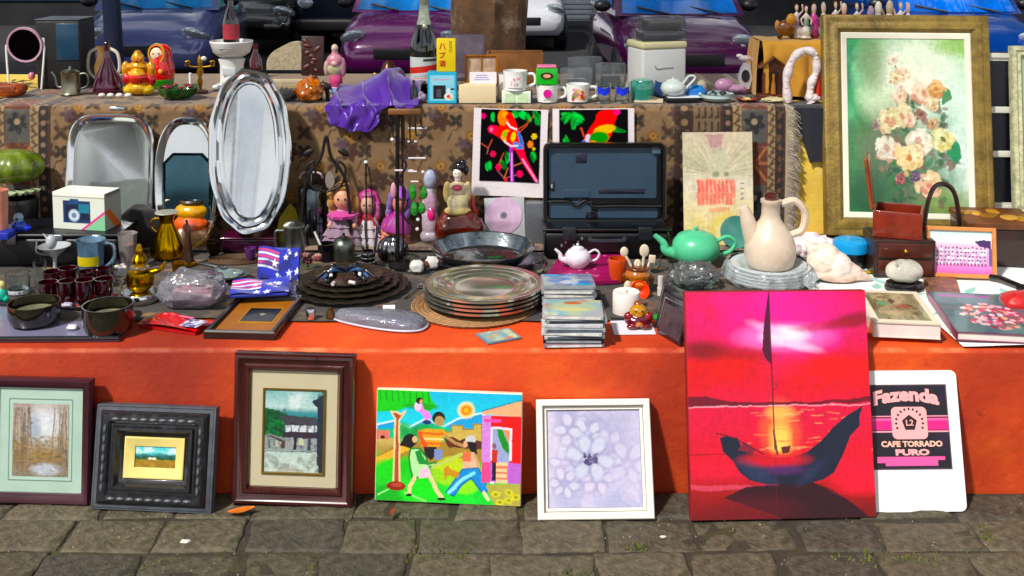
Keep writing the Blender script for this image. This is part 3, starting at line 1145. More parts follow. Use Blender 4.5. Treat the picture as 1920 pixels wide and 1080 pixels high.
# street trees: the trunk in view, two unseen ones added to shade the cars
bark_m=mat('#6a503c',.9,var=.5,scale=14,bump=1.0,bscale=34,stain='#b4a290',samt=.9,sscale=8)
leaf_m=mat('#3f6e26',.6,var=.5,scale=2.5)
def bark(u,v):
 a=u*2*math.pi
 z=v*3.3
 r=.176*(1+.55*math.exp(-z*3.2))*(1-.10*v)
 p=Vector((math.cos(a)*2.2,math.sin(a)*2.2,z*1.1))
 r+=.022*mnoise.noise(p)+.013*mnoise.noise(p*3.3)+.008*mnoise.noise(Vector((p.x*7,p.y*7,p.z*2)))
 return (r*math.cos(a)+.06*v*v,r*math.sin(a),z)
def make_tree(label,x,y):
 tree=thing('street_tree',label,'tree',(x,y,SY),0,'street trees')
 obj('trunk',G().grid(bark,48,70),bark_m,tree)
 rt=random.Random(21)
 tips=[]
 for i in range(13):
  a=i*2.4
  L=rt.uniform(1.8,4.3)
  p0=(.06,0,3.05)
  p1=(.06+math.cos(a)*L*.3,math.sin(a)*L*.3,4.1+rt.random()*.5)
  p2=(.06+math.cos(a)*L,math.sin(a)*L,4.9+rt.random()*1.4)
  obj('branch',G().tube(smooth_path([p0,p1,p2]),[.10-.0065*j for j in range(13)],8),bark_m,tree)
  tips+=[p1,p2,p2,((p1[0]+p2[0])/2,(p1[1]+p2[1])/2,(p1[2]+p2[2])/2+.3)]
 n=17000
 rgn=np.random.default_rng(4)
 c=np.array(tips)[rgn.integers(0,len(tips),n)]+rgn.normal(0,.55,(n,3))*np.array([1,1,.7])
 ang=rgn.uniform(0,6.28,(n,3))
 d1=np.stack([np.cos(ang[:,0])*np.cos(ang[:,1]*.3),np.sin(ang[:,0])*np.cos(ang[:,1]*.3),np.sin(ang[:,1])*.5],1)
 d2=np.stack([-np.sin(ang[:,0]),np.cos(ang[:,0]),np.cos(ang[:,2])*.6],1)
 sz=rgn.uniform(.08,.15,(n,1))
 P=np.stack([c-d1*sz,c+d2*sz*.42,c+d1*sz,c-d2*sz*.42],1).reshape(-1,3)
 me=bpy.data.meshes.new('crown')
 me.from_pydata(P.tolist(),[],np.arange(4*n).reshape(-1,4).tolist())
 obj('crown',me,leaf_m,tree)['kind']='stuff'
 return tree
ty=4.95
tree=make_tree('thick brown tree trunk standing behind the goods',on_y(914,30,ty).x,ty)
dup(tree,(-7.2,10.2,SY),1.2,'unseen tree added beyond the left side of the view to shade the cars')
dup(tree,(7.0,10.6,SY),2.6,'unseen tree added beyond the right side of the view to shade the cars')
dup(tree,(-1.5,20.3,SY),4.0,'street tree close before the dark shop front')
for (x,y,a,lab) in ((-8.7,-2.2,.4,'unseen leafy tree added left behind the viewer to shade the left side'),(-6.2,-26,1.9,'tree across the square reflected in the oval tray'),(4,-29,3.0,'second tree across the square behind the viewer')):  # first one is unseen, added to dapple the left side with shade
 dup(tree,(x,y,SY+.5),a,lab)
# ================================================================== FRAMED PICTURES AND OTHER FLAT ART
def frame_mesh(w,h,prof):
 rings=[]
 for i,y in prof:
  rings.append([(-w/2+i,y,i),(w/2-i,y,i),(w/2-i,y,h-i),(-w/2+i,y,h-i)])
 return G().loft(rings,False,False)
def back_board(w,h,parent,col='#6b5638',y=.012,inset=.01):
 return obj('back_board',G().at((0,y,inset)).box(w-2*inset,.004,h-2*inset),mat(col,.8),parent)
def pane(w,h,parent,y,z0):
 """picture glass"""
 return obj('glass_pane',G().at((0,y,z0)).box(w,.0015,h),film('#ffffff',.0,.22,.02),parent)
YT=WALL_Y-.024
# ---- forest print, pale mint mount, plum frame (far left)
M,w,h=stand_rect((-12,708),(184,714),(161,946),(-32,942),0,YT)
t=thing('framed_picture','plum framed forest print in a pale mint mount leaning on the orange wall','picture',M=M)
obj('frame',frame_mesh(w,h,[(0,.012),(0,-.008),(.004,-.013),(.011,-.012),(.017,-.006),(.022,-.004),(.024,0.002)]),mat('#3a1220',.35,var=.2,coat=.4),t)
back_board(w,h,t)
p=Pic(150,190,'#cfe6d4')
p.noise('#bcd8c6',3,3,.4,.7,2,.6)
x0,y0,x1,y1=.13,.115,.87,.885
for a,c,q in ((0,'#5d7566',.006),(.012,'#d7ecdc',.006)):
 p.line([(x0+a,y0+a),(x1-a,y0+a),(x1-a,y1-a),(x0+a,y1-a),(x0+a,y0+a)],q,c)
print_wall('mount',p,w-.046,h-.046,t,.023,.0025)
p=Pic(120,160,'#b79c84')
p.vgrad([(0,'#c5b3a5'),(.4,'#d8cbb6'),(.7,'#a98a5c'),(1,'#9c9080')])
p.ell(.58,.28,.28,.24,'#f3f4f6',.95,.9)
p.ell(.38,.33,.12,.18,'#b4bfcf',.8,.8)
p.noise('#a6886a',8,6,.45,.62,3,.8,p.box(0,.5,1,1,.2))
for i in range(34):
 q=random.Random(i)
 x=q.choice([q.uniform(0,.3),q.uniform(.72,1)])
 p.line([(x,q.uniform(0,.3)),(x+q.uniform(-.06,.06),q.uniform(.6,.95))],q.uniform(.004,.014),q.choice(['#7a5c4c','#93766a','#b29c90','#6b6a4a']),.75)
p.dabs(160,0,.45,1,.85,.03,['#8c7430','#b08c40','#6d6a34','#c2a260','#5c6238'],4,.7,.5,0)
p.dabs(60,0,0,.35,.5,.03,['#8f7c70','#b8a6a0','#6a5a50'],5,.5)
p.ell(.6,.9,.25,.08,'#dfe6ee',.8,.6)
p.dabs(30,0,.8,1,1,.03,['#55503a','#7b7050'],8,.6,.4,0)
p.warp(.02,9,8,.08)
print_wall('print',p,(w-.046)*.66,(h-.046)*.69,t,.023+(h-.046)*.155,.0015)
pane(w-.05,h-.05,t,-.002,.025)
# ---- black carved frame with a small landscape
M,w,h=stand_rect((194,758),(412,766),(391,962),(165,952),0,YT-.01)
t=thing('framed_picture','small meadow landscape in a deep black carved frame with grey outer edge','picture',M=M)
obj('frame',frame_mesh(w,h,[(0,.02),(0,-.004),(.003,-.008),(.012,-.008),(.016,-.016),(.022,-.022),(.034,-.022),(.040,-.014),(.044,-.014),(.048,-.020),(.054,-.020),(.060,-.008),(.066,-.006),(.07,.001)]),mat('#15161b',.38,var=.5,scale=60,coat=.3,stain='#4a4d54',samt=.5,sscale=30),t)
obj('outer_edge',frame_mesh(w+.001,h+.0,[(0,.019),(-.0005,-.007),(.012,-.0095),(.0125,-.005)]),mat('#4c5158',.5,var=.3,scale=40),t)
bead=G().ell((0,0,0),(.0105,.005,.0038),10,6)
bme=mesh_of(bead,'carved_leaf')
bme.materials.append(mat('#5a5c62',.35,var=.4,scale=90,coat=.4))
for k in range(9):
 for s in (0,1):
  o=link(bpy.data.objects.new('carved_leaf',bme));o.parent=t
  o.location=(-w/2+.04+(w-.08)*(k+.5)/9,-.0225,.028 if s==0 else h-.028)
for k in range(7):
 for s in (-1,1):
  o=link(bpy.data.objects.new('carved_leaf',bme));o.parent=t
  o.location=(s*(w/2-.028),-.0225,.04+(h-.08)*(k+.5)/7)
  o.rotation_euler=(0,math.pi/2,0)
iw,ih=w-.14,h-.14
obj('inner_slip',frame_mesh(iw,ih,[(0,.001),(0,-.006),(.003,-.007),(.022,.002),(.0225,.008)]),mat('#e6d68e',.55,var=.1),t).location=(0,0,.07)
pw_,ph_=iw-.042,ih-.042
p=Pic(110,74)
p.vgrad([(0,'#26b8c8'),(.28,'#7fd6d8'),(.42,'#3a9aa0'),(.5,'#1d5e38'),(.6,'#2f6a2c'),(.62,'#8a7c30'),(.8,'#94702e'),(1,'#6f6a26')])
p.noise('#e6f2ea',5,4,.5,.7,4,.7,p.box(0,.02,1,.36,.1))
p.poly([(0,.5),(.2,.34),(.42,.44),(.6,.3),(.85,.42),(1,.36),(1,.58),(0,.58)],'#2d7078',.7)
p.dabs(70,0,.46,1,.62,.05,['#164a2a','#1f5a30','#0f3a26'],3,.8,.4,0)
p.poly([(.32,.62),(.34,.54),(.5,.53),(.53,.62)],'#e8dcc4')
p.noise('#b58a3c',14,8,.5,.7,6,.6,p.box(0,.62,1,1,.05))
p.warp(.02,9,8,.08)
print_wall('painting',p,pw_,ph_,t,(h-ph_)/2,.005)
# ---- mahogany frame, cream mount, watercolour of a village house
M,w,h=stand_rect((446,661),(673,670),(655,951),(431,945),0,YT)
t=thing('framed_picture','tall mahogany framed watercolour of a colonial house with a cream mount','picture',M=M)
obj('frame',frame_mesh(w,h,[(0,.018),(0,-.006),(.004,-.012),(.010,-.013),(.016,-.008),(.024,-.006),(.028,-.010),(.034,-.010),(.037,-.003),(.041,0.001)]),mat('#3c1210',.28,var=.35,scale=14,coat=.6),t)
back_board(w,h,t)
p=Pic(8,8,'#dccfae')
print_wall('mount',p,w-.08,h-.08,t,.04,.001,m=mat('#dccfae',.8,var=.05,bump=.15,bscale=400))
pw_,ph_=w*.48,h*.535
zz=h*.215
obj('slip',frame_mesh(pw_+.012,ph_+.012,[(0,.001),(0,-.002),(.004,-.002),(.006,.0)]),mat('#7a6430',.4,.3),t).location=(0,0,zz-.006)
p=Pic(120,180)
p.vgrad([(0,'#8fc9c4'),(.2,'#cfe6e0'),(.26,'#56a0a4'),(.34,'#2f8288'),(.5,'#5a8a78'),(.7,'#9aa7a0'),(.74,'#d0dfd6'),(1,'#dde8da')])
p.noise('#eef6f2',3,3,.45,.65,3,.9,p.box(0,.02,1,.2,.1))
p.poly([(0,.22),(.2,.24),(.4,.3),(.3,.5),(.25,.58),(0,.6)],'#1d6b3a')
p.dabs(90,0,.25,.34,.55,.05,['#0f4a2a','#2a9448','#1e7a3c','#0a3a26'],5,.8)
p.poly([(.24,.3),(.88,.32),(.9,.42),(.36,.42)],'#4a464e')
p.poly([(.36,.42),(.9,.42),(.9,.50),(.36,.50)],'#e8ecec')
for x in (.44,.58,.72,.84):
 p.rect(x,.42,x+.03,.5,'#6b6672',.9)
p.poly([(.32,.5),(.9,.5),(.9,.58),(.3,.57)],'#3b303c')
p.rect(.36,.58,.9,.71,'#a8a8a6')
p.rect(.5,.56,.55,.72,'#22262c');p.rect(.74,.57,.80,.72,'#4c565c');p.ell(.63,.63,.05,.05,'#dfe6b8');p.rect(.58,.66,.68,.71,'#9a8ca0')
p.poly([(0,.56),(.1,.53),(.34,.6),(.34,.71),(0,.71)],'#9fa6a0')
p.rect(.06,.6,.1,.71,'#6b7470');p.ell(.24,.63,.06,.05,'#e9e2d0');p.line([(.1,.56),(.32,.62)],.02,'#57454c');p.rect(.3,.62,.36,.71,'#6a4438')
p.line([(0,.745),(.9,.74)],.008,'#3d4a48');p.line([(0,.72),(.9,.725)],.005,'#6d7c78')
p.noise('#8d9a8c',9,12,.5,.68,8,.7,p.box(0,.78,1,1,.04))
p.noise('#b09c8c',6,5,.55,.7,18,.6,p.box(0,.76,1,1,.04))
p.poly([(.8,.12),(1,.04),(1,1),(.94,1),(.9,.8),(.9,.2)],'#2e2f44')
p.noise('#234a4a',5,12,.4,.7,10,.7,(p.X>.9).astype(np.float32))
p.noise('#283038',16,22,.62,.74,12,.5,p.box(0,.3,1,.75,.05))
p.warp(.02,12,6,.08)
print_wall('watercolour',p,pw_,ph_,t,zz,-.0004)
pane(w-.082,h-.082,t,-.004,.041)
# ---- naive style canvas: children playing (plain generic figures)
M,w,h=stand_rect((712,730),(985,742),(971,951),(697,940),0,YT)
t=thing('canvas_painting','bright naive style canvas of children playing beside a red house','painting',M=M)
obj('canvas',G().at((0,.009,0)).box(w,.017,h,bev=.002),mat('#e9dfca',.8,bump=.3,bscale=600),t)
p=Pic(300,236)
p.vgrad([(0,'#19b7de'),(.3,'#35cfe0'),(.36,'#bfe8d8'),(.4,'#d3bb72'),(.55,'#a88f4e'),(.6,'#49c23c'),(1,'#35d24e')])
p.poly([(0,.32),(.12,.28),(.22,.34),(.34,.25),(.46,.32),(.56,.24),(.72,.18),(.78,.22),(.78,.4),(0,.42)],'#1fa0d8',1,'#d8f0f0',.006)
p.poly([(0,.36),(.2,.34),(.5,.33),(.5,.42),(0,.44)],'#27b886')
p.dabs(40,.15,.33,.5,.44,.04,['#1fae5a','#2bc46a','#149048'],2,.8)
p.poly([(.48,.36),(.52,.36),(.52,.30),(.6,.30),(.6,.33),(.67,.33),(.67,.28),(.73,.28),(.73,.5),(.48,.5)],'#c8ae62',1,'#8f7a3a',.004)
p.poly([(.0,.6),(.2,.46),(.75,.46),(.75,.62),(.4,.66)],'#a08440')
p.poly([(.47,.42),(.52,.40),(.58,.43),(.63,.40),(.74,.44),(.74,.5),(.5,.5)],'#5a2a20')
p.poly([(0,.62),(.2,.48),(.25,.52),(.0,.7)],'#e0b050')
p.rect(0,.37,.09,.45,'#d87a6a');p.ell(.045,.43,.016,.016,'#2a1a14')
for x,y,r,c in ((.1,.72,.12,'#19d11e'),(.25,.68,.12,'#14c42a'),(.1,.95,.12,'#1aa838'),(.3,.9,.14,'#24e046'),(.62,.88,.16,'#35e050'),(.62,.84,.09,'#9fe23c'),(.5,.74,.12,'#a4d63a'),(.53,.66,.1,'#c4d84a'),(.78,.94,.1,'#2fd24e')):
 p.ell(x,y,r,r*.8,c,.85,.3)
p.line([(.2,.92),(.35,.99)],.006,'#9fe88c');p.line([(.02,.95),(.15,.85)],.006,'#9fe88c')
p.poly([(0,0),(.36,0),(.38,.08),(.42,.14),(.36,.18),(.24,.14),(.12,.2),(0,.2)],'#24c81e')
for i in range(9):
 p.line([(.02+i*.042,.01),(.025+i*.042,.1)],.005,'#0f9a1c')
p.ell(.3,.14,.12,.03,'#109a30',.8,.4)
p.poly([(.14,.2),(.1,.2),(.13,.26),(.125,.86),(.17,.88),(.155,.28),(.2,.19),(.165,.22)],'#a8523a',1,'#eccf9c',.006)
p.ell(.145,.865,.065,.042,'#8a2a1e');p.ell(.15,.855,.04,.02,'#b04a38')
# child in the tree
p.poly([(.27,.12),(.31,.11),(.33,.17),(.37,.19),(.38,.24),(.34,.27),(.31,.2),(.27,.18)],'#e08ae0');p.ell(.285,.14,.025,.04,'#f4c8ee');p.ell(.295,.09,.024,.03,'#1a1210');p.ell(.305,.095,.013,.018,'#dba070');p.ell(.35,.28,.03,.02,'#1c2a6a')
# striped-shirt child
p.ell(.43,.24,.045,.06,'#1a1414');p.ell(.435,.265,.032,.045,'#b49460')
p.poly([(.29,.36),(.34,.34),(.46,.34),(.49,.37),(.46,.42),(.44,.5),(.31,.5)],'#d8a020')
for y in (.38,.43,.47):
 p.line([(.31,y),(.46,y)],.008,['#3aa0c0','#e8d890','#d86a30'][int(y*100)%3])
p.line([(.3,.38),(.36,.55)],.014,'#d85a3a');p.poly([(.33,.5),(.42,.5),(.41,.58),(.38,.62),(.34,.58)],'#161416');p.poly([(.40,.52),(.46,.52),(.46,.6),(.41,.62)],'#7a8cc0')
p.line([(.48,.40),(.55,.46),(.61,.48)],.011,'#b48a58')
# girl on the left
p.ell(.235,.45,.05,.055,'#101010');p.poly([(.16,.5),(.2,.42),(.27,.46),(.25,.52)],'#101010');p.ell(.268,.44,.018,.03,'#e0b488')
p.poly([(.24,.52),(.31,.52),(.35,.6),(.36,.66),(.41,.64),(.42,.66),(.36,.69),(.37,.76),(.26,.79),(.24,.7),(.23,.6)],'#b8e6a8',1,'#1a7a34',.006)
p.poly([(.27,.55),(.31,.53),(.34,.62),(.38,.66),(.30,.66)],'#1a8a3c');p.poly([(.31,.7),(.37,.68),(.39,.77),(.30,.79)],'#f2c8d8')
p.line([(.27,.79),(.24,.86),(.235,.93)],.014,'#e6d2a0');p.line([(.38,.77),(.42,.88),(.46,.95)],.014,'#e6d2a0');p.ell(.235,.945,.022,.012,'#101010');p.ell(.46,.965,.03,.012,'#101010')
# girl with blue trousers on the right
p.ell(.655,.42,.035,.04,'#c8c8c8');p.poly([(.625,.44),(.69,.44),(.70,.55),(.66,.53)],'#0e0e12');p.ell(.62,.46,.014,.03,'#e0a888')
p.line([(.62,.54),(.52,.6),(.40,.68)],.012,'#bccb6a');p.poly([(.6,.53),(.68,.53),(.71,.68),(.6,.69)],'#e0b89a');p.rect(.6,.53,.655,.62,'#e0745a');p.line([(.68,.55),(.72,.7)],.01,'#caa27a')
p.poly([(.6,.69),(.71,.67),(.73,.72),(.78,.85),(.76,.9),(.73,.88),(.66,.77),(.6,.83),(.54,.93),(.49,.9),(.55,.78)],'#1c8ad0',1,'#0f5a90',.004)
p.line([(.51,.9),(.6,.78),(.68,.72)],.012,'#8fe0f0');p.line([(.75,.89),(.78,.95)],.012,'#e8d8b0')
p.poly([(.47,.70),(.5,.66),(.52,.69),(.58,.72),(.57,.77),(.5,.75),(.48,.8)],'#c8903a')
# house
p.poly([(.73,.16),(1,.05),(1,.2),(.73,.19)],'#f0b088');p.line([(.73,.16),(1,.05)],.005,'#3a8a98')
p.rect(.73,.2,1,.62,'#d8182c');p.rect(.73,.2,.79,.62,'#cf8ad8');p.rect(.74,.23,.86,.26,'#ee5aa8')
p.rect(.79,.3,.935,.6,'#e6dce8');p.rect(.805,.32,.92,.62,'#9aa6cc');p.poly([(.83,.32),(.87,.32),(.92,.46),(.915,.54),(.87,.48)],'#1c8a2c');p.poly([(.875,.32),(.92,.32),(.92,.44)],'#e0906a')
p.rect(.73,.62,1,.8,'#b868c8');p.rect(.73,.62,.79,.8,'#e8558c')
p.rect(.83,.62,.91,.8,'#f0c89c')
for y in (.65,.70,.75):
 p.rect(.83,y,.91,y+.018,'#d8806a')
p.rect(.8,.5,.835,.62,'#c03a30');p.rect(.805,.62,.83,.78,'#181420');p.ell(.815,.47,.015,.025,'#8a5a70');p.rect(.79,.79,.82,.81,'#e0e0e0')
p.poly([(.76,.82),(1,.8),(1,1),(.82,1)],'#b0a858')
for x,y in ((.83,.9),(.92,.88),(.92,.95),(.86,.97),(.97,.92)):
 p.ell(x,y,.03,.03,'#d6d254',.9,.4);p.ell(x,y,.014,.014,'#8a8a2c',.8,.4)
p.ell(.62,.16,.06,.075,'#f6e0ac',.9,.3);p.ell(.62,.16,.045,.055,'#f2c060');p.ell(.62,.16,.032,.04,'#d87a2c');p.ell(.62,.16,.02,.026,'#f4b43c')
p.warp(.005,12,3,.05)
print_wall('painted_front',p,w-.003,h-.003,t,.0015,-.0006)
# ---- white frame with pale violet flowers
M,w,h=stand_rect((1004,750),(1217,748),(1227,973),(1010,976),0,YT)
t=thing('framed_picture','white framed pale violet flower relief with one dark centre','picture',M=M)
wf=mat('#eeeade',.45,var=.05,coat=.2)
obj('frame',frame_mesh(w,h,[(0,.02),(0,-.006),(.002,-.008),(.013,-.008),(.015,-.004),(.0155,.010),(.018,.010)]),wf,t)
obj('inner_frame',frame_mesh(w-.034,h-.034,[(0,.012),(0,.003),(.006,.003),(.0065,.0075)]),wf,t).location=(0,0,.017)
back_board(w,h,t,'#efeee8',.014,.004)
p=Pic(190,200,'#dcd8ee')
p.noise('#c3c4e2',3,3,.35,.65,7,.9)
p.noise('#efe4f6',4,4,.5,.7,9,.9)
p.ell(.6,.2,.3,.2,'#bdbcd8',.5,.8)
rq=random.Random(4)
def bloom(x,y,r,n,c1,c2,soft=.5):
 for i in range(n):
  a=i*2*math.pi/n+rq.random()*.3
  p.ell(x+math.cos(a)*r*.62,y+math.sin(a)*r*.62/p.asp,r*.44,r*.33,c2,.7,soft,a)
  p.ell(x+math.cos(a)*r*.66,y+math.sin(a)*r*.66/p.asp,r*.36,r*.24,c1,.8,soft,a)
for x,y,r in ((.27,.22,.11),(.18,.1,.09),(.42,.27,.10),(.30,.40,.11),(.2,.55,.10),(.1,.38,.09),(.35,.62,.10),(.38,.80,.12),(.52,.7,.11),(.68,.57,.10),(.66,.40,.11),(.86,.30,.12),(.85,.55,.13),(.65,.75,.12),(.18,.75,.09),(.55,.36,.09))[::2]:
 bloom(x,y,r*1.75,6,rq.choice(['#f2f1fb','#e9e6f6','#f6eefa']),rq.choice(['#a9abd0','#b3a9d2','#c2b8de']))
bloom(.45,.5,.25,6,'#eef0fb','#a4a8cc')
p.dabs(26,.385,.46,.53,.57,.022,['#3a2d5a','#55457a','#2a2046','#6f6296'],2,.95)
p.warp(.03,7,7,.03)
p.a*=np.array([.66,.66,.72],np.float32)
print_wall('flower_panel',p,w-.048,h-.048,t,.024,.0085,m=vcol(.6,bump=.3,bscale=90))
# ---- tall red sunset canvas with a boat
M,w,h=stand_rect((1283,548),(1628,546),(1639,971),(1296,980),0,YT+.012)
t=thing('canvas_painting','tall red sunset canvas showing a dark boat with a single mast','painting',M=M)
obj('canvas',G().at((0,.013,0)).box(w,.024,h,bev=.003),mat('#8e0a22',.6,bump=.25,bscale=500),t)
p=Pic(270,336)
p.vgrad([(0,'#dc0a5a'),(.12,'#d60f66'),(.22,'#d4145a'),(.32,'#d00a2c'),(.47,'#d61644'),(.52,'#d2164a'),(.72,'#d4143c'),(.8,'#d82044'),(.86,'#a00c1c'),(1,'#6c0816')])
p.noise('#d8102c',4,5,.45,.7,3,.8,p.box(-.1,.0,1.1,.47,.1))
p.noise('#e8409a',3,4,.5,.7,13,.8,p.box(.15,-.1,.95,.3,.25))
p.ell(.55,.06,.30,.1,'#e62a96',.7,.9)
p.ell(.33,.16,.2,.09,'#e62a8c',.6,.9)
p.ell(.54,.205,.22,.055,'#f78ad8',.9,.9)
p.ell(.54,.2,.11,.04,'#fff0fa',1,.9)
p.ell(.6,.24,.12,.02,'#fbc8ea',.8,.9,.25);p.ell(.45,.17,.1,.018,'#f9b4e4',.7,.9,.35)
p.ell(.1,.26,.13,.04,'#6a0a18',.8,.9);p.ell(.3,.28,.16,.025,'#a00c22',.6,.9)
p.ell(.93,.135,.14,.03,'#7a0a1c',.8,.9,-.2);p.ell(.75,.16,.15,.02,'#b00f2a',.6,.9,-.1);p.ell(.8,.35,.3,.05,'#ee1430',.6,.9)
p.ell(.5,.62,.09,.11,'#f08a50',.6,.9);p.ell(.5,.66,.05,.08,'#f8d878',.85,.9);p.ell(.5,.54,.07,.03,'#f8c070',.8,.8)
rq=random.Random(9)
for i in range(46):
 y=rq.uniform(.52,.72)
 x=rq.gauss(.5,.16)
 p.line([(x,y),(x+rq.uniform(.03,.1),y+rq.uniform(-.003,.003))],.002,rq.choice(['#f8e09a','#f7b878','#ef2a58','#d81c44']),.45)
p.poly([(0,.465),(.1,.465),(.2,.487),(.4,.495),(.65,.497),(.85,.487),(1,.472),(1,.50),(.5,.51),(0,.508)],'#6e0a26')
p.line([(0,.51),(1,.512)],.0025,'#f9c0d0',.8)
p.line([(0,.715),(.22,.715)],.004,'#a00c28');p.ell(.12,.86,.25,.012,'#e8607a',.5,.7)
p.warp(.012,8,6,0)
p.poly([(.3,.86),(.66,.845),(.77,.88),(.9,.955),(.96,1),(.5,1),(.33,.95),(.18,.905)],'#2c0812')
p.ell(.35,.96,.22,.06,'#5c0c1c',.5,.9)
p.ell(.92,.85,.14,.05,'#f6324a',.8,.9)
p.poly([(.462,.0),(.462,.30),(.462,.33),(.43,.30),(.415,.265),(.425,.17),(.44,.09)],'#4c0a2e')
p.line([(.462,0),(.463,.7)],.0035,'#4a0a24')
p.line([(.463,.41),(.485,.415),(.485,.43),(.468,.435)],.002,'#8a1030')
hull=[(.165,.645),(.205,.638),(.262,.648),(.285,.69),(.34,.715),(.44,.735),(.56,.735),(.64,.712),(.72,.665),(.79,.605),(.86,.56),(.955,.515),(.935,.56),(.935,.60),(.88,.645),(.83,.735),(.78,.805),(.72,.835),(.62,.852),(.42,.852),(.32,.832),(.27,.80),(.23,.745),(.18,.705)]
p.poly(hull,'#161c30')
p.ell(.46,.745,.17,.032,'#d01838',.9,.7);p.ell(.5,.79,.12,.02,'#5a2a6a',.6,.9)
p.ell(.36,.80,.1,.03,'#2a3a5e',.6,.9,.5);p.ell(.66,.80,.1,.02,'#2a3458',.5,.9,-.7)
p.poly([(.26,.70),(.3,.665),(.36,.70),(.34,.715)],'#7a2436')
p.line([(.15,.625),(.25,.65),(.40,.72)],.003,'#3a0a1c');p.line([(.46,.62),(.475,.72)],.005,'#5a1a14')
p.poly([(.495,.69),(.55,.685),(.54,.715),(.505,.72)],'#5a2420')
p.line([(.462,.7),(.463,1)],.0016,'#7a0a20',.5)
p.warp(0,10,4,.06)
print_wall('painted_front',p,w-.004,h-.004,t,.002,-.0006,m=vcol(.5,bump=.12,bscale=500))
# ---- white enamel board with the coffee label
M,w,h=stand_rect((1606,697),(1798,695),(1807,960),(1612,962),0,YT+.018)
t=thing('advertising_board','white rounded board with a black and pink coffee label','sign',M=M)
g=G()
g.prism([(x,z+h/2) for x,z in rrect(w,h,.014)],.0,.010)
obj('board',g,mat('#f4f2f2',.35,var=.04,coat=.3),t)
lw_,lh_=w*.80,h*.605
lx,lz=-.002,h*.295
p=Pic(170,170,'#191420')
p.noise('#2a1c38',3,3,.5,.7,2,.7)
p.rect(0,.37,1,.565,'#e03c84');p.rect(0,.385,1,.40,'#5a1a34');p.rect(0,.535,1,.55,'#5a1a34');p.rect(0,.40,1,.43,'#f06aa6');p.rect(0,.37,1,.385,'#f7a8b8');p.rect(0,.55,1,.565,'#f7a8b8')
p.rect(.1,.845,.92,.955,'#f068a4')
p.rect(.1,.92,.2,.955,'#191420');p.rect(.83,.89,.92,.955,'#191420')
p.line([(0.005,.005),(.995,.005),(.995,.995),(.005,.995),(.005,.005)],.008,'#6b5a58',.9)
lab=print_wall('label',p,lw_,lh_,t,lz,-.0008)
lab.location.x=lx
pink=mat('#f7b4b4',.5,var=.03)
dk=mat('#2c1418',.5,var=.03)
def L(fx,fz):
 return (lx-lw_/2+fx*lw_,-.0013,lz+fz*lh_)
g=G()
x,_,z=L(.52,.545)
g.prism([(a,b) for a,b in rrect(lw_*.43,lh_*.38,lw_*.06,5,x,z)],-.0016,-.0006)
obj('badge',g,pink,t)
text('Fazenda',lw_*.80,lh_*.17,pink,t,L(.5,.745),bold=.05,arch=lh_*.055)
text('CAFE TORRADO',lw_*.74,lh_*.07,mat('#f7c4b0',.5,var=.03),t,L(.53,.265),bold=.045)
text('PURO',lw_*.41,lh_*.075,pink,t,L(.53,.165),bold=.055)
g=G()
g.prism([(x+math.cos(R(90+72*i))*lw_*.095,z+math.sin(R(90+72*i))*lw_*.095) for i in range(5)],-.0022,-.0012)
obj('emblem',g,dk,t)
for i in range(13):
 a=R(-20+220*i/12)
 g=G().at((x+math.cos(a)*lw_*.15,-.0016,z+math.sin(a)*lw_*.15),(0,-a+math.pi/2,0)).box(lw_*.022,.0008,lw_*.026)
 obj('emblem_mark',g,dk,t)
text('L2',lw_*.09,lh_*.07,pink,t,(x,-.0026,z-lh_*.03),bold=.02)
# ---- large rose painting standing on the wall top
M,w,h=stand_rect((1536,28),(1847,31),(1872,450),(1553,443),TZ+.040,tilt=R(12))
solo('wooden_plank','dark plank the large rose painting stands on','plank',G().box(w+.03,.05,.037,(0,0,0),bev=.003),mat('#1a1210',.6),(M.translation.x,M.translation.y+.008,TZ+.002),(0,0,math.atan2(M[1][0],M[0][0])))
t=thing('framed_picture','large oil painting of cream roses in a wide weathered gold frame','picture',M=M)
gw=mat('#8d7742',.5,.15,var=.4,scale=25,bump=.6,bscale=110,stain='#3f2f18',samt=.8,sscale=11)
obj('frame',frame_mesh(w,h,[(0,.03),(0,-.004),(.003,-.010),(.008,-.012),(.020,-.008),(.032,-.016),(.044,-.016),(.050,-.010),(.056,-.004),(.058,.002)]),gw,t)
iw,ih=w-.112,h-.112
obj('slip',frame_mesh(iw,ih,[(0,.004),(0,-.004),(.003,-.006),(.018,-.001),(.019,.004)]),mat('#f0eedd',.6,var=.06),t).location=(0,0,.056)
obj('back_board',G().at((0,.02,.02)).box(w-.04,.006,h-.04),mat('#6b5638',.8),t)
p=Pic(230,320)
p.vgrad([(0,'#4fae62'),(.3,'#6fc88e'),(.6,'#5a9a70'),(1,'#45603c')])
p.noise('#138a4c',3,4,.35,.6,3,1,p.box(-.2,-.2,.42,1.1,.25))
p.noise('#0e7c58',4,4,.5,.65,14,.9,p.box(-.2,.0,.40,.55,.2))
p.ell(.62,.2,.42,.26,'#e6f2dc',.95,.9);p.ell(.55,.33,.3,.16,'#eef0d8',.8,.9)
p.ell(.9,.5,.22,.3,'#d6eee0',.9,.9);p.ell(.98,.75,.14,.18,'#dcefe4',.9,.9)
p.ell(.25,.36,.14,.1,'#cfe6c0',.8,.9);p.ell(.22,.14,.1,.16,'#5f7c3a',.6,.9);p.ell(.93,.04,.2,.06,'#8cb84a',.7,.9)
p.ell(.35,.62,.3,.2,'#6f6a58',.7,.9);p.ell(.4,.85,.36,.15,'#5b6e58',.8,.9);p.ell(.16,.9,.2,.14,'#24543a',.8,.9);p.ell(.8,.93,.2,.08,'#9ab46a',.7,.9)
p.noise('#2c7a4c',7,8,.5,.68,31,.5,p.box(.3,.45,.95,1,.2))
rq=random.Random(12)
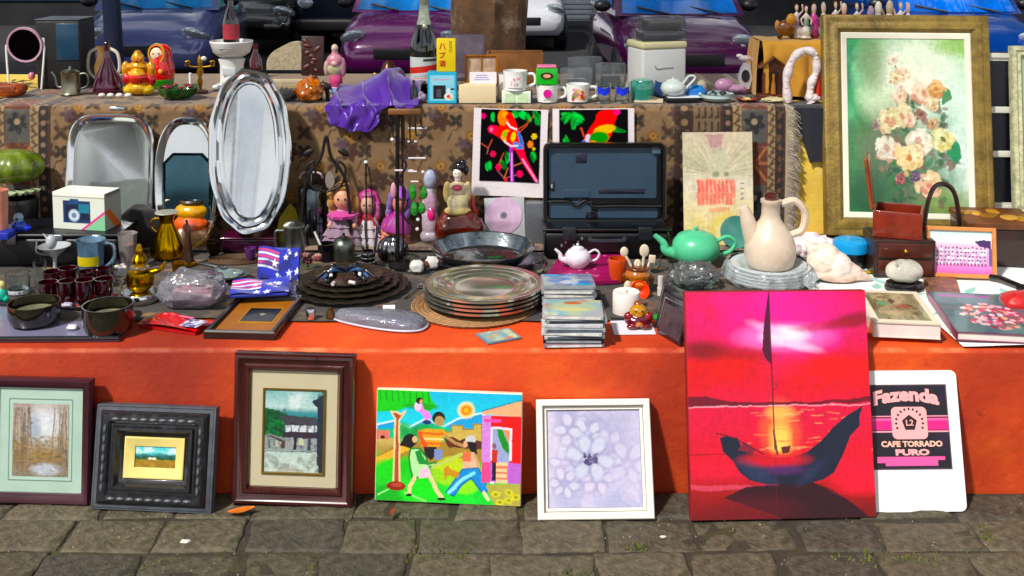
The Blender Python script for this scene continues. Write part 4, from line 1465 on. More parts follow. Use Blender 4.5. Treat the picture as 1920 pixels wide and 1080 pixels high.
for (a,b,c,d,n) in ((.3,.42,.5,.6,26),(.55,.34,.85,.52,30),(.62,.55,.9,.75,44),(.35,.72,.8,.95,46),(.25,.6,.45,.78,20),(.42,.3,.52,.42,12)):
 for i in range(n):
  p.ell(rq.uniform(a,c),rq.uniform(b,d),rq.uniform(.018,.045),rq.uniform(.008,.018),rq.choice(['#2a5a34','#3c7a48','#6b5a4c','#7e6a5c','#1e4a38','#58805a','#8a7464']),.75,.4,rq.uniform(0,3))
p.poly([(.78,.26),(.86,.3),(.88,.35),(.8,.38)],'#4f8a5a');p.poly([(.84,.55),(.93,.6),(.95,.68),(.9,.72),(.82,.66)],'#2f8a5a')
p.line([(.42,.15),(.45,.3),(.48,.42),(.52,.6),(.5,.75)],.006,'#54604a')
def rose(x,y,r,cs):
 for i in range(60):
  a,q=rq.uniform(0,6.28),rq.random()**.6
  dark=math.sin(a)*q>.35
  p.ell(x+math.cos(a)*r*q*.95+rq.uniform(-.2,.2)*r,y+math.sin(a)*r*q*.72+rq.uniform(-.15,.15)*r,r*rq.uniform(.2,.46),r*rq.uniform(.09,.2),rq.choice(cs[3:] if dark and rq.random()<.5 else cs[:4]),.85,.4,a+1.57+rq.uniform(-.6,.6))
 for i in range(9):
  a,q=rq.uniform(0,6.28),rq.uniform(0,.4)
  p.ell(x+math.cos(a)*r*q*.6,y+math.sin(a)*r*q*.5,r*.22,r*.07,cs[4],.7,.5,a+1.57)
cream=('#dfd6aa','#efe8c6','#e6dab2','#cfc494','#c88e6c')
pinkr=('#ead8bc','#f4e8d0','#eed8c0','#dcbc9c','#cf8a70')
yel=('#e6d6a0','#f4ecc4','#ead8a0','#d8b880','#cf8450')
wht=('#e2e0cc','#f4f2e2','#eae4d2','#d0ccb4','#cca088')
for x,y,r,k in ((.40,.125,.042,wht),(.47,.21,.06,pinkr),(.42,.235,.05,cream),(.46,.285,.045,wht),(.45,.335,.06,pinkr),(.65,.315,.09,pinkr),(.75,.29,.065,('#d8b47c','#e6c490','#dcb070','#c09058','#b87848')),(.34,.48,.085,cream),(.46,.45,.085,cream),(.53,.47,.05,pinkr),(.62,.44,.045,('#8a6a5c','#a88474','#96705e','#7a5648','#6a4038')),(.72,.38,.05,cream),(.71,.49,.045,('#c4a07a','#dcc096','#b88e68','#a87e5c','#8a5a48')),(.6,.59,.105,wht),(.80,.585,.085,('#e4dfa2','#f0ecc0','#dcd490','#c8c07a','#5a6a34')),(.32,.635,.09,wht),(.41,.65,.05,pinkr),(.51,.69,.10,yel),(.67,.84,.095,('#ecdcae','#f8f0d0','#f0d8b0','#e8c0a0','#d88a78')),(.44,.8,.04,('#b06a6c','#c88484','#985458','#884448','#703438')),(.56,.79,.035,('#7a6080','#927a96','#6c5474','#5a4462','#503a58')),(.24,.5,.035,('#9a8a84','#b0a098','#8a7a72','#7a6a62','#6a5a52'))):
 rose(x,y,r,k)
p.warp(.016,9,5,.07)
pw_,ph_=iw-.034,ih-.034
print_wall('oil_painting',p,pw_,ph_,t,.056+.017,.002,m=vcol(.45,coat=.15,bump=.25,bscale=160))
# ---- cream carved frame cut by the right edge, with a plain white frame leaning behind it
M,w,h=stand_rect((1893,88),(2010,86),(2028,409),(1902,406),TZ+.10,tilt=R(8))
t=thing('framed_picture','cream carved frame cut off by the right edge of the view','picture',M=M)
obj('frame',frame_mesh(w,h,[(0,.02),(0,-.004),(.004,-.010),(.014,-.012),(.02,-.006),(.028,-.010),(.032,-.004),(.034,.002)]),mat('#cfd0ac',.6,var=.4,scale=50,bump=.8,bscale=120,stain='#7a7a54',samt=.6,sscale=30),t)
p=Pic(70,150,'#a8c4a0');p.noise('#5a8a68',4,5,.4,.7,2)
print_wall('painting',p,w-.066,h-.066,t,.033,.003)
M,w,h=stand_rect((1838,100),(1893,101),(1905,396),(1850,395),TZ+.105,tilt=R(4))
t=thing('empty_frame','narrow white and black window frame behind the gold framed roses','frame',M=M)
wm_=mat('#dcdcd2',.5,var=.1)
obj('frame',frame_mesh(w+.06,h,[(0,.012),(0,-.003),(.014,-.004),(.016,.002),(.024,.002),(.025,.006)]),wm_,t)
obj('panel',G().at((0,.008,.02)).box(w+.03,.003,h-.04),mat('#0c0e1c',.25,var=.1),t)
for k in range(2):
 obj('crossbar',G().at((0,-.001,h*(.34+.28*k))).box(w+.03,.006,.02,bev=.002),wm_,t)
# ---- two parrot pictures on black velvet with white margins, hanging from the ledge
def parrot_pic(first):
 p=Pic(130,152,'#0a080c')
 q=random.Random(3 if first else 8)
 leaf=['#0f9a3c','#18c04a','#0b6a2c','#22d860']
 if first:
  for x,y,a in ((.2,.1,1.4),(.56,.07,.3),(.7,.06,.5),(.78,.1,.9),(.95,.12,1.5),(.9,.08,1.2),(.15,.78,1.4),(.45,.66,1.3),(.41,.77,1.0),(.9,.64,1.1)):
   for k in range(4):
    p.ell(x+q.uniform(-.03,.03),y+q.uniform(-.03,.03),.07,.024,q.choice(leaf),.9,.3,a+q.uniform(-.3,.3))
  for pts in ([(.02,.48),(.14,.54),(.2,.42)],[(.14,.54),(.12,.62)],[(.6,.28),(.75,.2),(.88,.08)],[(.66,.3),(.78,.2)],[(.3,.84),(.42,.95),(.62,.9)],[(.42,.95),(.48,.8)],[(.55,.78),(.72,.72)],[(.32,.76),(.4,.6)]):
   p.line(pts,.008,q.choice(['#c85a3a','#b0606a','#d87a4a']))
  for x,y,r,c in ((.04,.1,.05,'#e0207a'),(.22,.62,.055,'#e83a5c'),(.32,.8,.055,'#f0325a'),(.68,.88,.06,'#f0286a'),(.45,.97,.035,'#e83a4c'),(.9,.36,.055,'#e8c81c'),(.84,.47,.06,'#f08a4a'),(.9,.53,.03,'#e8d020')):
   for k in range(6):
    a=k*1.05
    p.ell(x+math.cos(a)*r*.5,y+math.sin(a)*r*.45,r*.5,r*.34,c,.9,.3,a)
  p.poly([(.32,.05),(.4,.01),(.52,.05),(.58,.15),(.62,.24),(.68,.33),(.73,.45),(.74,.55),(.68,.53),(.58,.56),(.5,.52),(.3,.38),(.16,.32),(.14,.25),(.24,.22),(.32,.24),(.29,.14)],'#f03a1e')
  p.ell(.37,.11,.09,.11,'#f88a2e',1,.2);p.ell(.4,.07,.05,.04,'#f8b040');p.ell(.46,.1,.05,.04,'#e81c1c');p.ell(.2,.28,.08,.06,'#f22c5c');p.ell(.18,.28,.03,.03,'#f87a9a')
  p.poly([(.6,.26),(.68,.33),(.74,.5),(.66,.46)],'#2a7ad0');p.ell(.64,.5,.1,.04,'#3c8ae0',1,.3,.6)
  p.line([(.36,.38),(.42,.45),(.52,.5),(.63,.49)],.014,'#f4e0f4');p.line([(.44,.18),(.5,.24),(.6,.27)],.014,'#f0f4fa')
  p.ell(.43,.35,.075,.08,'#f0b030',1,.2,.5);p.ell(.5,.36,.07,.075,'#ee3418',1,.2,.4);p.ell(.55,.37,.04,.07,'#f0d040',1,.2,.2);p.ell(.41,.34,.035,.045,'#8cc03c')
  p.line([(.52,.54),(.54,.8),(.56,1)],.03,'#b040c8');p.line([(.535,.6),(.55,1)],.01,'#f4a8e8')
  p.poly([(.58,.54),(.74,.54),(.78,.66),(.99,.97),(.94,.99),(.74,.76)],'#e8204c');p.line([(.72,.68),(.97,.98)],.016,'#f29ad8')
 else:
  for x,y,a in ((.15,.08,.2),(.22,.13,1.2),(.27,.1,.8),(.1,.1,2.2),(.2,.2,1.7),(.13,.52,1.0),(.17,.6,.5),(.1,.45,1.5),(.86,.3,.3)):
   for k in range(4):
    p.ell(x+q.uniform(-.03,.03),y+q.uniform(-.03,.03),.09,.02,q.choice(leaf),.9,.3,a+q.uniform(-.4,.4))
  p.poly([(.3,.5),(.42,.28),(.6,.04),(.78,.0),(.86,.06),(.8,.2),(.76,.35),(.64,.52),(.66,.72),(.4,.7),(.3,.9),(.22,.9)],'#ee2a1e')
  p.ell(.68,.1,.15,.09,'#f0181c');p.ell(.84,.04,.05,.04,'#e83a8a');p.ell(.66,.27,.16,.06,'#f0c01c',1,.2,-.2);p.ell(.58,.38,.14,.08,'#1c9a2a',1,.2,-.1);p.ell(.48,.5,.1,.08,'#f4a81c');p.ell(.46,.62,.1,.06,'#ee5a1c')
  p.line([(.42,.36),(.34,.6),(.36,.72)],.03,'#dcdcf8');p.line([(.36,.45),(.26,.75),(.2,1)],.04,'#2a78d8')
  p.ell(.82,.65,.05,.05,'#c0207a');p.line([(.32,.25),(.36,.36)],.012,'#e05a3a')
  p.dabs(20,.1,.8,.9,1,.05,leaf+['#e0207a'],4,.8)
 return p.warp(.008,12,3,.06)
for first,q in ((True,((880,204),(1026,205),(1019,372),(887,364))),(False,((1032,204),(1184,204),(1190,370),(1036,372)))):
 y_=BACK_Y-.036
 tl,tr,br,bl=[on_y(a,b,y_) for a,b in q]
 w,h=((tr-tl).length+(br-bl).length)/2,((tl-bl).length+(tr-br).length)/2
 o=(bl+br)/2
 o.z=(tl.z+tr.z)/2-h
 roll=math.atan2(tr.z-tl.z+br.z-bl.z,tr.x-tl.x+br.x-bl.x)
 t=thing('velvet_picture',('scarlet long tailed parrot on black velvet with white margins' if first else 'rainbow parrot on black velvet half hidden behind the open black case'),'picture',o,rot=(R(-1.5),-roll,0),group='black velvet parrot pictures')
 g=G().grid(lambda u,v:((u-.5)*w,.004*math.sin(v*3+u*5)-.002,v*h),14,16)
 obj('margin',g,mat('#ece4e8',.85,var=.06,bump=.3,bscale=90),t)
 me=print_mesh(parrot_pic(first),lambda u,v:((u-.5)*w*(.80 if first else.84),.004*np.sin((.15+v*.82)*3+(.1+u*.8)*5)-.004,h*.17+v*h*.82),'velvet_print')
 obj('velvet_print',me,vcol(.95,spec=.05),t)
# ---- pale album cover
M,w,h=stand_rect((1279,249),(1408,248),(1416,462),(1284,464),TZ+.008,tilt=R(8))
t=thing('record_sleeve','faded cream album cover with blurred red lettering standing before the carpet','record sleeve',M=M)
obj('sleeve',G().at((0,.003,0)).box(w,.004,h),mat('#e6dcc0',.6),t)
p=Pic(110,160,'#ddd3b4')
p.vgrad([(0,'#d8c9b0'),(.3,'#ccc8a8'),(.45,'#e4dcc8'),(.7,'#ecdcae'),(1,'#eee0a8')])
rq=random.Random(5)
for i in range(120):
 a=rq.uniform(0,3.14)
 r0,r1=rq.uniform(.1,.3),rq.uniform(.35,.7)
 p.line([(.5+math.cos(a)*r0,.38-math.sin(a)*r0*.6),(.5+math.cos(a)*r1,.38-math.sin(a)*r1*.6)],.004,rq.choice(['#b5ad8c','#e8e0cc','#a8a888','#d8b8a8']),.6)
p.poly([(.32,.02),(.58,.02),(.55,.13),(.4,.14)],'#c09a98');p.ell(.5,.24,.16,.08,'#d0cdb2',.8,.6)
p.ell(.47,.37,.05,.025,'#6f7a50',.7,.6);p.ell(.62,.37,.04,.02,'#6f7a50',.7,.6)
p.rect(.2,.41,.74,.64,'#f4897a',.85);p.noise('#f8d2b0',14,9,.5,.66,7,.8,p.box(.2,.41,.74,.64,.03))
for i in range(9):
 p.line([(.22+i*.057,.43),(.23+i*.057,.52)],.012,'#ee5a54',.8);p.line([(.22+i*.057,.545),(.225+i*.057,.63)],.011,'#ee6a5a',.7)
p.rect(.36,.66,.66,.70,'#f2a078',.7)
for i in range(4):
 p.ell(.84,.45+i*.045,.03,.008,'#8a5a78',.8,.4)
p.ell(.62,.86,.26,.16,'#f0d67c',.8,.3);p.ell(.64,.88,.19,.11,'#f8ecb8',.9,.3);p.ell(.66,.90,.12,.07,'#ecd078',.8,.4);p.ell(.2,.86,.14,.12,'#f2e09a',.8,.3);p.ell(.22,.88,.09,.07,'#dcc890',.7,.4)
p.warp(.016,14,8,.07)
print_wall('cover_print',p,w,h,t,0,.0003)
# ================================================================== GOODS ON THE LOWER TOP
ZR=TZ+.008
ZO=TZ+.0015
ZC=TZ+.0115
def pos(px,yb,yt,wpx,z=ZR,back=.5):
 """base spot from the lowest visible pixel; the centre lies half a width further back"""
 p,h,w=spot(px,yb,yt,wpx,z)
 y0=p.y
 p.y+=w*back
 if z<SZ-.1:
  p.y=min(p.y,BACK_Y-.034-w*.5)
 p.x*=p.y/y0
 t=on_y(px,yt,p.y)
 return p,t.z-z,w
def T(name,label,cat,px,yb,yt,wpx,z=ZR,rz=0.0,group=None,back=.5):
 p,h,w=pos(px,yb,yt,wpx,z,back)
 return thing(name,label,cat,p,rz,group),h,w
def pr(prof,w,h):
 return [(r*w/2,z*h) for r,z in prof]
def vessel(prof,wall=.06):
 """outer profile, then back down inside"""
 inner=[(max(r-wall,.001),z+(.04 if i==0 else 0)) for i,(r,z) in enumerate(prof)]
 return [(0,prof[0][1])]+prof+[(r,z) for r,z in reversed(inner)]+[(0,inner[0][1])]
def handle(pts,r,n=5,seg=8):
 return G().tube(smooth_path(pts,n),r,seg)
steel=mat('#d9dde0',.16,1.0,var=.12,scale=14)
silver=mat('#e6eaec',.10,1.0,var=.10,scale=10,bump=.03,bscale=30)
brushed=mat('#f2faf7',.38,.5,var=.08,scale=8)
engrave=mat('#e8eeee',.15,1.0,var=.3,scale=40,bump=1.0,bscale=34,stain='#34504a',samt=1.0,sscale=13)  # green blotches put mottled reflections into the engraved silver's colour
pewter=mat('#8b8f88',.34,1.0,var=.3,scale=20,bump=.1,bscale=40)
brass=mat('#c79a3c',.2,1.0,var=.35,scale=14,bump=.08,bscale=30)
blk=mat('#050508',.42,var=.2)
blkgloss=mat('#08080c',.15,coat=.6,var=.1)
wood=mat('#6e3418',.45,var=.4,scale=20,coat=.3)
dwood=mat('#2c120c',.4,var=.4,scale=18,coat=.3)
white=mat('#eef0ee',.3,var=.05,coat=.4)
clear=glass('#f4fbfb',.02)
# ------------------------------------------------ metal trays standing at the back
def tray_mesh(w,h,p,prof,n=64,wav=0,wamp=0.0):
 rings=[]
 for ins,y in prof:
  o=oval(w-2*ins,h-2*ins,n,p,0,h/2,wav,wamp*max(0,1-ins/.045))
  rings.append([(x,y,z) for x,z in o])
 return G().loft(rings,True,True)
def stand_tray(label,quad,z,tilt,p,prof_rim,m_rim,m_well,wav=0,wamp=0.0,name='metal_tray',group='metal trays standing against the carpet'):
 M,w,h=stand_rect(*quad,z,tilt=tilt)
 t=thing(name,label,'tray',M=M,group=group)
 obj('rim',tray_mesh(w,h,p,[(.004,.004),(0,.002),(0,-.001)]+prof_rim,72,wav,wamp),m_rim,t,sharp=30)
 return t,w,h
t,w,h=stand_tray('square cornered metal tray with a bright clip handle, hindmost of the standing trays',((138,200),(300,205),(297,458),(126,458)),ZR,R(10.5),7,[(.003,-.004),(.009,-.003),(.016,.002),(.02,.003)],silver,silver)
obj('handle',G().at((0,-.008,h-.012)).box(.05,.014,.014,bev=.005),silver,t)
def dish(x_,d):
 return lambda q:q
M,w,h=stand_rect((138,214),(292,216),(286,464),(108,462),ZR,tilt=R(8.5))
t=thing('metal_tray','wide brushed metal tray with rounded corners behind the camera box','tray',M=M,group='metal trays standing against the carpet')
obj('rim',tray_mesh(w,h,4.2,[(.003,.004),(0,.002),(0,-.003),(.004,-.006),(.012,-.004),(.02,.003),(.0215,.0035)],80),silver,t,sharp=30)
obj('well',tray_mesh(w-.042,h-.042,3.8,[(0,.0035),(.004,.0035),(.008,.006),(.06,.006)],80),brushed,t).location=(0,0,.021)
M,w,h=stand_rect((292,220),(408,220),(414,468),(288,466),ZR,tilt=R(6.5))
t=thing('metal_tray','small polished tray with an eight sided well between two larger trays','tray',M=M,group='metal trays standing against the carpet')
obj('rim',tray_mesh(w,h,2.6,[(.003,.004),(0,.002),(0,-.003),(.004,-.006),(.016,-.002),(.024,.004),(.025,.0045)],72),silver,t,sharp=30)
g=G()
def octo(w,h,c,y,z0):
 return [(sx*(w/2-(c if k else 0)),y,z0+h/2+sz*(h/2-(0 if k else c))) for sx,sz,ks in ((1,-1,(1,0)),(1,1,(0,1)),(-1,1,(1,0)),(-1,-1,(0,1))) for k in ks]
w2,h2=w-.05,h*.60
g.loft([octo(w2,h2,.03,-.001,.05),octo(w2-.004,h2-.004,.029,-.004,.052),octo(w2-.01,h2-.01,.027,-.002,.055),octo(w2-.016,h2-.016,.026,.003,.058)],False,True)
obj('well',g,mat('#46626c',.06,1.0,var=.3,scale=9),t,sharp=30)
M,w,h=stand_rect((384,131),(541,128),(551,438),(396,442),TZ+.068,tilt=R(9))
t=thing('oval_tray','tall oval silver tray with a scalloped rim standing on a dark plastic box','tray',M=M,group='metal trays standing against the carpet')
obj('rim',tray_mesh(w,h,2.15,[(.004,.005),(0,.003),(0,-.003),(.003,-.006),(.010,-.005),(.018,.0),(.024,-.003),(.032,-.002),(.040,.003),(.046,.002),(.053,.008),(.056,.009)],132,11,.012),silver,t,sharp=25)
obj('well',tray_mesh(w-.110,h-.110,2.1,[(0,.009),(.002,.006),(.005,.009),(.010,.011),(.04,.011)],96),engrave,t,sharp=25).location=(0,0,.055)
t,h,w=T('plastic_box','dark violet clear plastic box under the oval tray','box',474,474,438,104,back=.3)
obj('tub',G().box(w,.10,h*.9,bev=.004),mat('#2c0f22',.12,var=.2,coat=.6),t)
obj('lid',G().at((0,0,h*.9+.0005)).box(w+.006,.106,h*.12,bev=.003),mat('#4a1230',.12,coat=.6),t)
# ------------------------------------------------ left: dark case and what stands on and before it
cp=on_z(108,502,ZR)
t=thing('hard_case','black hard case with a row of clasps standing behind the glassware','case',(on_z(98,502,ZR).x,cp.y+.10,ZR))
ctop=on_y(110,440,cp.y).z-ZR
cw=250/ppm(cp)
obj('shell',G().box(cw,.19,ctop-.012,bev=.012),mat('#04050a',.4,bump=.2,bscale=200),t)
obj('lid_edge',G().at((0,0,ctop-.011)).box(cw+.004,.194,.011,bev=.004),mat('#0a0c14',.35),t)
for k in (-.3,.05,.34):
 obj('clasp',G().at((k*cw,-.099,ctop-.03)).box(.028,.008,.03,bev=.003),mat('#8e939a',.3,.9),t)
obj('handle',handle([(-.04,-.10,ctop-.02),(-.03,-.118,ctop-.05),(.03,-.118,ctop-.05),(.04,-.10,ctop-.02)],.005),blk,t)
zc=ZR+ctop+.001
p0,hh,ww=spot(152,432,363,108,zc)
t=thing('camera_box','white cardboard camera box with a picture of a camera and a pink stripe','box',(p0.x,p0.y+.052,zc),R(-12))
obj('carton',G().box(ww,.085,hh,bev=.0015),mat('#e4e8e0',.6,var=.05),t)
p=Pic(90,62,'#dfe4da')
p.rect(.2,.22,.72,.82,'#1c3560');p.rect(.24,.34,.70,.74,'#0e1c3c');p.rect(.5,.3,.7,.55,'#2c7a94');p.rect(.33,.18,.5,.3,'#26487c');p.ell(.41,.62,.11,.17,'#9fb4c8');p.ell(.41,.62,.085,.13,'#d6e0ea');p.ell(.41,.62,.05,.075,'#6c86a8')
p.poly([(.6,1),(.98,.5),(1,.62),(1,1)],'#8cc8a0');p.line([(.56,1),(1,.5)],.02,'#d83a8c')
p.rect(0,0,1,.12,'#f4f4ea');p.rect(0,.12,1,.14,'#a8ac9c')
print_wall('front_print',p,ww,hh,t,0,-.0433)
p=Pic(40,62,'#9aa19a');p.poly([(0,.5),(.3,.45),(1,1),(.6,1)],'#c2672c');p.rect(.1,0,.9,.12,'#6c6a6c')
o=print_wall('side_print',p,.084,hh,t,0,-ww/2-.0007);o.rotation_euler=(0,0,math.pi/2)
t,h,w=T('toy_figure','small blue toy with a silver domed head on the black case','toy',36,441,398,46,zc)
blob('body',[((0,0,h*.3),(w*.32,w*.25,h*.3),'#2344b8'),((0,0,h*.72),(w*.2,w*.18,h*.26),'#8fb0c8'),((-w*.3,-.005,h*.25),(w*.2,w*.15,h*.16),'#c8d8ec'),((w*.32,0,h*.2),(w*.18,w*.15,h*.16),'#1c34d0'),(('tube')[0:0] or (0,-w*.2,h*.7),(w*.07,w*.05,h*.07),'#203040')],.0022,parent=t)
solo('blue_carton','plain royal blue carton at the left edge of the black case','box',G().box(.05,.05,.02,bev=.002),mat('#1a2c9c',.5),on_z(6,446,zc))
t,h,w=T('planter','glossy green ribbed ceramic gourd with pale leaves on a dark pot','planter',40,452,278,92,zc-ctop)
obj('pot',G().lathe(pr(vessel([(.5,0),(.62,.1),(.7,.45),(.66,.5)]),w,h),24),mat('#100c0e',.35,coat=.4),t)
rings=[]
gz=h*.82
g=G()
vs_,n1,n2=[],60,14
for i in range(n2+1):
 tt=math.pi*i/n2
 rings.append([((w*.62)*math.sin(tt)*(1+.07*math.cos(10*2*math.pi*j/n1))*math.cos(2*math.pi*j/n1)-.02,(w*.5)*math.sin(tt)*(1+.07*math.cos(10*2*math.pi*j/n1))*math.sin(2*math.pi*j/n1),gz-h*.17*math.cos(tt)) for j in range(n1)])
g.loft(rings,False,False)
obj('gourd',g,mat('#66782c',.3,var=.5,scale=16,coat=.4,stain='#b8c08a',samt=.6,sscale=12),t)
lm=mat('#b8c8a0',.4,var=.4,scale=30,stain='#2f5a2c',samt=.7,sscale=16)
for k in range(9):
 a=-2.9+k*.36
 g=G().grid(lambda u,v:((u-.5)*.035*math.sin(math.pi*min(v*.95+.05,1))*1.0,-.012*math.sin(v*2.2)*3*v,.07*(v-v*v*.9)),3,6)
 obj('leaf',g,lm,t,(w*.32*math.cos(a),w*.3*math.sin(a)-.01,h*.56),(0,R(10),a+math.pi/2))
t,h,w=T('tumbler','salmon pink opaque tumbler cut by the left edge','tumbler',1,446,356,34,zc)
obj('body',G().lathe(pr(vessel([(.8,0),(.9,.5),(1,1)]),w,h),24),mat('#d8937c',.4,coat=.3),t)
# bag, jugs
t,h,w=T('fabric_bag','crumpled black fabric bag slumped behind the brass jug','bag',265,476,384,100)
g=G().ell((0,0,h*.46),(w*.5,w*.36,h*.5),40,24)
g.v=[(x+.012*mnoise.noise(Vector((x*30,y*30,z*24))),y+.014*mnoise.noise(Vector((x*28+5,y*30,z*26))),max(.001,z+.016*mnoise.noise(Vector((x*26+9,y*26,z*20))))) for x,y,z in g.v]
obj('body',g,mat('#0d0c12',.8,var=.3,bump=.5,bscale=60,sheen=.1),t)
t,h,w=T('brass_jug','pear shaped polished brass jug with a flared pale rim','jug',315,493,398,64)
obj('body',G().lathe(pr(vessel([(.55,0),(.95,.06),(1,.18),(.9,.34),(.62,.58),(.42,.74),(.38,.84),(.5,.94),(.62,1)],.05),w,h),36),brass,t)
obj('rim',G().lathe([(w*.2,h*.985),(w*.33,h*.99),(w*.345,h),(w*.33,h*1.01),(w*.2,h*1.0)],32),mat('#dcdac8',.3,.6),t)
obj('handle',handle([(-w*.2,0,h*.86),(-w*.42,0,h*.84),(-w*.45,0,h*.68),(-w*.3,0,h*.56)],w*.035),brass,t)
t,h,w=T('toby_jug','mustard and orange glazed jug with a cream ring handle beside the brass jug','jug',364,462,372,74)
blob('body',[((0,0,h*.32),(w*.46,w*.42,h*.34),'#c8a078'),((0,0,h*.5),(w*.5,w*.44,h*.22),'#d8643c'),((.0,0,h*.76),(w*.46,w*.4,h*.2),'#d8a02c'),((0,-w*.4,h*.5),(w*.16,w*.14,h*.12),'#e87a68'),((-w*.2,-w*.36,h*.3),(w*.12,w*.1,h*.14),'#e8d4b8'),((w*.36,0,h*.62),(w*.2,w*.14,h*.1),'#cf8a2c'),((0,0,h*.04),(w*.38,w*.36,h*.06),'#a88058')],.003,parent=t)
obj('opening',G().lathe([(w*.3,h*.9),(w*.34,h*.96),(w*.3,h*1.0),(w*.22,h*.97),(w*.18,h*.9)],24),mat('#3a2a18',.4,coat=.4),t)
obj('handle',handle([(-w*.36,0,h*.8),(-w*.52,-.004,h*.98),(-w*.74,-.006,h*.92),(-w*.72,-.006,h*.72),(-w*.45,0,h*.62)],w*.06),mat('#d8d4b4',.3,coat=.5),t)
t,h,w=T('drinking_horn','dark brown pointed horn standing right of the brass jug','horn',352,500,412,26)
obj('body',G().tube(smooth_path([(0,0,0),(.001,0,h*.3),(.003,0,h*.7),(.0,0,h)]),[w*.5,w*.48,w*.46,w*.43,w*.4,w*.37,w*.34,w*.31,w*.28,w*.25,w*.22,w*.2,w*.18,w*.16,w*.14,w*.12,w*.1,w*.09,w*.08][:19],16),mat('#3a2210',.25,var=.5,scale=30,coat=.5),t)
obj('ring',G().lathe([(w*.5,0),(w*.62,.001),(w*.62,.008),(w*.5,.01)],20),brass,t)
# glassware in front of the black case
t,h,w=T('cocktail_glass','frosted cone shaped cocktail glass in front of the black case','glass',104,522,452,60)
frost=film('#dfe4e8',.45,.6,.25)
obj('bowl',G().lathe([(.004,h*.48),(w*.5,h*.86),(w*.49,h*.865),(.003,h*.5)],32),frost,t)
obj('stem',G().lathe([(0,.003),(w*.3,.002),(w*.31,.004),(.006,.012),(.0045,h*.3),(.006,h*.5)],20),frost,t)
t,h,w=T('stopper','round frosted glass stopper with a spout above the cocktail glass','stopper',97,474,437,24,ZR+.075)
obj('ball',G().ell((0,0,h*.5),(w*.42,w*.42,h*.42)),mat('#b8bcc0',.3,coat=.4),t)
obj('spout',G().tube([(-w*.2,0,h*.6),(-w*.6,-.002,h*.98)],[.004,.002],8),mat('#b8bcc0',.3,coat=.4),t)
t,h,w=T('measuring_jug','clear plastic measuring jug with a yellow label','jug',172,522,449,52)
obj('body',G().lathe(pr(vessel([(.82,0),(.86,.1),(.96,.95),(1.06,1)],.05),w,h),32),film('#8fb8d8',.34,.8),t)
obj('handle',handle([(w*.46,0,h*.9),(w*.8,0,h*.85),(w*.82,0,h*.45),(w*.44,0,h*.16)],w*.07),film('#8fb8d8',.4,.9),t)
g=G().grid(lambda u,v:(w*.47*math.sin((u-.5)*1.9),-w*.47*math.cos((u-.5)*1.9),h*(.32+.26*v)),10,2)
obj('label',g,mat('#c8b81c',.4,var=.1),t)
t,h,w=T('plastic_cup','clear plastic cup holding amber drink beside the measuring jug','cup',241,510,437,36)
obj('body',G().lathe(pr(vessel([(.76,0),(.98,.95),(1.04,1)],.05),w,h),28),film('#f0e8e4',.2,.8),t)
obj('drink',G().lathe([(0,.003),(w*.34,.003),(w*.41,h*.7),(0,h*.7)],28),mat('#a85a34',.1,var=.1,coat=.5),t)
t,h,w=T('glass_tumbler','tall narrow clear tumbler behind the dark red cups','glass',76,536,488,24)
obj('body',G().lathe(pr(vessel([(.9,0),(.92,.1),(1,1)],.08),w,h),24),clear,t)
t,h,w=T('glass_tumbler','short cut glass tumbler with a white ribbed foot','glass',35,556,512,44)
obj('body',G().lathe(pr(vessel([(.8,0),(.9,.15),(1,1)],.08),w,h),32,wav=16,wamp=.02),clear,t)
obj('foot_band',G().lathe([(w*.41,h*.03),(w*.455,h*.05),(w*.465,h*.2),(w*.45,h*.22)],32,wav=16,wamp=.03,cap=False),mat('#c8ccd4',.3,coat=.4),t)
rmat=glass('#7c0f24',.04)
rmat2=mat('#2c040c',.06,var=.2,coat=1.0)
k=0
labels=['dark red glass cup at the left end of the back row','dark red glass cup second in the back row','dark red glass cup right of centre in the back row','dark red glass cup at the right end of the back row','dark red glass cup at the left of the front row','dark red glass cup in the middle of the front row','dark red glass cup at the right of the front row','dark red glass cup tipped nearest the silver lamp base']
for px,yb,yt in ((100,545,508),(128,543,502),(166,546,508),(190,543,503),(92,572,528),(128,575,526),(160,578,524),(196,572,522)):
 t,h,w=T('red_glass_cup',labels[k],'cup',px,yb,yt,34,group='dark red glass cups')
 obj('bowl',G().lathe(pr(vessel([(.55,0),(.8,.12),(.98,.5),(1.02,1)],.08),w,h),26,wav=10,wamp=.015),rmat2,t)
 obj('handle',handle([(w*.46,0,h*.85),(w*.72,0,h*.72),(w*.66,0,h*.35),(w*.42,0,h*.28)],w*.05),rmat2,t)
 t.rotation_euler.z=k*1.3-.5
 k+=1
t,h,w=T('red_tray','thin bright red tray under the dark red cups','tray',150,576,566,150,ZO,back=.2)
obj('base',G().box(w,.10,.005,(0,0,0),bev=.002),mat('#7a0a18',.25,coat=.5),t)
t,h,w=T('toy_figure','tiny teal and cream toy at the left edge in front of the tumblers','toy',4,572,526,30)
blob('body',[((0,0,h*.35),(w*.4,w*.35,h*.34),'#18a890'),((0,0,h*.8),(w*.26,w*.24,h*.2),'#c8c88a'),((w*.3,-.004,h*.2),(w*.2,w*.2,h*.16),'#2ac8a8')],.0022,parent=t)
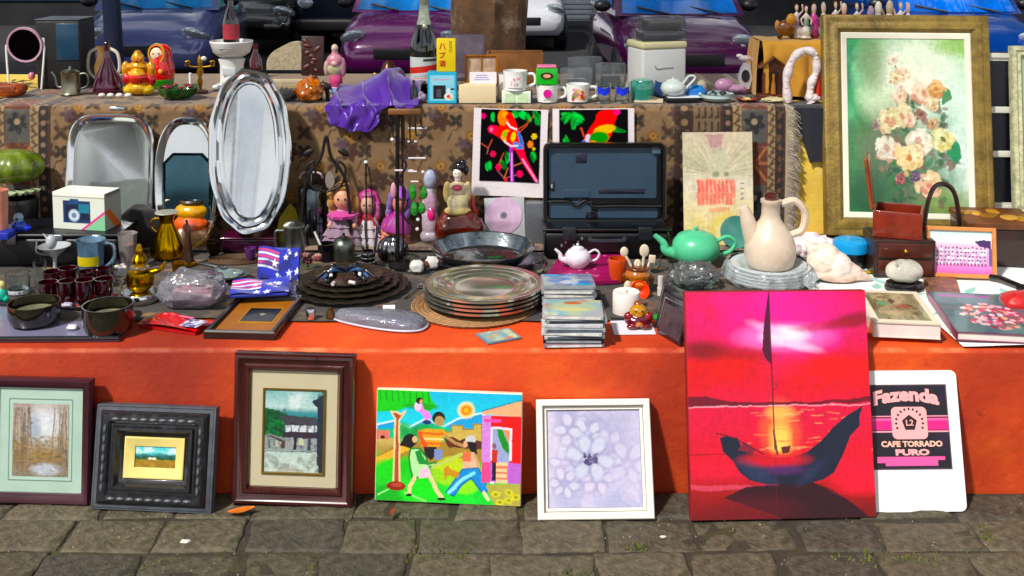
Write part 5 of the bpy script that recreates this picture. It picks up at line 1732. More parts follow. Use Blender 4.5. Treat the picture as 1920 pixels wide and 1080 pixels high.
# brass lamp on a silver drum
t,h,w=T('silver_drum','polished silver drum under the brass lamp','stand',264,575,546,72)
obj('body',G().lathe([(0,0),(w*.48,0),(w*.5,.003),(w*.5,h*.9),(w*.48,h),(0,h)],36),silver,t)
zt=ZR+h+.0008
t2=thing('brass_lamp','brass spirit lamp with stacked globes standing on the silver drum','lamp',(t.location.x,t.location.y,zt))
ppd=ppm(t.location)
h=on_y(262,458,t.location.y).z-zt
w=52/ppd
obj('body',G().lathe(pr([(0,0),(.55,.0),(.9,.1),(1,.26),(.9,.42),(.5,.5),(.42,.56),(.5,.62),(.56,.68),(.4,.76),(.26,.8),(.3,.86),(.2,.93),(.12,1),(0,1)],w,h),32),brass,t2)
obj('spout',G().tube(smooth_path([(w*.4,0,h*.4),(w*.72,0,h*.46),(w*.95,0,h*.62)]),[.007]*4+[.006]*5+[.005]*4,10),brass,t2)
obj('collar',G().lathe([(w*.3,h*.48),(w*.34,h*.5),(w*.34,h*.53),(w*.3,h*.55)],24),mat('#e8dcc8',.2,.9),t2)
t,h,w=T('wine_glass','clear wine glass holding pale flowers left of the brass lamp','glass',228,566,490,34)
obj('bowl',G().lathe([(.003,h*.42),(w*.3,h*.52),(w*.46,h*.7),(w*.5,h),(w*.485,h),(w*.44,h*.7),(w*.27,h*.54),(.001,h*.45)],28),clear,t)
obj('stem',G().lathe([(0,0),(w*.42,.001),(w*.42,.003),(.004,.01),(.0035,h*.36),(.005,h*.43)],20),clear,t)
for i in range(5):
 obj('petal',G().ell((w*.22*math.cos(i*1.26),w*.22*math.sin(i*1.26),h*(.84+.03*(i%2))),(w*.15,w*.12,h*.05),10,6),mat(['#e8e4d0','#c8b0d8','#e8e070'][i%3],.6),t)
# covered dish, wrapped package
t,h,w=T('casserole_dish','oval silver dish with a domed glass lid and knob','dish',420,540,500,96)
obj('dish',G().lathe(pr([(0,.02),(.5,0),(.8,.3),(1,.52),(1.02,.56),(.98,.58),(.78,.45),(.5,.2),(0,.18)],w,h*.9),40,sy=.8),pewter,t)
obj('lid',G().lathe(pr([(.78,.5),(.76,.62),(.6,.78),(.3,.88),(0,.9)],w,h*.95),36,sy=.8),mat('#8fa0a0',.1,.3,coat=1),t)
obj('knob',G().lathe([(.004,h*.84),(.005,h*.9),(.011,h*.95),(.011,h*1.0),(0,h*1.03)],16),steel,t)
def crumple(w,d,h,seed,amp=.2,n=34,flat=.5):
 g=G().ell((0,0,h*.5),(w/2,d/2,h*.52),n,n//2)
 o=[]
 for x,y,z in g.v:
  a=abs(x/(w/2))**4+abs(y/(d/2))**4
  q=Vector((x/w*5+seed,y/w*5,z/w*6))
  k=1+amp*mnoise.noise(q)+amp*.6*mnoise.noise(q*2.7)
  sx=math.copysign(abs(x/(w/2))**flat,x)*w/2
  sy=math.copysign(abs(y/(d/2))**flat,y)*d/2
  o.append((sx*k,sy*k,max(.0005,z*(1+amp*1.2*mnoise.noise(q*1.7+Vector((3,1,2)))))))
 g.v=o
 return g
t,h,w=T('wrapped_package','crinkled clear plastic bag with a pinkish carton inside','bag',360,586,512,122,back=.35)
obj('bag',crumple(w,w*.62,h,3,.16),film('#d8dae8',.2,1.1,.1,1.0,45),t,sharp=25)
obj('carton',G().at((.005,.0,.003),(0,0,.2)).box(w*.6,w*.36,h*.5,bev=.002),mat('#b88a98',.6,var=.4,scale=40,stain='#e8d8e0',samt=.8,sscale=30),t)
# lilac tray with two smoked bowls
pA,pB=on_z(258,590,ZO),on_z(-60,641,ZO)
g=G()
a0,a1,a2,a3=on_z(-70,642,ZO),on_z(222,640,ZO),on_z(262,592,ZO),on_z(-70,572,ZO)
cxm=(a1+a3)/2
loop=[(q.x-cxm.x,q.y-cxm.y) for q in (a0,a1,a2,a3)]
t=thing('serving_tray','lilac grey serving tray with a dark lip holding two smoked bowls','tray',(cxm.x,cxm.y,ZO))
obj('base',G().slab(loop,0,.004),mat('#7d7b96',.3,var=.12,scale=8,coat=.4),t)
g=G().tube([(x,y,.008) for x,y in loop]+[(loop[0][0],loop[0][1],.008)],.006,8)
obj('lip',g,mat('#0c0b16',.35,coat=.3),t)
smoke=mat('#1c1a10',.08,var=.3,scale=18,coat=1.0)
for lab,px,yb,yt,wp in (('shallow smoked glass bowl left on the lilac tray',66,620,566,98),('deep smoked glass bowl right on the lilac tray',204,636,570,96)):
 t,h,w=T('smoked_bowl',lab,'bowl',px,yb,yt,wp,ZO+.005,group='smoked glass bowls',back=.42)
 obj('body',G().lathe(pr(vessel([(.6,0),(.9,.12),(1,.5),(.98,1)],.05),w,h),36),smoke,t)
 obj('inner_disc',G().lathe([(0,h*.52),(w*.36,h*.55),(w*.38,h*.6),(w*.30,h*.57),(0,h*.56)],28),mat('#8a8a70',.2,.2,var=.4,scale=25,coat=.6),t)
solo('plastic_scrap','small white scrap between the bowls on the lilac tray','scrap',crumple(.026,.02,.01,4,.3,16),mat('#e4e4ea',.5),on_z(136,617,ZO+.005))
solo('pebble','pale lilac pebble behind the scrap on the lilac tray','pebble',crumple(.028,.02,.014,8,.15,16),mat('#bcb4cc',.5),on_z(126,578,ZO+.005))
# red packet
pk=on_z(325,618,ZO)
t=thing('red_packet','bright red flat packet with pink edge and silver printed end','packet',(pk.x,pk.y+.02,ZO),R(-20))
g=G().grid(lambda u,v:((u-.5)*.17,(v-.5)*.075,.010+.006*math.sin(u*7+v*3)*math.sin(v*5)+.006*math.sin(math.pi*u)),22,12)
obj('film',g,mat('#c40a1c',.22,var=.15,coat=.6,bump=.4,bscale=40),t)
obj('underside',G().box(.165,.07,.006,(0,0,.0005)),mat('#a00818',.4),t)
p=Pic(60,40,'#c8c8e0');p.noise('#4a4a8c',8,6,.45,.6,3);p.dabs(16,0,0,1,1,.1,['#e8e8f4','#8a3a6a','#3a3a7a','#f4f4f8'],4)
print_flat('silver_print',p,.05,.05,t,.019,.058,-.008)
obj('pink_strip',G().at((-.01,.026,.0175),(0,0,-.03)).box(.09,.008,.001),mat('#ee7a9c',.4),t)
# stars-and-stripes packets
def flag_pic(seed):
 p=Pic(90,60,'#1c2cb0')
 q=random.Random(seed)
 for i in range(6):
  p.line([(0,.1+i*.1),(.5,.14+i*.1)],.022,['#e04a7a','#e8e8f4'][i%2])
 p.noise('#0c1468',3,3,.5,.7,seed,.8)
 for i in range(10):
  x,y,r=q.uniform(.4,1),q.uniform(0,1),q.uniform(.05,.1)
  p.poly([(x+r*(1 if k%2==0 else.42)*math.sin(k*math.pi/5),y-r*1.5*(1 if k%2==0 else.42)*math.cos(k*math.pi/5)) for k in range(10)],'#e4e8f8')
 return p
q0=on_z(480,572,ZR)
t=thing('flag_scarf','folded blue scarf with white stars lying on the brown frame','scarf',(q0.x+.004,q0.y+.035,TZ+.030),R(8),group='folded stars and stripes scarves')
g=print_mesh(flag_pic(2),lambda u,v:((u-.5)*.15,(v-.5)*.085,.012+.012*v+.003*np.sin(u*9+v*6)),'cloth')
obj('cloth',g,vcol(.5,sheen=.3),t)
obj('fold',G().box(.148,.08,.010,(0,0,0),bev=.004),mat('#23329c',.6),t)
q1=on_z(512,545,ZR)
t=thing('flag_scarf','folded scarf with pink stripes and stars standing behind the starred one','scarf',(q1.x,q1.y+.055,ZR),R(-6),group='folded stars and stripes scarves')
g=print_mesh(flag_pic(5),lambda u,v:((u-.5)*.115,.02*v+.002*np.sin(u*8),.012+.085*v+.004*np.sin(u*6+1)),'cloth')
obj('cloth',g,vcol(.5,sheen=.3),t)
obj('fold',G().at((0,.012,.001),(R(-13),0,0)).box(.113,.012,.095,bev=.004),mat('#23329c',.6),t)
# brown framed picture lying flat
a0,a1,a2,a3=on_z(397,636,ZO),on_z(532,638,ZO),on_z(562,566,ZO),on_z(428,566,ZO)
cc=(a0+a1+a2+a3)/4
w,d=(a1-a0).length,((a2-a1).length+(a3-a0).length)/2
t=thing('framed_picture','dark framed brown picture with a small black centre lying on its back','picture',(cc.x,cc.y,ZO+.001),math.atan2(a1.y-a0.y,a1.x-a0.x)-.03)
f=frame_mesh(w,d,[(0,.0),(0,-.016),(.004,-.02),(.012,-.019),(.016,-.010)])
for i,(x,y,z) in enumerate(f.v):
 f.v[i]=(x,z-d/2,-y)
obj('frame',f,mat('#1c0e0a',.35,coat=.4),t)
obj('mount',G().box(w-.03,d-.03,.010),mat('#9c6220',.5,var=.15),t)
obj('centre',G().at((.012,.004,.0102)).box(w*.46,d*.34,.0015),mat('#0a0a0c',.3,coat=.3),t)
obj('slip',G().at((.012,.004,.0101)).box(w*.52,d*.42,.0008),mat('#c08a34',.4,.3),t)
obj('emblem',G().at((.016,.004,.0118)).lathe([(0,0),(.007,0),(.007,.001),(0,.0012)],14),mat('#a8a490',.4,.3),t)
# yellow folded card at the tray
M,w,h=stand_rect((508,396),(562,372),(556,455),(500,462),ZR,tilt=R(20))
solo('yellow_card','creased yellow card tucked behind the steel coffee pot','card',G().prism([(-w/2,0),(w/2,0),(w/2,h),(-w*.1,h*.62)],0,.002),mat('#c8b400',.6,var=.15)).matrix_world=M
# cafetiere and tankard
t,h,w=T('coffee_press','dark steel coffee press with a pale plunger handle','coffee maker',585,440,322,46)
obj('body',G().lathe(pr([(0,0),(.96,0),(1,.03),(1,.76),(.96,.78),(.9,.8),(.5,.84),(0,.85)],w,h),32),mat('#6a747c',.16,1.0,var=.2),t)
obj('plunger',G().tube([(0,0,h*.84),(0,0,h*.97)],.002,8),steel,t)
obj('knob',handle([(-w*.46,0,h*.91),(-w*.3,0,h*.985),(w*.3,0,h*.985),(w*.46,0,h*.91)],.0035),mat('#c8b0b4',.4),t)
obj('handle',handle([(w*.48,.004,h*.7),(w*.8,.006,h*.66),(w*.78,.006,h*.2),(w*.48,.004,h*.15)],.004),blk,t)
t,h,w=T('tankard','pewter tankard with a hinged lid in front of the coffee press','tankard',552,496,412,46)
obj('body',G().lathe(pr([(0,0),(1,0),(1,.06),(.88,.1),(.84,.8),(.9,.84),(.86,.88),(.5,.94),(.16,.96),(.16,1),(0,1)],w,h),32),pewter,t)
obj('handle',handle([(-w*.42,0,h*.74),(-w*.75,0,h*.7),(-w*.72,0,h*.3),(-w*.42,0,h*.18)],.004),pewter,t)
obj('spout',G().tube([(w*.38,0,h*.66),(w*.62,-.002,h*.88)],[.007,.004],10),pewter,t)
# dark iron scroll crest leaning on the carpet
M,w,h=stand_rect((560,252),(655,252),(664,468),(566,468),ZR,tilt=R(6))
t=thing('iron_crest','dark wrought iron scroll crest with a small oval mirror against the carpet','ornament',M=M)
iron=mat('#17100e',.5,.4,var=.3)
obj('arch',handle([(-w*.48,0,0),(-w*.46,0,h*.35),(-w*.36,0,h*.62),(-w*.1,0,h*.8),(0,0,h*.98),(w*.1,0,h*.8),(w*.36,0,h*.62),(w*.46,0,h*.35),(w*.48,0,0)],.005),iron,t)
for s in (-1,1):
 obj('scroll',handle([(s*w*.02,-.002,h*.5),(s*w*.3,-.002,h*.56),(s*w*.38,-.002,h*.7),(s*w*.24,-.002,h*.76),(s*w*.2,-.002,h*.66)],.004),iron,t)
 obj('leaf',G().ell((s*w*.34,-.003,h*.84),(.02,.004,.009),12,6,(0,s*.5,0)),iron,t)
obj('mirror',G().at((w*.08,-.003,h*.6),(math.pi/2,0,.0)).lathe([(0,-.002),(.012,-.002),(.015,0),(.014,.003),(0,.003)],24,sy=1.8),mat('#a89c94',.15,.7),t)
# ------------------------------------------------ dolls
def doll(label,px,yb,yt,wp,hair,skin,dress,dress2,extra=(),lean=0.0,z=ZR):
 t,h,w=T('doll',label,'doll',px,yb,yt,wp,z,group=None)
 obj('dress',G().lathe([(w*.5,0),(w*.53,h*.05),(w*.42,h*.17),(w*.47,h*.19),(w*.34,h*.32),(w*.38,h*.34),(w*.2,h*.48),(w*.12,h*.5)],54,wav=11,wamp=.09,sy=.8),mat(dress,.8,var=.2,scale=30,sheen=.3,bump=.4,bscale=60),t,sharp=50)
 blob('body',[((0,0,h*.48),(w*.2,w*.16,h*.16),dress2),((0,-.004,h*.76),(w*.22,w*.2,h*.17),skin),(('tube')[0:0] or (0,-w*.2,h*.74),(w*.035,w*.03,h*.03),skin),((-w*.27,-.012,h*.44),(w*.1,w*.08,h*.11),dress2),((w*.27,-.012,h*.44),(w*.1,w*.08,h*.11),dress2),((-w*.3,-.026,h*.36),(w*.06,w*.05,h*.05),skin),((w*.3,-.026,h*.36),(w*.06,w*.05,h*.05),skin)],.0024,m=vcol(.5),parent=t)
 g=G()
 rr_=random.Random(int(px))
 g.ell((0,.010,h*.83),(w*.28,w*.22,h*.19),22,12).ell((0,-w*.06,h*.94),(w*.22,w*.15,h*.06),16,8)
 for i in range(12):
  a=rr_.uniform(-.4,3.6)
  g.ell((w*.29*math.cos(a),w*.16*math.sin(a),h*rr_.uniform(.52,.84)),(w*.11,w*.1,h*.11),10,6)
 obj('mouth',G().ell((0,-w*.2-.005,h*.70),(w*.04,w*.012,h*.012),8,6),mat('#b02038',.4),t)
 hh_=obj('hair',g,mat(hair,.5,var=.35,scale=40,sheen=.4),t)
 hh_.location.y=.006
 for s in (-1,1):
  obj('eye',G().ell((s*w*.085,-w*.19-.004,h*.78),(w*.028,w*.015,h*.02),8,6),mat('#182030',.2),t)
 for name,gg,m in extra:
  obj(name,gg(w,h),m,t)
 t.rotation_euler=(0,lean,0)
 return t
pinkf=mat('#c04490',.6,var=.2,sheen=.3,bump=.3,bscale=50)
doll('blonde haired doll with a hot pink ruffled collar and mauve dress',644,456,344,76,'#a87a3c','#d09a80','#8c7488','#b08aa2',[('collar',lambda w,h:crumple(w*.62,w*.5,h*.14,3,.3,22,.8).at() if False else G().at((0,-.006,h*.5)).lathe([(w*.12,0),(w*.34,-.004),(w*.36,.006),(w*.12,.016)],30,wav=9,wamp=.1),pinkf)])
doll('doll in a pink bonnet and white lace dress',690,452,360,58,'#a85484','#c49a88','#b8aeb4','#9c2430',[('bonnet',lambda w,h:G().at((0,.012,h*.8),(math.pi/2,0,0)).lathe([(w*.2,.008),(w*.36,.010),(w*.40,-.004),(w*.34,-.02),(0,-.026)],28,wav=8,wamp=.04),mat('#c0448c',.6,var=.2))])
doll('doll slumped forward in a violet cap and magenta top',737,458,352,60,'#76549c','#d08474','#cc7c70','#9c2480',[('cap',lambda w,h:G().at((0,.0,h*.9)).lathe([(w*.3,-.006),(w*.26,.006),(w*.12,.018),(0,.02)],24),mat('#a04ac8',.5)),('skirt',lambda w,h:G().at((0,-.004,h*.28)).lathe([(w*.46,0),(w*.42,h*.14),(w*.2,h*.26),(w*.18,h*.26)],30,wav=9,wamp=.06,cap=False),mat('#962484',.6,sheen=.3))],lean=.16)
# black ornamental stand with glass drops
bp=on_z(768,500,ZR)
t=thing('candle_stand','tall black wrought stand hung with white rods and green glass drops','stand',(on_z(764,498,ZR).x,bp.y+.01,ZR))
hh=on_y(764,206,bp.y).z-ZR
pz=ppm(bp)
def zz_(py):
 return on_y(764,py,bp.y).z-ZR
obj('post',G().tube([(-.028,0,0),(-.028,0,hh*.5),(-.024,0,hh)],.006,10).tube([(-.012,.002,0),(-.012,.002,hh*.98)],.003,8),iron,t)
obj('base',G().lathe([(0,0),(.055,0),(.055,.006),(.02,.014),(.01,.02),(0,.02)],28),iron,t)
obj('crossbar',G().at((-.004,0,hh-.016)).box(.095,.014,.018,bev=.004),mat('#7a5230',.5,var=.3),t)
for k in range(7):
 x=-.055+k*.0165
 L=(.035,.06,.075,.09,.075,.055,.03)[k]
 obj('hook',handle([(x,-.008,hh-.018),(x,-.009,hh-.02-L*.7),(x+.003,-.01,hh-.02-L),(x+.010,-.01,hh-.02-L*.92)],.0022),iron,t)
whm=mat('#ece6ea',.3,coat=.3)
for py,x0,x1 in ((241,.006,.058),(266,.004,.03),(297,.006,.055),(320,-.034,.02),(322,.004,.03),(341,.012,.034)):
 obj('rod',G().tube([(x0,-.006,zz_(py)),(x1,-.006,zz_(py))],.0026,8),whm,t)
for py,x in ((323,.048),(412,.032),(430,.03),(262,-.04)):
 obj('bead',G().ell((x,-.008,zz_(py)),.0055,12,8),whm,t)
gm_=mat('#0f8a2c',.08,var=.2,coat=1.0)
for x,p0_,p1_ in ((.018,345,375),(.050,350,374),(.022,378,405),(.044,380,402)):
 z0,z1=zz_(p1_),zz_(p0_)
 obj('glass_drop',G().at((x,-.008,z0)).lathe([(0,0),(.008,.004),(.012,(z1-z0)*.4),(.008,(z1-z0)*.8),(.004,z1-z0),(0,z1-z0)],16),gm_,t)
obj('vine',handle([(-.02,-.006,zz_(290)),(.0,-.01,zz_(310)),(-.02,-.01,zz_(335)),(-.004,-.01,zz_(360)),(-.012,-.012,zz_(400)),(.02,-.01,zz_(425))],.004),mat('#24081c',.4),t)
obj('bud',G().ell((-.038,-.004,zz_(358)),(.009,.008,.024),12,8),mat('#d89ab0',.5),t)
# glass lady
t,h,w=T('figurine','milky glass lady figurine holding a pink rose','figurine',807,437,316,40)
gl_=vcol(.12,.8)
blob('body',[((0,0,h*.1),(w*.48,w*.4,h*.1),'#a89ca8'),((0,0,h*.28),(w*.4,w*.34,h*.24),'#b8a4b4'),((0,0,h*.52),(w*.34,w*.28,h*.2),'#b490a8'),((0,0,h*.68),(w*.2,w*.17,h*.1),'#b8b4c4'),((0,-.002,h*.86),(w*.3,w*.26,h*.13),'#a8b0c8'),((.004,-w*.26,h*.40),(w*.17,w*.12,h*.09),'#d83a7c'),((-w*.3,-w*.1,h*.45),(w*.1,w*.1,h*.14),'#c8c0cc')],.0022,m=gl_,parent=t)
# geisha on a brown case
t,h,w=T('brown_handbag','glossy brown leather handbag under the geisha doll','handbag',862,446,396,90,back=.35)
obj('body',crumple(w,w*.55,h,6,.1,34,.6),mat('#5a1c0c',.22,var=.4,scale=16,coat=.6),t)
obj('flap',G().at((.0,-.006,h*.86)).lathe([(0,.002),(w*.22,0),(w*.25,-.005),(0,-.004)],24,sy=.6),mat('#120808',.4),t)
zz0=ZR+h*.9
t=thing('geisha_doll','small geisha doll in a cream flowered kimono standing on the brown handbag','doll',(on_y(858,400,t.location.y-.01).x,t.location.y-.004,zz0))
h=on_y(858,300,t.location.y).z-zz0
w=56/ppm(t.location)
blob('body',[((0,0,h*.08),(w*.46,w*.34,h*.09),'#c8b47c'),((0,0,h*.24),(w*.36,w*.28,h*.22),'#e0d4a8'),((0,0,h*.46),(w*.32,w*.24,h*.16),'#d8c4a4'),((-w*.34,-.002,h*.42),(w*.15,w*.12,h*.2),'#b8a46c'),((w*.34,-.002,h*.44),(w*.14,w*.12,h*.18),'#d0c098'),((0,-w*.2,h*.52),(w*.16,w*.1,h*.05),'#c8506c'),((0,-.002,h*.66),(w*.1,w*.1,h*.06),'#f0e0d4'),((0,-.003,h*.76),(w*.16,w*.15,h*.1),'#f4e6da'),((w*.18,-.01,h*.2),(w*.1,w*.1,h*.12),'#c89a4c'),((-w*.12,-w*.2,h*.22),(w*.1,w*.1,h*.12),'#efe8c4')],.0022,m=vcol(.5),parent=t)
g=G().ell((.006,.006,h*.86),(w*.22,w*.2,h*.12),18,10).ell((.016,.006,h*.95),(w*.14,w*.12,h*.06),14,8).ell((-.010,.01,h*.80),(w*.1,w*.12,h*.1),12,8).ell((.026,.01,h*.80),(w*.1,w*.12,h*.1),12,8)
obj('hair',g,blkgloss,t)
for s in (-1,1):
 obj('eye',G().ell((s*w*.06,-w*.15-.003,h*.775),(.0016,.001,.0014),8,5),mat('#181018',.3),t)
t,h,w=T('red_shoe','glossy red pointed shoe leaning beside the geisha doll','shoe',897,412,362,30,ZR+.03,back=.3)
blob('body',[('tube',[(w*.3,0,h*.06),(0,0,h*.3),(-w*.3,.004,h*.62),(-w*.42,.006,h*.95)],[.008,.012,.010,.004],'#c8102c')],.0022,parent=t)
# CD in its case, clear box
M,w,h=stand_rect((912,374),(982,370),(986,458),(906,460),ZR,tilt=R(8))
t=thing('disc_case','clear case holding a pink printed disc, standing under the parrot pictures','disc case',M=M)
obj('case',G().at((0,.004,0)).box(w,.008,h,bev=.001),mat('#b8bcc0',.25,var=.1,coat=.4),t)
obj('disc',G().at((-.003,-.001,h*.62),(math.pi/2,0,0)).lathe([(.011,0),(min(w,h)*.45,0),(min(w,h)*.455,.001),(.011,.0012),(.011,0)],48),mat('#e2c0dc',.15,.35,var=.25,scale=25,coat=.6),t)
obj('hub',G().at((-.003,-.0012,h*.62),(math.pi/2,0,0)).lathe([(.005,0),(.011,0),(.0105,.001),(.005,.001),(.005,0)],24),mat('#9a98a0',.2,.5),t)
t,h,w=T('clear_box','smoky clear plastic box between the disc case and the black case','box',1003,452,378,36,back=.4)
obj('shell',G().box(w,.05,h,bev=.003),film('#8a8e96',.45,.9),t)
obj('contents',G().at((0,0,.002)).box(w*.8,.035,h*.6,bev=.004),mat('#2a2e34',.3),t)
# ------------------------------------------------ open black case
cb=on_z(1138,486,ZR)
t=thing('tool_case','open black plastic case with an empty moulded grey blue lid','case',(on_z(1138,486,ZR).x,cb.y,ZR))
cw=236/ppm(cb)
ch=on_y(1138,420,cb.y).z-ZR
cblk=mat('#040507',.32,var=.15,coat=.2)
g=G()
g.at((0,.057,0)).box(cw,.113,ch*.78,bev=.014)
obj('base',g,cblk,t)
obj('base_rim',G().at((0,.057,ch*.78)).box(cw+.008,.121,.010,bev=.004),cblk,t)
for x in (-.3,.3):
 obj('latch',G().at((x*cw,-.004,ch*.55)).box(.04,.012,.04,bev=.003),mat('#1c2026',.3,coat=.3),t)
obj('carry_handle',handle([(-.05,-.004,ch*.62),(-.045,-.02,ch*.58),(.045,-.02,ch*.58),(.05,-.004,ch*.62)],.006),mat('#2c3038',.35),t)
for k in range(6):
 obj('clip',G().at((-cw*.36+k*.012,-.001,ch*(.35+.1*(k%3)))).box(.006,.004,.008,bev=.001),mat('#a8a8a8',.3,.7),t)
lt=on_y(1142,262,cb.y+.12)
lidh=(lt.z-ZR-ch*.86)
lid=obj('lid',G(),cblk,t) if False else None
g=G()
o_out=[(x,z+lidh/2) for x,z in rrect(cw,lidh,.022,6)]
o_in=[(x,z+lidh/2) for x,z in rrect(cw-.022,lidh-.022,.018,6)]
g.loft([[(x,.034,z) for x,z in rrect(cw-.012,lidh-.012,.02,6,0,lidh/2)],[(x,.026,z) for x,z in o_out],[(x,-.006,z) for x,z in o_out],[(x,-.010,z) for x,z in rrect(cw-.006,lidh-.006,.02,6,0,lidh/2)],[(x,-.009,z) for x,z in o_in],[(x,.014,z) for x,z in rrect(cw-.03,lidh-.03,.016,6,0,lidh/2)]])
lid=obj('lid',g,cblk,t,(0,.088,ch*.80),(R(-3),0,0))
grey=mat('#33475a',.28,var=.12,scale=6,coat=.2,bump=.1,bscale=300)
def pad(x0,x1,z0,z1,y=.006,th=.010,m=grey,r=.008,nm='moulded_panel'):
 w_,h_=(x1-x0)*cw,(z1-z0)*lidh
 gg=G()
 pts=lambda i:rrect(w_-2*i,h_-2*i,max(r-i,.001),4,(x0+x1)/2*cw,(z0+z1)/2*lidh)
 gg.loft([[(a,y+th,b) for a,b in pts(0)],[(a,y+.003,b) for a,b in pts(0)],[(a,y,b) for a,b in pts(.003)]],False,True)
 return obj(nm,gg,m,lid)
pad(-.46,.43,.30,.95)
pad(-.46,-.10,.05,.27)
pad(-.06,.44,.05,.20,.008)
navyp=mat('#0c1428',.4)
pad(-.24,-.14,.74,.88,.0045,.004,navyp,.001,'label_plate')
pad(-.05,.33,.36,.43,.004,.004,mat('#10182a',.3),.002,'label_plate')
pad(-.33,-.12,.31,.42,.003,.005,grey,.006)
pad(-.455,-.405,.40,.52,.002,.006,mat('#161c24',.3),.002,'foam_block')
pad(-.44,-.42,.43,.49,.0005,.004,mat('#a8b4bc',.3),.001,'label_plate')
pad(.38,.46,.86,.96,-.002,.01,mat('#4e6070',.25,coat=.3),.004,'corner_block')
obj('divider',handle([(-.47*cw,.002,.27*lidh),(-.30*cw,.002,.27*lidh),(-.23*cw,.002,.22*lidh),(-.16*cw,.002,.28*lidh),(-.08*cw,.002,.21*lidh),(.1*cw,.002,.215*lidh),(.46*cw,.002,.21*lidh)],.005),cblk,lid)
obj('cable_ring',handle([(-.15*cw,.001,.02*lidh),(-.14*cw,-.001,.12*lidh),(-.09*cw,-.001,.15*lidh),(-.06*cw,.001,.06*lidh)],.003),cblk,lid)
# ================================================================== LOWER TOP, MIDDLE
plate_prof=[(0,.0),(.55,0),(.6,.15),(.72,.45),(.98,.72),(1,.74),(1,1),(.97,1),(.72,.6),(.58,.32),(0,.28)]
def plate(name,label,cx,cy,z,r,h,m,sy=1.0,wav=0,wamp=0.0,group=None,seg=56,rim=None,tilt=(0,0,0)):
 g=G().lathe([(q*r,k*h) for q,k in plate_prof],seg,wav=wav,wamp=wamp,sy=sy)
 o=solo(name,label,'plate',g,m,(cx,cy,z),tilt,group,28)
 return o
def circ(px0,px1,yb,z):
 """plate seen from px0 to px1 with its near edge at yb"""
 p=on_z((px0+px1)/2,yb,z)
 r=(px1-px0)/2/ppm(p)*1.03
 return p.x*(p.y+r)/p.y,p.y+r,r
# --- dark scalloped plates with a black ribbon shoe ornament on top
dpl=mat('#6a6254',.2,.85,var=.2,scale=18,bump=.12,bscale=60,stain='#2a241c',samt=.6,sscale=14)
x,y,r=circ(541,768,574,ZR+.006)
lab=['largest dark scalloped plate at the bottom of the ornate stack','second dark scalloped plate up in the ornate stack','third dark scalloped plate up in the ornate stack','small dark scalloped plate at the top of the ornate stack']
for i,(k,dz) in enumerate(((1,0),(.86,.009),(.75,.017),(.62,.025))):
 plate('scalloped_plate',lab[i],x-.002*i,y+.004*i,ZR+dz,r*k,.014,dpl,1,22,.018,'dark scalloped plates',132)
zt=ZR+.036
t=thing('shoe_ornament','pair of tiny black shoes with blue ribbon bows on the dark plates','ornament',(x-.004,y-.03,zt),.15)
for s in (-1,1):
 blob('shoe',[('tube',[(s*.030,.03,.014),(s*.034,0,.012),(s*.05,-.034,.008)],[.013,.013,.010],'#0b0c12'),((s*.030,.035,.018),(.013,.012,.016),'#10121a')],.0022,m=vcol(.18,.6),parent=t)
 for k in range(3):
  obj('ribbon',handle([(s*.01*k,.0,.022),(s*(.02+.012*k),-.012-.006*k,.038-.006*k),(s*(.034+.010*k),-.018,.026),(s*(.04+.02*k),-.028-.008*k,.014)],.0045),mat(['#141a30','#3c5a86','#0c0c14'][k],.2,coat=.5),t)
 obj('bead',G().ell((s*.038,-.026,.02),.005,12,8),white,t)
 obj('tip',G().tube([(s*.02-.01,-.045,.006),(s*.03-.004,-.056,.005)],.005,10),mat('#cfc8c4',.25,coat=.4),t)
# --- small metalware behind the dark plates
t,h,w=T('metal_pot','dented aluminium pot with a small knob behind the dark plates','pot',645,494,436,44)
obj('body',G().lathe(pr([(0,0),(.9,0),(1,.08),(.96,.6),(.9,.66),(.7,.78),(.3,.86),(.12,.88),(.14,.97),(0,1)],w,h),30),pewter,t)
obj('handle',handle([(w*.46,0,h*.55),(w*.8,0,h*.5),(w*.78,0,h*.2),(w*.45,0,h*.12)],.004),pewter,t)
t,h,w=T('metal_mug','black enamel mug with a pale rim left of the aluminium pot','mug',612,492,456,32)
obj('body',G().lathe(pr(vessel([(.9,0),(1,.05),(1,1)],.07),w,h),28),blkgloss,t)
obj('rim',G().lathe([(w*.47,h*.985),(w*.515,h),(w*.47,h*1.015)],28,cap=False),steel,t)
obj('stirrer',G().tube([(-.004,0,h*.3),(-.034,.0,h*1.0+.035)],.0035,8),mat('#e8e8e8',.3),t)
t,h,w=T('cake_mould','fluted silver ring cake mould right of the tongs','mould',737,496,446,58)
obj('body',G().lathe(pr([(.0,.02),(.72,0),(.95,.2),(1,.5),(.86,.84),(.6,1),(.36,.9),(.22,.6),(.2,.3),(0,.28)],w,h),64,wav=14,wamp=.05),mat('#9a9ca0',.12,1.0,var=.2),t,sharp=60)
t,h,w=T('serving_tongs','tall dark stemmed tongs with a silver fork and white tip','tongs',692,500,298,32)
obj('foot',G().lathe([(0,0),(.022,0),(.022,.004),(.006,.010),(0,.012)],22),iron,t)
obj('rod',G().tube([(-.006,0,.01),(-.006,0,h*.96)],.0025,8),iron,t)
obj('chain',handle([(-.006,0,h*.98),(.006,0,h*.85),(.012,-.002,h*.6),(.012,-.002,h*.48)],.0018),iron,t)
obj('tip',G().ell((-.006,0,h*.97),(.006,.004,.005),12,8),white,t)
for dx0,dx1 in ((-.008,-.004),(.026,.010)):
 obj('tine',handle([(dx1,-.004,.012),((dx0+dx1)/2+.002,-.005,h*.18),(dx0,-.006,h*.36),(dx0*.6,-.006,h*.45)],.0042),mat('#b8bcc0',.2,1.0),t)
t,h,w=T('spice_jar','squat dark jar with silver bands before the tongs','jar',690,506,470,26)
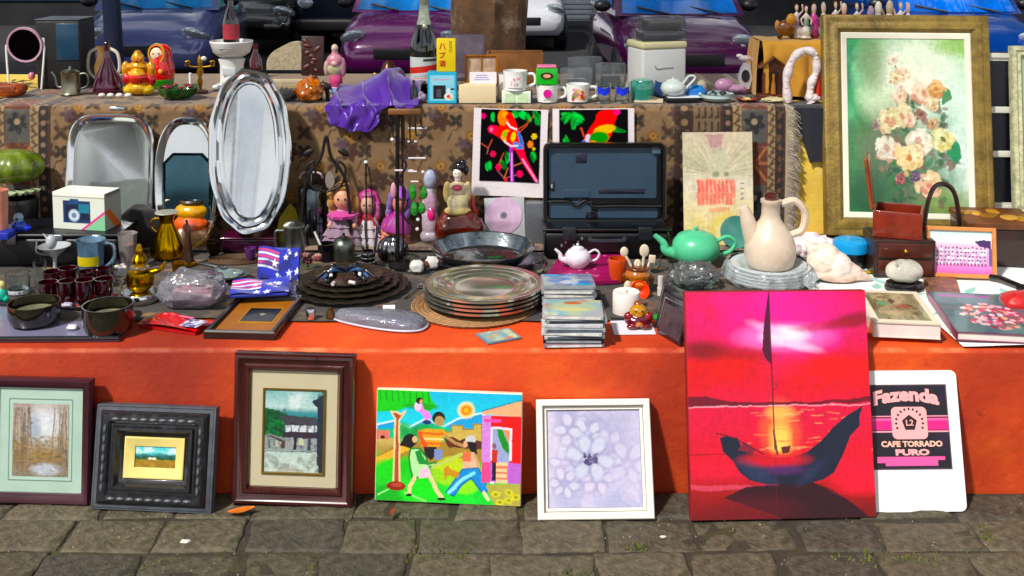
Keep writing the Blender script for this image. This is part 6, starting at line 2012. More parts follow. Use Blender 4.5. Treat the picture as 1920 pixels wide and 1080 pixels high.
obj('body',G().lathe(pr(vessel([(.9,0),(1,.1),(1,.9),(.9,1)],.1),w,h),24),blkgloss,t)
for k in (.35,.6,.85):
 obj('band',G().lathe([(w*.49,h*k),(w*.525,h*(k+.03)),(w*.49,h*(k+.06))],24,cap=False),steel,t)
t,h,w=T('dried_roses','small bunch of dusty dried roses left of the dark plates','flowers',576,512,472,50)
rr_=random.Random(3)
for i in range(9):
 px_,py_2=rr_.uniform(-.5,.5)*w,rr_.uniform(-.3,.3)*w
 g=G()
 for k in range(6):
  a=k*1.05
  g.ell((math.cos(a)*.006,math.sin(a)*.006,0),(.006,.005,.007),8,5,(0,0,a))
 obj('rose',g,mat(rr_.choice(['#6a2a34','#8a5a5c','#4a1c22','#a88a80']),.7,var=.3,scale=60),t,(px_,py_2,h*rr_.uniform(.3,.8)))
 obj('stem',G().tube([(px_,py_2,h*.35),(0,0,0)],.0015,6),mat('#4a5a2c',.7),t)
# --- large dark oval tray with bound handles, steel plates on a woven mat
p0=on_z(905,512,ZR+.01)
rx=212/2/ppm(p0)
t=thing('oval_tray','deep dark oval steel tray with white bound handles behind the plate stack','tray',(on_z(908,512,ZR).x,p0.y+rx*.62,ZR+.001),.05)
obj('base_tray',G().lathe([(q*rx,k*.02) for q,k in plate_prof],64,sy=.66),mat('#8a8e96',.26,1.0,var=.3),t,(.012,.01,0))
obj('upper_tray',G().lathe([(q*rx*.95,.014+k*.045) for q,k in [(0,0),(.7,0),(.8,.1),(.97,.85),(1,1),(.96,.96),(.79,.25),(.7,.14),(0,.12)]],64,sy=.66,c=(-.006,.008,0)),mat('#9aa2a6',.1,.95,var=.12,scale=8,bump=.2,bscale=40),t,rot=(R(10),0,0))
for a in (-.2,):
 obj('handle',handle([(-rx*.78,-rx*.12,.022),(-rx*1.02,-rx*.2,.018),(-rx*1.28,-rx*.42,.012)],.010),mat('#6a4030',.6,var=.4,scale=60),t)
 for q,s in ((.95,.017),(1.22,.016)):
  obj('binding',crumple(.04,.032,.034,q*9,.16,20,.7),mat('#dfe0dc',.7,bump=.5,bscale=80),t,(-rx*q,-rx*(.16 if q<1 else.38),.002))
p1=on_z(888,614,ZO)
rm=248/2/ppm(p1)
mcx,mcy=on_z(890,614,ZO).x*1.06,p1.y+rm*.93
weave=[]
t=thing('woven_mat','round woven straw mat under the stack of steel plates','mat',(mcx,mcy,ZO))
straw=mat('#a07a58',.8,var=.35,scale=80,bump=.6,bscale=160)
obj('base',G().lathe([(0,.0),(rm*.98,0),(rm,.003),(rm*.98,.006),(0,.006)],90),straw,t)
for k in range(9):
 rr1=rm*(1-k*.035)
 g=G().lathe([(rr1-.004,.006),(rr1,.0085),(rr1+.002,.0062)],120,wav=60,wamp=.004,cap=False)
 obj('straw_ring',g,mat(['#a8825e','#8a6848'][k%2],.8,var=.35,scale=80,bump=.6,bscale=160),t)
# the rug edge is below the mat's far half: rest the plates on the mat
lab=['bottom steel plate of the stack on the woven mat','second steel plate from the bottom on the woven mat','third steel plate from the bottom on the woven mat','top ridged steel plate of the stack on the woven mat']
rp=228/2/ppm(on_z(902,560,ZO+.03))
for i in range(4):
 z=ZO+.010+i*.0105
 rgd=[(q,k) for q,k in plate_prof]
 if i==3:
  rgd=[(0,0),(.55,0),(.6,.15),(.72,.5),(.98,.72),(1,.74),(1,1),(.98,1.06),(.9,.98),(.86,1.02),(.80,.86),(.74,.90),(.68,.66),(.62,.7),(.56,.42),(.50,.44),(.46,.34),(0,.32)]
 g=G().lathe([(q*rp*(1,.99,1,.99)[i],k*.02) for q,k in rgd],80)
 solo('steel_plate',lab[i],'plate',g,mat(['#ccc8b8','#d8d6c8','#ccc8b8','#eeeedc'][i],.14,.92,var=.06,scale=9),(mcx+.022+.003*(i%2),mcy+.012,z),(0,0,0),'steel plates on the woven mat',22)
# --- clear pouch of cutlery
c0=on_z(708,640,ZO)
t=thing('cutlery_pouch','long clear zip pouch with a rounded end lying on the orange wall top','pouch',(on_z(712,604,ZO).x,on_z(712,606,ZO).y,ZO),R(-17))
W_=196/ppm(c0)
def pouch(q,z):
 o=[]
 n=40
 for i in range(n):
  a=2*math.pi*i/n
  x=math.cos(a)
  wd=.028+.030*(x*.5+.5)**.8
  o.append((x*W_/2*q,math.copysign(abs(math.sin(a))**.7,math.sin(a))*wd*q,z))
 return o
obj('film',G().loft([pouch(.96,0),pouch(1,.003),pouch(1,.008),pouch(.96,.018),pouch(.85,.026),pouch(.6,.030),pouch(.2,.031)]),film('#ccd2e6',.24,1.0,.08,.9,40),t,sharp=60)
obj('seam',G().tube([(x,y,.004) for x,y,z in pouch(1.01,0)]+[(pouch(1.01,0)[0][0],pouch(1.01,0)[0][1],.004)],.0028,6),mat('#cdd0e0',.2,coat=.6),t)
for k,(x,y,a) in enumerate(((-.01,.006,.1),(.02,-.014,-.05),(.0,.022,.16))):
 obj('cutlery',G().at((x,y,.006),(0,0,a)).ell((.05,0,.006),(.024,.014,.004),16,8).tube([(.03,0,.006),(-.07,0,.007)],.0035,8),mat('#b4a6bc',.25,.8),t)
obj('price_tag',G().at((.012,.032,.030),(R(14),0,.4)).box(.03,.022,.001),mat('#f2f4f6',.5),t)
# small card
q0,q1,q2,q3=on_z(915,649,ZO),on_z(973,634,ZO),on_z(950,617,ZO),on_z(900,628,ZO)
cc=(q0+q1+q2+q3)/4
p=Pic(44,30,'#8aa8b0');p.dabs(18,0,0,1,1,.12,['#c8a86a','#d87a6a','#7ab0c4','#d8d8a8'],3);p.line([(.02,.02),(.98,.02),(.98,.98),(.02,.98),(.02,.02)],.03,'#7a94a4')
t=thing('small_card','small blue edged picture card lying alone on the orange wall top','card',(cc.x,cc.y,ZO),R(26))
obj('stock',G().box((q1-q0).length,(q2-q1).length*1.05,.004,bev=.001),mat('#6a8090',.5),t)
print_flat('face_print',p,(q1-q0).length*.96,(q2-q1).length,t,.0045)
# --- two piles of disc cases, each case a thing
def case_pic(i,front):
 p=Pic(48,42,'#b8c0c4')
 cols=[['#2a78c8','#18b0d8','#d8dce8','#5a5a90'],['#9ab8b0','#c8d0a0','#8ac0d0','#c86a30'],['#b0b0b8','#90949c','#d0d0d8','#787c88']][i]
 p.dabs(26,0,0,1,1,.16,cols,i+3,.8)
 if i==1:
  p.ell(.5,.45,.4,.34,'#c4d0b0',.8,.4);p.ell(.5,.2,.16,.1,'#c8642c',.9,.3);p.ell(.5,.6,.3,.12,'#e0dca0',.8,.4)
 return p
ords=['top','second','third','fourth','fifth','sixth','seventh','eighth','ninth']
def pile(px,yb,yt,wpx,n,which,top,dep):
 p=on_z(px,yb,ZO)
 w=wpx/ppm(p)
 hh_=on_y(px,yt,p.y+.01).z-ZO
 rr2=random.Random(px)
 th=hh_/n
 for i in range(n):
  k=n-1-i
  t=thing('disc_case','%s disc case %s pile beside the %s'%((ords[k]+(' blue illustrated' if top==0 else ' pale oval covered') if k==0 else ords[k]+' from the top','of the rear' if which else 'of the front','pink cloth' if which else 'white paper sheet')),'disc case',(p.x+rr2.uniform(-.005,.005),p.y+dep/2+rr2.uniform(-.004,.004),ZO+i*th),rr2.uniform(-.09,.09),'piled disc cases')
  c_=rr2.choice(['#a8adb0','#8f959a','#c4c8ca','#6a6e74','#b8b0b0']) if i>1 else ('#14141a' if i==1 else '#8a7080')
  obj('shell',G().box(w*.95,dep,th*.93,bev=.0012),mat(c_,.16,var=.2,scale=30,coat=.5),t)
  obj('spine',G().at((0,-dep/2-.0006,th*.18)).box(w*.86,.001,th*.5),mat(rr2.choice(['#dfe0dc','#5a6470','#98a0a4','#d0ccd4','#30343c']),.4,var=.3,scale=60),t)
  if i==n-1:
   print_flat('cover_print',case_pic(top,0),w*.9,dep*.94,t,th*.93+.0006,m=vcol(.12,.6))
pile(1078,652,590,120,8,False,1,.118)
pb_=on_z(1068,585,ZO)
def pile2():
 pile(1066,590,534,104,7,True,0,.10)
pile2()
# --- pink plastic-wrapped cloth under the small teapot
q=[on_z(*a,ZR) for a in ((1012,538),(1160,532),(1172,486),(1050,486))]
cc=sum(q,Vector())/4
t=thing('pink_cloth','folded dark pink dotted cloth under the small patterned teapot','cloth',(cc.x,cc.y,ZR))
pk_m=mat('#8e1450',.35,var=.3,scale=30,coat=.5,bump=.3,bscale=50)
lp=[(a.x-cc.x,a.y-cc.y) for a in q]
obj('fold',G().slab(lp,0,.010),pk_m,t)
obj('upper_fold',G().slab([(x*.94,y*.9+.004) for x,y in lp],.0105,.017),mat('#a01c60',.3,var=.3,scale=30,coat=.6,bump=.3,bscale=50),t)
rr2=random.Random(2)
dotm=mat('#d86a9c',.3,coat=.4)
for i in range(16):
 u,v=rr2.random(),rr2.random()
 a=Vector(lp[0]+(0,)).lerp(Vector(lp[1]+(0,)),u).lerp(Vector(lp[3]+(0,)).lerp(Vector(lp[2]+(0,)),u),v)
 obj('dot',G().lathe([(0,0),(.005,0),(.004,.0008),(0,.001)],12),dotm,t,(a.x*.88,a.y*.8+.004,.0172))
# --- small patterned teapot
def teapot(label,px,yb,yt,wbody,m,knob,spoutdir,z,dot=None,hstyle=1.0,bodyp=None):
 t,h,w=T('teapot',label,'teapot',px,yb,yt,wbody,z)
 obj('body',G().lathe(pr(bodyp or [(0,0),(.56,0),(.62,.03),(.9,.2),(1,.38),(.94,.56),(.7,.72),(.5,.77),(.48,.79),(0,.79)],w,h),40),m,t)
 li=obj('lid',G().lathe(pr([(.5,.785),(.47,.82),(.3,.87),(.1,.89),(0,.89)],w,h),32),m,t)
 obj('knob',G().lathe(pr([(.05,.88),(.05,.91),(.11,.95),(.09,.99),(0,1)],w,h),16),knob,li)
 s=spoutdir
 obj('spout',G().tube(smooth_path([(s*w*.40,0,h*.26),(s*w*.62,0,h*.36),(s*w*.68,0,h*.56),(s*w*.86,0,h*.76)]),[w*(.13-.0045*i) for i in range(19)],14),m,t)
 obj('handle',handle([(-s*w*.42,0,h*.60),(-s*w*.66,0,h*.72),(-s*w*.82,0,h*.56),(-s*w*.70,0,h*.32),(-s*w*.46,0,h*.24)],w*.045*hstyle),m,t)
 return t,h,w
flor=mat('#e6e2ea',.2,var=.1,coat=.5,stain='#8a84a4',samt=.75,sscale=60)
teapot('little white teapot with fine grey flower sprigs on the pink cloth',1083,508,456,50,flor,white,-1,ZR+.0185)
# --- orange cup, amber jug of wooden spoons, orange cup before it
t,h,w=T('orange_cup','matt orange beaker half hidden behind the wooden spoon jug','cup',1158,533,484,36)
obj('body',G().lathe(pr(vessel([(.7,0),(.9,.3),(1,.95),(.96,1)],.07),w,h),30),mat('#c8501c',.4,coat=.3,var=.15),t)
t,h,w=T('amber_jug','amber glazed face jug holding four pale wooden spoons','jug',1196,560,496,54,ZO)
amb=vcol(.15,.8)
blob('body',[((0,0,h*.3),(w*.42,w*.4,h*.3),'#8a4a14'),((0,0,h*.66),(w*.46,w*.42,h*.26),'#a8641c'),((0,-w*.2,h*.42),(w*.3,w*.26,h*.16),'#d8783c'),((-w*.45,0,h*.56),(w*.12,w*.1,h*.2),'#6a3410'),((w*.45,0,h*.5),(w*.12,w*.1,h*.2),'#6a3410'),((0,0,h*.9),(w*.44,w*.4,h*.08),'#5c2c0c')],.0026,m=amb,parent=t)
obj('open_lip',G().at((0,-w*.5,h*.26),(R(62),0,0)).lathe([(.004,-.016),(w*.22,-.010),(w*.34,.006),(w*.32,.007),(w*.2,-.006),(0,-.012)],26),mat('#e84a10',.25,coat=.6),t)
sp_m=mat('#d8cbb4',.6,var=.2,scale=40)
ppj=ppm(t.location)
for nm,x0,x1,yt_,br_ in (('wooden_spoon',-.006,-.038,462,(.011,.004,.014)),('wooden_spoon',.002,-.002,484,(.010,.004,.012)),('wooden_spoon',.01,.016,460,(.013,.004,.018))):
 z1=on_y(1196,yt_+10,t.location.y).z-ZO
 labels_={-.038:'pale wooden spoon with a round bowl leaning left in the amber jug',-.002:'short wooden spoon in the middle of the amber jug',.016:'largest wooden spoon standing right in the amber jug'}
 solo('wooden_spoon',labels_[x1],'spoon',G().tube([(x0,0,h*.55),(x1*.6+x0*.4,0,z1*.78),(x1,0,z1-.006)],.0036,8).ell((x1,-.001,z1),br_,16,10),sp_m,t.location)
z1=on_y(1210,478,t.location.y).z-ZO
solo('wooden_scoop','flat ended wooden scoop rightmost in the amber jug','spoon',G().tube([(.014,0,h*.5),(.03,0,z1*.8),(.036,0,z1-.02)],.0034,8).at((.036,-.001,z1-.022),(0,.1,0)).box(.018,.006,.022,bev=.002),sp_m,t.location)
z1=on_y(1170,540,t.location.y).z-ZO
solo('wooden_ladle','pale wooden ladle leaning against the left of the amber jug','spoon',G().tube([(-.028,-.02,.010),(-.016,-.012,h*.6),(.004,0,h*1.08)],.004,8).ell((-.030,-.022,.026),(.011,.008,.018),16,10),sp_m,t.location)
t,h,w=T('white_candle','thick white pillar candle with a soft top','candle',1174,596,546,52,ZO)
obj('wax',G().lathe(pr([(0,0),(.98,0),(1,.03),(1,.94),(.95,1),(.7,.97),(0,.95)],w,h),36),mat('#f0e6e2',.5,var=.04),t)
obj('wick',G().tube([(0,0,h*.94),(.002,0,h*1.03)],.0012,6),blk,t)
q=[on_z(*a,ZO) for a in ((1152,628),(1230,627),(1214,584),(1138,584))]
cc=sum(q,Vector())/4
solo('paper_sheet','white paper sheet under the red and gold figurine','paper',G().slab([(a.x-cc.x,a.y-cc.y) for a in q],0,.0012),mat('#e8e2ee',.6,var=.04),(cc.x,cc.y,ZO))
solo('pen','thin black pen lying on the white paper sheet','pen',G().tube([(-.02,0,.0035),(.02,-.003,.0035)],.003,8),blk,on_z(1160,600,ZO+.0013))
t,h,w=T('figurine','squat maroon and gold seated figurine on the white paper','figurine',1196,622,562,56,ZO+.0014)
blob('body',[((0,0,h*.26),(w*.48,w*.40,h*.27),'#5c0c1c'),((0,-.004,h*.62),(w*.3,w*.27,h*.24),'#b8842c'),((0,-w*.22,h*.56),(w*.16,w*.1,h*.12),'#d8a444'),((0,0,h*.86),(w*.16,w*.15,h*.12),'#8a4a1c'),((-w*.34,-.01,h*.42),(w*.16,w*.14,h*.18),'#7a1020'),((w*.34,-.01,h*.42),(w*.16,w*.14,h*.18),'#7a1020'),((-w*.22,-w*.28,h*.1),(w*.2,w*.14,h*.1),'#6a1a1c'),((w*.22,-w*.28,h*.1),(w*.2,w*.14,h*.1),'#6a1a1c'),((0,-w*.36,h*.22),(w*.12,w*.08,h*.09),'#c8783c')],.002,m=vcol(.18,.7),parent=t)
for s in (-1,1):
 obj('eye',G().ell((s*w*.11,-w*.26-.004,h*.68),(.0022,.0014,.002),8,6),blk,t)
t=thing('marker_pen','green and white marker pen lying by the maroon figurine','pen',on_z(1246,602,ZO+.009),R(-58))
obj('barrel',G().tube([(-.018,0,0),(.016,0,0)],.0085,16),mat('#dfe8e0',.3,coat=.3),t)
obj('cap',G().tube([(-.034,0,0),(-.0185,0,0)],.0092,16),mat('#129034',.3,coat=.3),t)
obj('end_plug',G().tube([(.0165,0,0),(.026,0,0)],.0092,16),mat('#129034',.3,coat=.3),t)
t,h,w=T('lipstick_tube','small white capped tube standing right of the amber jug','tube',1238,558,518,12,ZO)
obj('body',G().lathe(pr([(0,0),(1,0),(1,.45),(.86,.47),(.86,1),(0,1)],w,h),18),mat('#d8d0cc',.3,coat=.3),t)
t,h,w=T('cork_disc','dusty brown round tin lid behind the green marker','lid',1224,588,566,34,ZO)
obj('body',G().lathe(pr([(0,0),(.96,0),(1,.1),(1,.8),(.94,1),(0,.92)],w,h*.7),26),mat('#6a5448',.6,var=.3),t)
# --- row of upright dark disc cases beside the sunset canvas
c0=on_z(1266,640,ZO)
rr2=random.Random(8)
names_=['nearest','second','third','fourth','fifth','farthest']
for i in range(6):
 yy=c0.y+.012+i*.026
 hgt=.088+rr2.uniform(-.006,.006)
 t=thing('disc_case','%s of the dark disc cases tilted upright beside the sunset canvas'%names_[i],'disc case',(c0.x-.012+.003*i,yy,ZO+.001),R(-62+rr2.uniform(-4,4)),'upright disc cases',rot=(R(-16),0,R(-62+rr2.uniform(-4,4))))
 obj('shell',G().box(.10,.010,hgt,bev=.001),mat(['#241c20','#3c3438','#181418','#544c50','#2c2024','#403a40'][i],.14,coat=.6,var=.3,scale=30),t)
 obj('edge_label',G().at((0,-.0056,hgt*.1)).box(.09,.001,hgt*.8),mat(['#4a3a40','#7a7074','#302830','#8a8084','#5a3a3a','#6a6468'][i],.3,var=.5,scale=40,coat=.4),t)
# ================================================================== LOWER TOP, RIGHT
celadon=mat('#66c89a',.34,var=.2,scale=9,coat=.25,stain='#3c9a70',samt=.4,sscale=9,bump=.1,bscale=70)
teapot('large matt green teapot with its spout pointing left',1304,508,424,92,celadon,celadon,-1,ZR,bodyp=[(0,0),(.6,0),(.66,.03),(.93,.22),(1,.42),(.95,.6),(.74,.77),(.56,.82),(.5,.84),(0,.84)])
t,h,w=T('glass_bowl','clear cut glass bowl in a crinkled bag before the green teapot','bowl',1300,552,490,82,ZO+.002)
obj('bowl',G().lathe(pr(vessel([(.5,0),(.8,.3),(1,.8)],.06),w,h),36,wav=12,wamp=.03),clear,t)
obj('wrap',crumple(w*1.1,w*.9,h*.9,14,.22,30,.7),film('#d8dce0',.1,1.1,.1,1.0,50),t,sharp=25)
plm=mat('#c4d0d4',.18,coat=.6,var=.06)
x,y,r=circ(1358,1522,548,ZR+.004)
lab=['lowest pale blue plate under the cream jug','second pale blue plate under the cream jug','third pale blue plate under the cream jug','fourth pale blue plate under the cream jug','uppermost pale blue plate under the cream jug']
for i in range(5):
 plate('blue_plate',lab[i],x+.002*(i%2),y+.003,ZR+.0005+i*.008,r*(1,.99,.97,.95,.86)[i],.016,plm,group='pale blue plates under the cream jug')
tw=thing('plastic_wrap','crinkled clear film around the pale blue plates','film',(x,y,ZR))
obj('film',G().lathe([(r*1.0,.001),(r*1.06,.012),(r*1.04,.03),(r*.98,.048),(r*.9,.054)],72,wav=17,wamp=.022,cap=False),film('#e6ecf0',.3,.9,.12,1.0,50),tw,sharp=20)
obj('film_tail',G().grid(lambda u,v:(r*(.62+.3*u)+.01*math.sin(v*9),-r*(.72+.2*v)-.004*math.sin(u*8),.045*(1-v)+.004+.005*math.sin(u*11+v*4)),10,10),film('#e6ecf0',.3,.9,.12,1.0,50),tw,sharp=20)
zj=ZR+4*.008+.0055
cream=mat('#dccbb8',.42,var=.14,scale=9,coat=.15,stain='#b08c70',samt=.5,sscale=8,bump=.12,bscale=60)
pj=thing('stoneware_jug','cream stoneware jug with a brown stopper standing on pale blue plates','jug',(x+.004,y+.004,zj))
pq=ppm(pj.location)
h=on_y(1440,360,pj.location.y).z-zj
w=96/pq
obj('body',G().lathe(pr([(0,0),(.80,0),(.90,.03),(1,.17),(.98,.30),(.82,.44),(.56,.56),(.40,.64),(.36,.70),(.35,.84),(.40,.86),(.40,.9),(0,.9)],w,h),40),cream,pj)
obj('spout',G().tube(smooth_path([(-w*.3,0,h*.30),(-w*.42,0,h*.56),(-w*.48,0,h*.70),(-w*.54,0,h*.80)]),[w*(.19-.0055*i) for i in range(19)],16),cream,pj)
obj('handle',handle([(w*.2,0,h*.84),(w*.46,0,h*.88),(w*.66,0,h*.72),(w*.62,0,h*.50),(w*.40,0,h*.42)],w*.075),cream,pj)
obj('stopper',G().lathe(pr([(.24,.895),(.26,.92),(.28,.96),(.2,.99),(.1,1.0),(0,1.0)],w,h),24),mat('#4a1c18',.25,coat=.6,var=.3),pj)
M,w,h=stand_rect((1352,436),(1410,436),(1410,468),(1352,468),ZR,tilt=R(20))
o=solo('green_plate','sea green plate standing behind the cream jug','plate',G().at((0,0,h),(math.pi/2,0,0)).lathe([(0,0),(.03,0),(.05,.006),(.049,.008),(.03,.003),(0,.003)],40),mat('#4a8a80',.2,coat=.6))
o.matrix_world=M
# conch, doily
t,h,w=T('conch_shell','large pale pink and cream conch shell','shell',1568,534,452,122,ZO+.006,back=.25)
pl_=['#eedccc','#f0e4d8','#ecd0c4','#e6c4b4']
pr_=[((-w*.20,0,h*.50),(w*.27,w*.24,h*.46),pl_[0],(0,.5,0)),((-w*.02,-.006,h*.40),(w*.27,w*.22,h*.36),pl_[1],(0,.5,0)),((-w*.34,.004,h*.74),(w*.13,w*.12,h*.2),pl_[2],(0,.4,0)),((-w*.42,.006,h*.86),(w*.07,w*.07,h*.12),pl_[0]),('tube',[(w*.05,-.004,h*.34),(w*.28,-.010,h*.2),(w*.5,-.014,h*.07)],[h*.3,h*.2,h*.06],pl_[2]),((-w*.06,-w*.12,h*.16),(w*.34,w*.13,h*.16),pl_[3],(0,.10,0))]
for q_ in range(6):
 pr_.append(((-w*(.36-.1*q_),-w*.10,h*(.84-.075*q_)),(w*.03,w*.035,h*.06),pl_[q_%3]))
blob('body',pr_,.0026,m=vcol(.38,.3,.5,60),parent=t)
q=[on_z(*a,ZC) for a in ((1490,498),(1556,490),(1552,462),(1494,464))]
t=thing('doily','crumpled white and pink doily behind the conch shell','doily',(sum(q,Vector())/4))
obj('cloth',crumple(.13,.10,.055,21,.35,30,.7),mat('#eedde0',.8,var=.15,scale=40,stain='#8acab0',samt=.6,sscale=30,bump=.4,bscale=80),t,sharp=60)
# blue bowl, card, rule, stone
t,h,w=T('plastic_bowl','bright blue lidded bowl with a black base','bowl',1594,506,446,68,ZC)
obj('base',G().lathe(pr([(0,0),(.72,0),(.84,.1),(.92,.5),(.9,.52),(0,.5)],w,h),36),mat('#0a0e1a',.3,coat=.3),t)
obj('lid',G().lathe(pr([(.9,.5),(1,.55),(1,.8),(.96,.9),(.7,.98),(0,1)],w,h),36),mat('#0c9ad8',.35,var=.05,coat=.2),t)
solo('playing_card','small blue printed card lying beside the blue bowl','card',G().at((0,0,0),(0,0,.3)).box(.05,.07,.002),mat('#4a6a98',.5,var=.5,scale=60),on_z(1646,478,ZC))
t=thing('wooden_rule','yellow wooden rule lying behind the dark mounted stone','ruler',on_z(1632,511,ZC),R(4))
obj('stick',G().box(.13,.016,.004,bev=.001),mat('#b89a18',.5,var=.2),t)
for k in range(12):
 obj('tick_mark',G().at((-.058+k*.0105,-.004,.0041)).box(.0012,.007,.0004),blk,t)
t,h,w=T('mounted_stone','speckled grey and white polished stone on a black base','stone',1694,552,486,74,ZC)
obj('base',G().lathe(pr([(0,0),(.98,0),(1,.06),(.9,.22),(0,.24)],w,h),36,sy=.7),blkgloss,t)
g=G().ell((0,0,h*.6),(w*.48,w*.36,h*.40),40,24)
g.v=[(x*(1+.05*mnoise.noise(Vector((x*30,y*30,z*30)))),y,z+.003*mnoise.noise(Vector((x*40,y*40,2)))) for x,y,z in g.v]
obj('stone',g,mat('#c8c4b8',.12,var=.15,scale=20,coat=.7,stain='#3a3c38',samt=1.0,sscale=28),t)
# wooden box with an open lid on a chest
cB=on_z(1690,522,ZC)
t=thing('wooden_chest','dark mahogany chest under the open wooden box','chest',(on_z(1700,522,ZC).x,cB.y+.075,ZC),R(-4))
hb=on_y(1700,452,cB.y).z-ZC
wb=112/ppm(cB)
obj('carcass',G().box(wb,.14,hb,bev=.003),dwood,t)
for k in range(2):
 d=obj('drawer',G().at((0,-.0715,hb*(.08+.46*k))).box(wb*.88,.006,hb*.38,bev=.002),mat('#4a1c10',.35,var=.4,scale=18,coat=.4),t)
 obj('knob',G().ell((0,-.078,hb*(.27+.46*k)),.006,10,7),mat('#caa048',.25,.9),d)
zb=ZC+hb+.001
tb=thing('wooden_box','small red brown wooden box with its lid swung open','box',(t.location.x-.002,t.location.y,zb),R(-22))
hb2=on_y(1690,402,cB.y).z-zb
wb2=88/ppm(cB)
wm2=mat('#7c2a10',.35,var=.35,scale=16,coat=.4)
g=G()
for (sx_,sy_,x_,y_) in ((wb2,.006,0,-.055),(wb2,.006,0,.055),(.006,.104,-wb2/2+.003,0),(.006,.104,wb2/2-.003,0)):
 obj('side_panel',G().at((x_,y_,0)).box(sx_,sy_,hb2,bev=.001),wm2,tb)
obj('floor_panel',G().at((0,0,.001)).box(wb2-.012,.104,.005),mat('#5a1c0c',.5,var=.3),tb)
lidz=on_y(1625,306,cB.y).z-zb
lid=obj('lid',G().box(.008,.112,lidz-hb2,bev=.002),mat('#8a4a1c',.4,var=.5,scale=12,coat=.3),tb,(-wb2/2-.005,-.0,hb2+.001),(0,R(-8),0))
obj('lid_rim',G().at((.0055,-.05,0)).box(.004,.010,lidz-hb2),wm2,lid)
obj('hinge',G().at((.004,-.02,-.002)).box(.006,.014,.008,bev=.001),mat('#e0c080',.25,.9),lid)
obj('clasp',G().ell((.006,-.03,(lidz-hb2)*.8),.004,10,6),mat('#e0c080',.25,.9),lid)
# basket with a tall hoop handle
cK=on_z(1776,500,ZC)
t=thing('basket','dark bentwood basket whose tall hoop handle rises behind the photo frame','basket',(on_z(1776,500,ZC).x,cK.y+.05,ZC))
hk=on_y(1776,345,cK.y+.05).z-ZC
obj('handle',handle([(-.05,0,.05),(-.048,0,hk*.62),(-.03,0,hk*.93),(.0,0,hk),(.032,0,hk*.90),(.048,0,hk*.6),(.05,0,.05)],.0072),mat('#2a100c',.3,var=.3,coat=.4),t)
obj('bowl',G().lathe([(0,0),(.05,0),(.062,.07),(.064,.075),(.058,.075),(.046,.006),(0,.006)],36,wav=18,wamp=.02),mat('#33160e',.5,var=.4,bump=.5,bscale=80),t)
# photo frame
M,w,h=stand_rect((1735,424),(1870,429),(1866,524),(1737,519),ZC,tilt=R(12))
t=thing('photo_frame','orange wood frame with a faded pink group photograph','photo frame',M=M)
obj('frame',frame_mesh(w,h,[(0,.012),(0,-.004),(.002,-.006),(.0095,-.006),(.0115,-.001),(.012,.002)]),mat('#d8925c',.4,var=.15,coat=.3),t)
obj('strut',G().at((0,.03,0),(R(-14),0,0)).box(.03,.004,h*.7),dwood,t)
p=Pic(90,66,'#f4dcec')
p.vgrad([(0,'#c8ecee'),(.22,'#f4f6f6'),(.34,'#f2c4dc'),(.6,'#e8a0d0'),(.85,'#f08ac8'),(1,'#ee70b8')])
p.poly([(.72,.24),(.86,.2),(.98,.22),(.98,.4),(.8,.36)],'#4a3466')
q_=random.Random(3)
for r_ in range(4):
 for k in range(14):
  x,y=.06+k*.063+q_.uniform(-.01,.01),.40+r_*.095+q_.uniform(-.012,.012)
  if y<.42 and (x<.16 or x>.92):
   continue
  p.ell(x,y+.05,.026,.05,q_.choice(['#f4f0f6','#e4dcea','#c8b8d4']),.95,.2)
  p.ell(x,y,.015,.022,'#3c2c50',.95,.2)
for k in range(16):
 p.line([(.06+k*.055,.76),(.065+k*.055,.80)],.012,'#4a2c58')
p.rect(.0,.4,.03,.8,'#c878b8');p.rect(.95,.4,1,.8,'#6a5a90')
print_wall('photograph',p,w-.022,h-.022,t,.011,.0005,m=vcol(.15,.5))
# carved box
cV=on_z(1884,500,ZC)
t=thing('carved_box','wooden box with a carved ochre lid behind the photo frame','box',(on_z(1886,500,ZC).x,cV.y+.09,ZC),R(-6))
hv=on_y(1880,418,cV.y).z-ZC
wv=130/ppm(cV)
obj('body',G().box(wv,.18,hv-.022,bev=.003),dwood,t)
g=G().at((0,0,hv-.021)).box(wv+.008,.188,.021,bev=.004)
lid=obj('lid',g,mat('#6a3c1c',.5,var=.4,scale=20),t)
rr2=random.Random(6)
for k in range(10):
 obj('carving',G().ell(((-.42+.093*k)*wv,rr2.uniform(-.05,.05),hv+.0005),(.018,.03,.004),14,6,(0,0,rr2.uniform(-.8,.8))),mat(rr2.choice(['#b8863c','#8a5c24','#c89a50']),.45,var=.4,scale=30),lid)
# books, sheet, knife, red pouch
def book(label,quad,z,th,cover,rzp,pic,mm=None,pages='#ece0dc'):
 q=[on_z(*a,z+th) for a in quad]
 cc=sum(q,Vector())/4
 u=(q[1]-q[0]);v=(q[3]-q[0]+q[2]-q[1])/2
 w,d=(u.length+(q[2]-q[3]).length)/2,v.length
 a=math.atan2(u.y,u.x)
 sh_=v.dot(Vector((math.cos(a),math.sin(a),0)))
 rz=a if rzp is None else rzp
 t=thing('book',label,'book',(cc.x,cc.y,z),rz)
 obj('page_block',G().at((0,.001,.0018)).box(w*.985,d*.985,th-.0036),mat(pages,.7,var=.08,bump=.3,bscale=300),t)
 obj('front_cover',G().at((0,0,th-.0018)).box(w,d,.0018),mat(cover,.35,coat=.3),t)
 obj('back_cover',G().box(w,d,.0017),mat(cover,.35,coat=.3),t)
 obj('spine',G().at((-w/2-.0008,0,0)).box(.0015,d,th),mat(cover,.35,coat=.3),t)
 print_flat('cover_print',pic,w*.995,d*.995,t,th+.0006,m=mm or vcol(.25,.3))
 return t
p=Pic(110,120,'#ece0cc')
p.rect(.1,.08,.9,.9,'#8a8464')
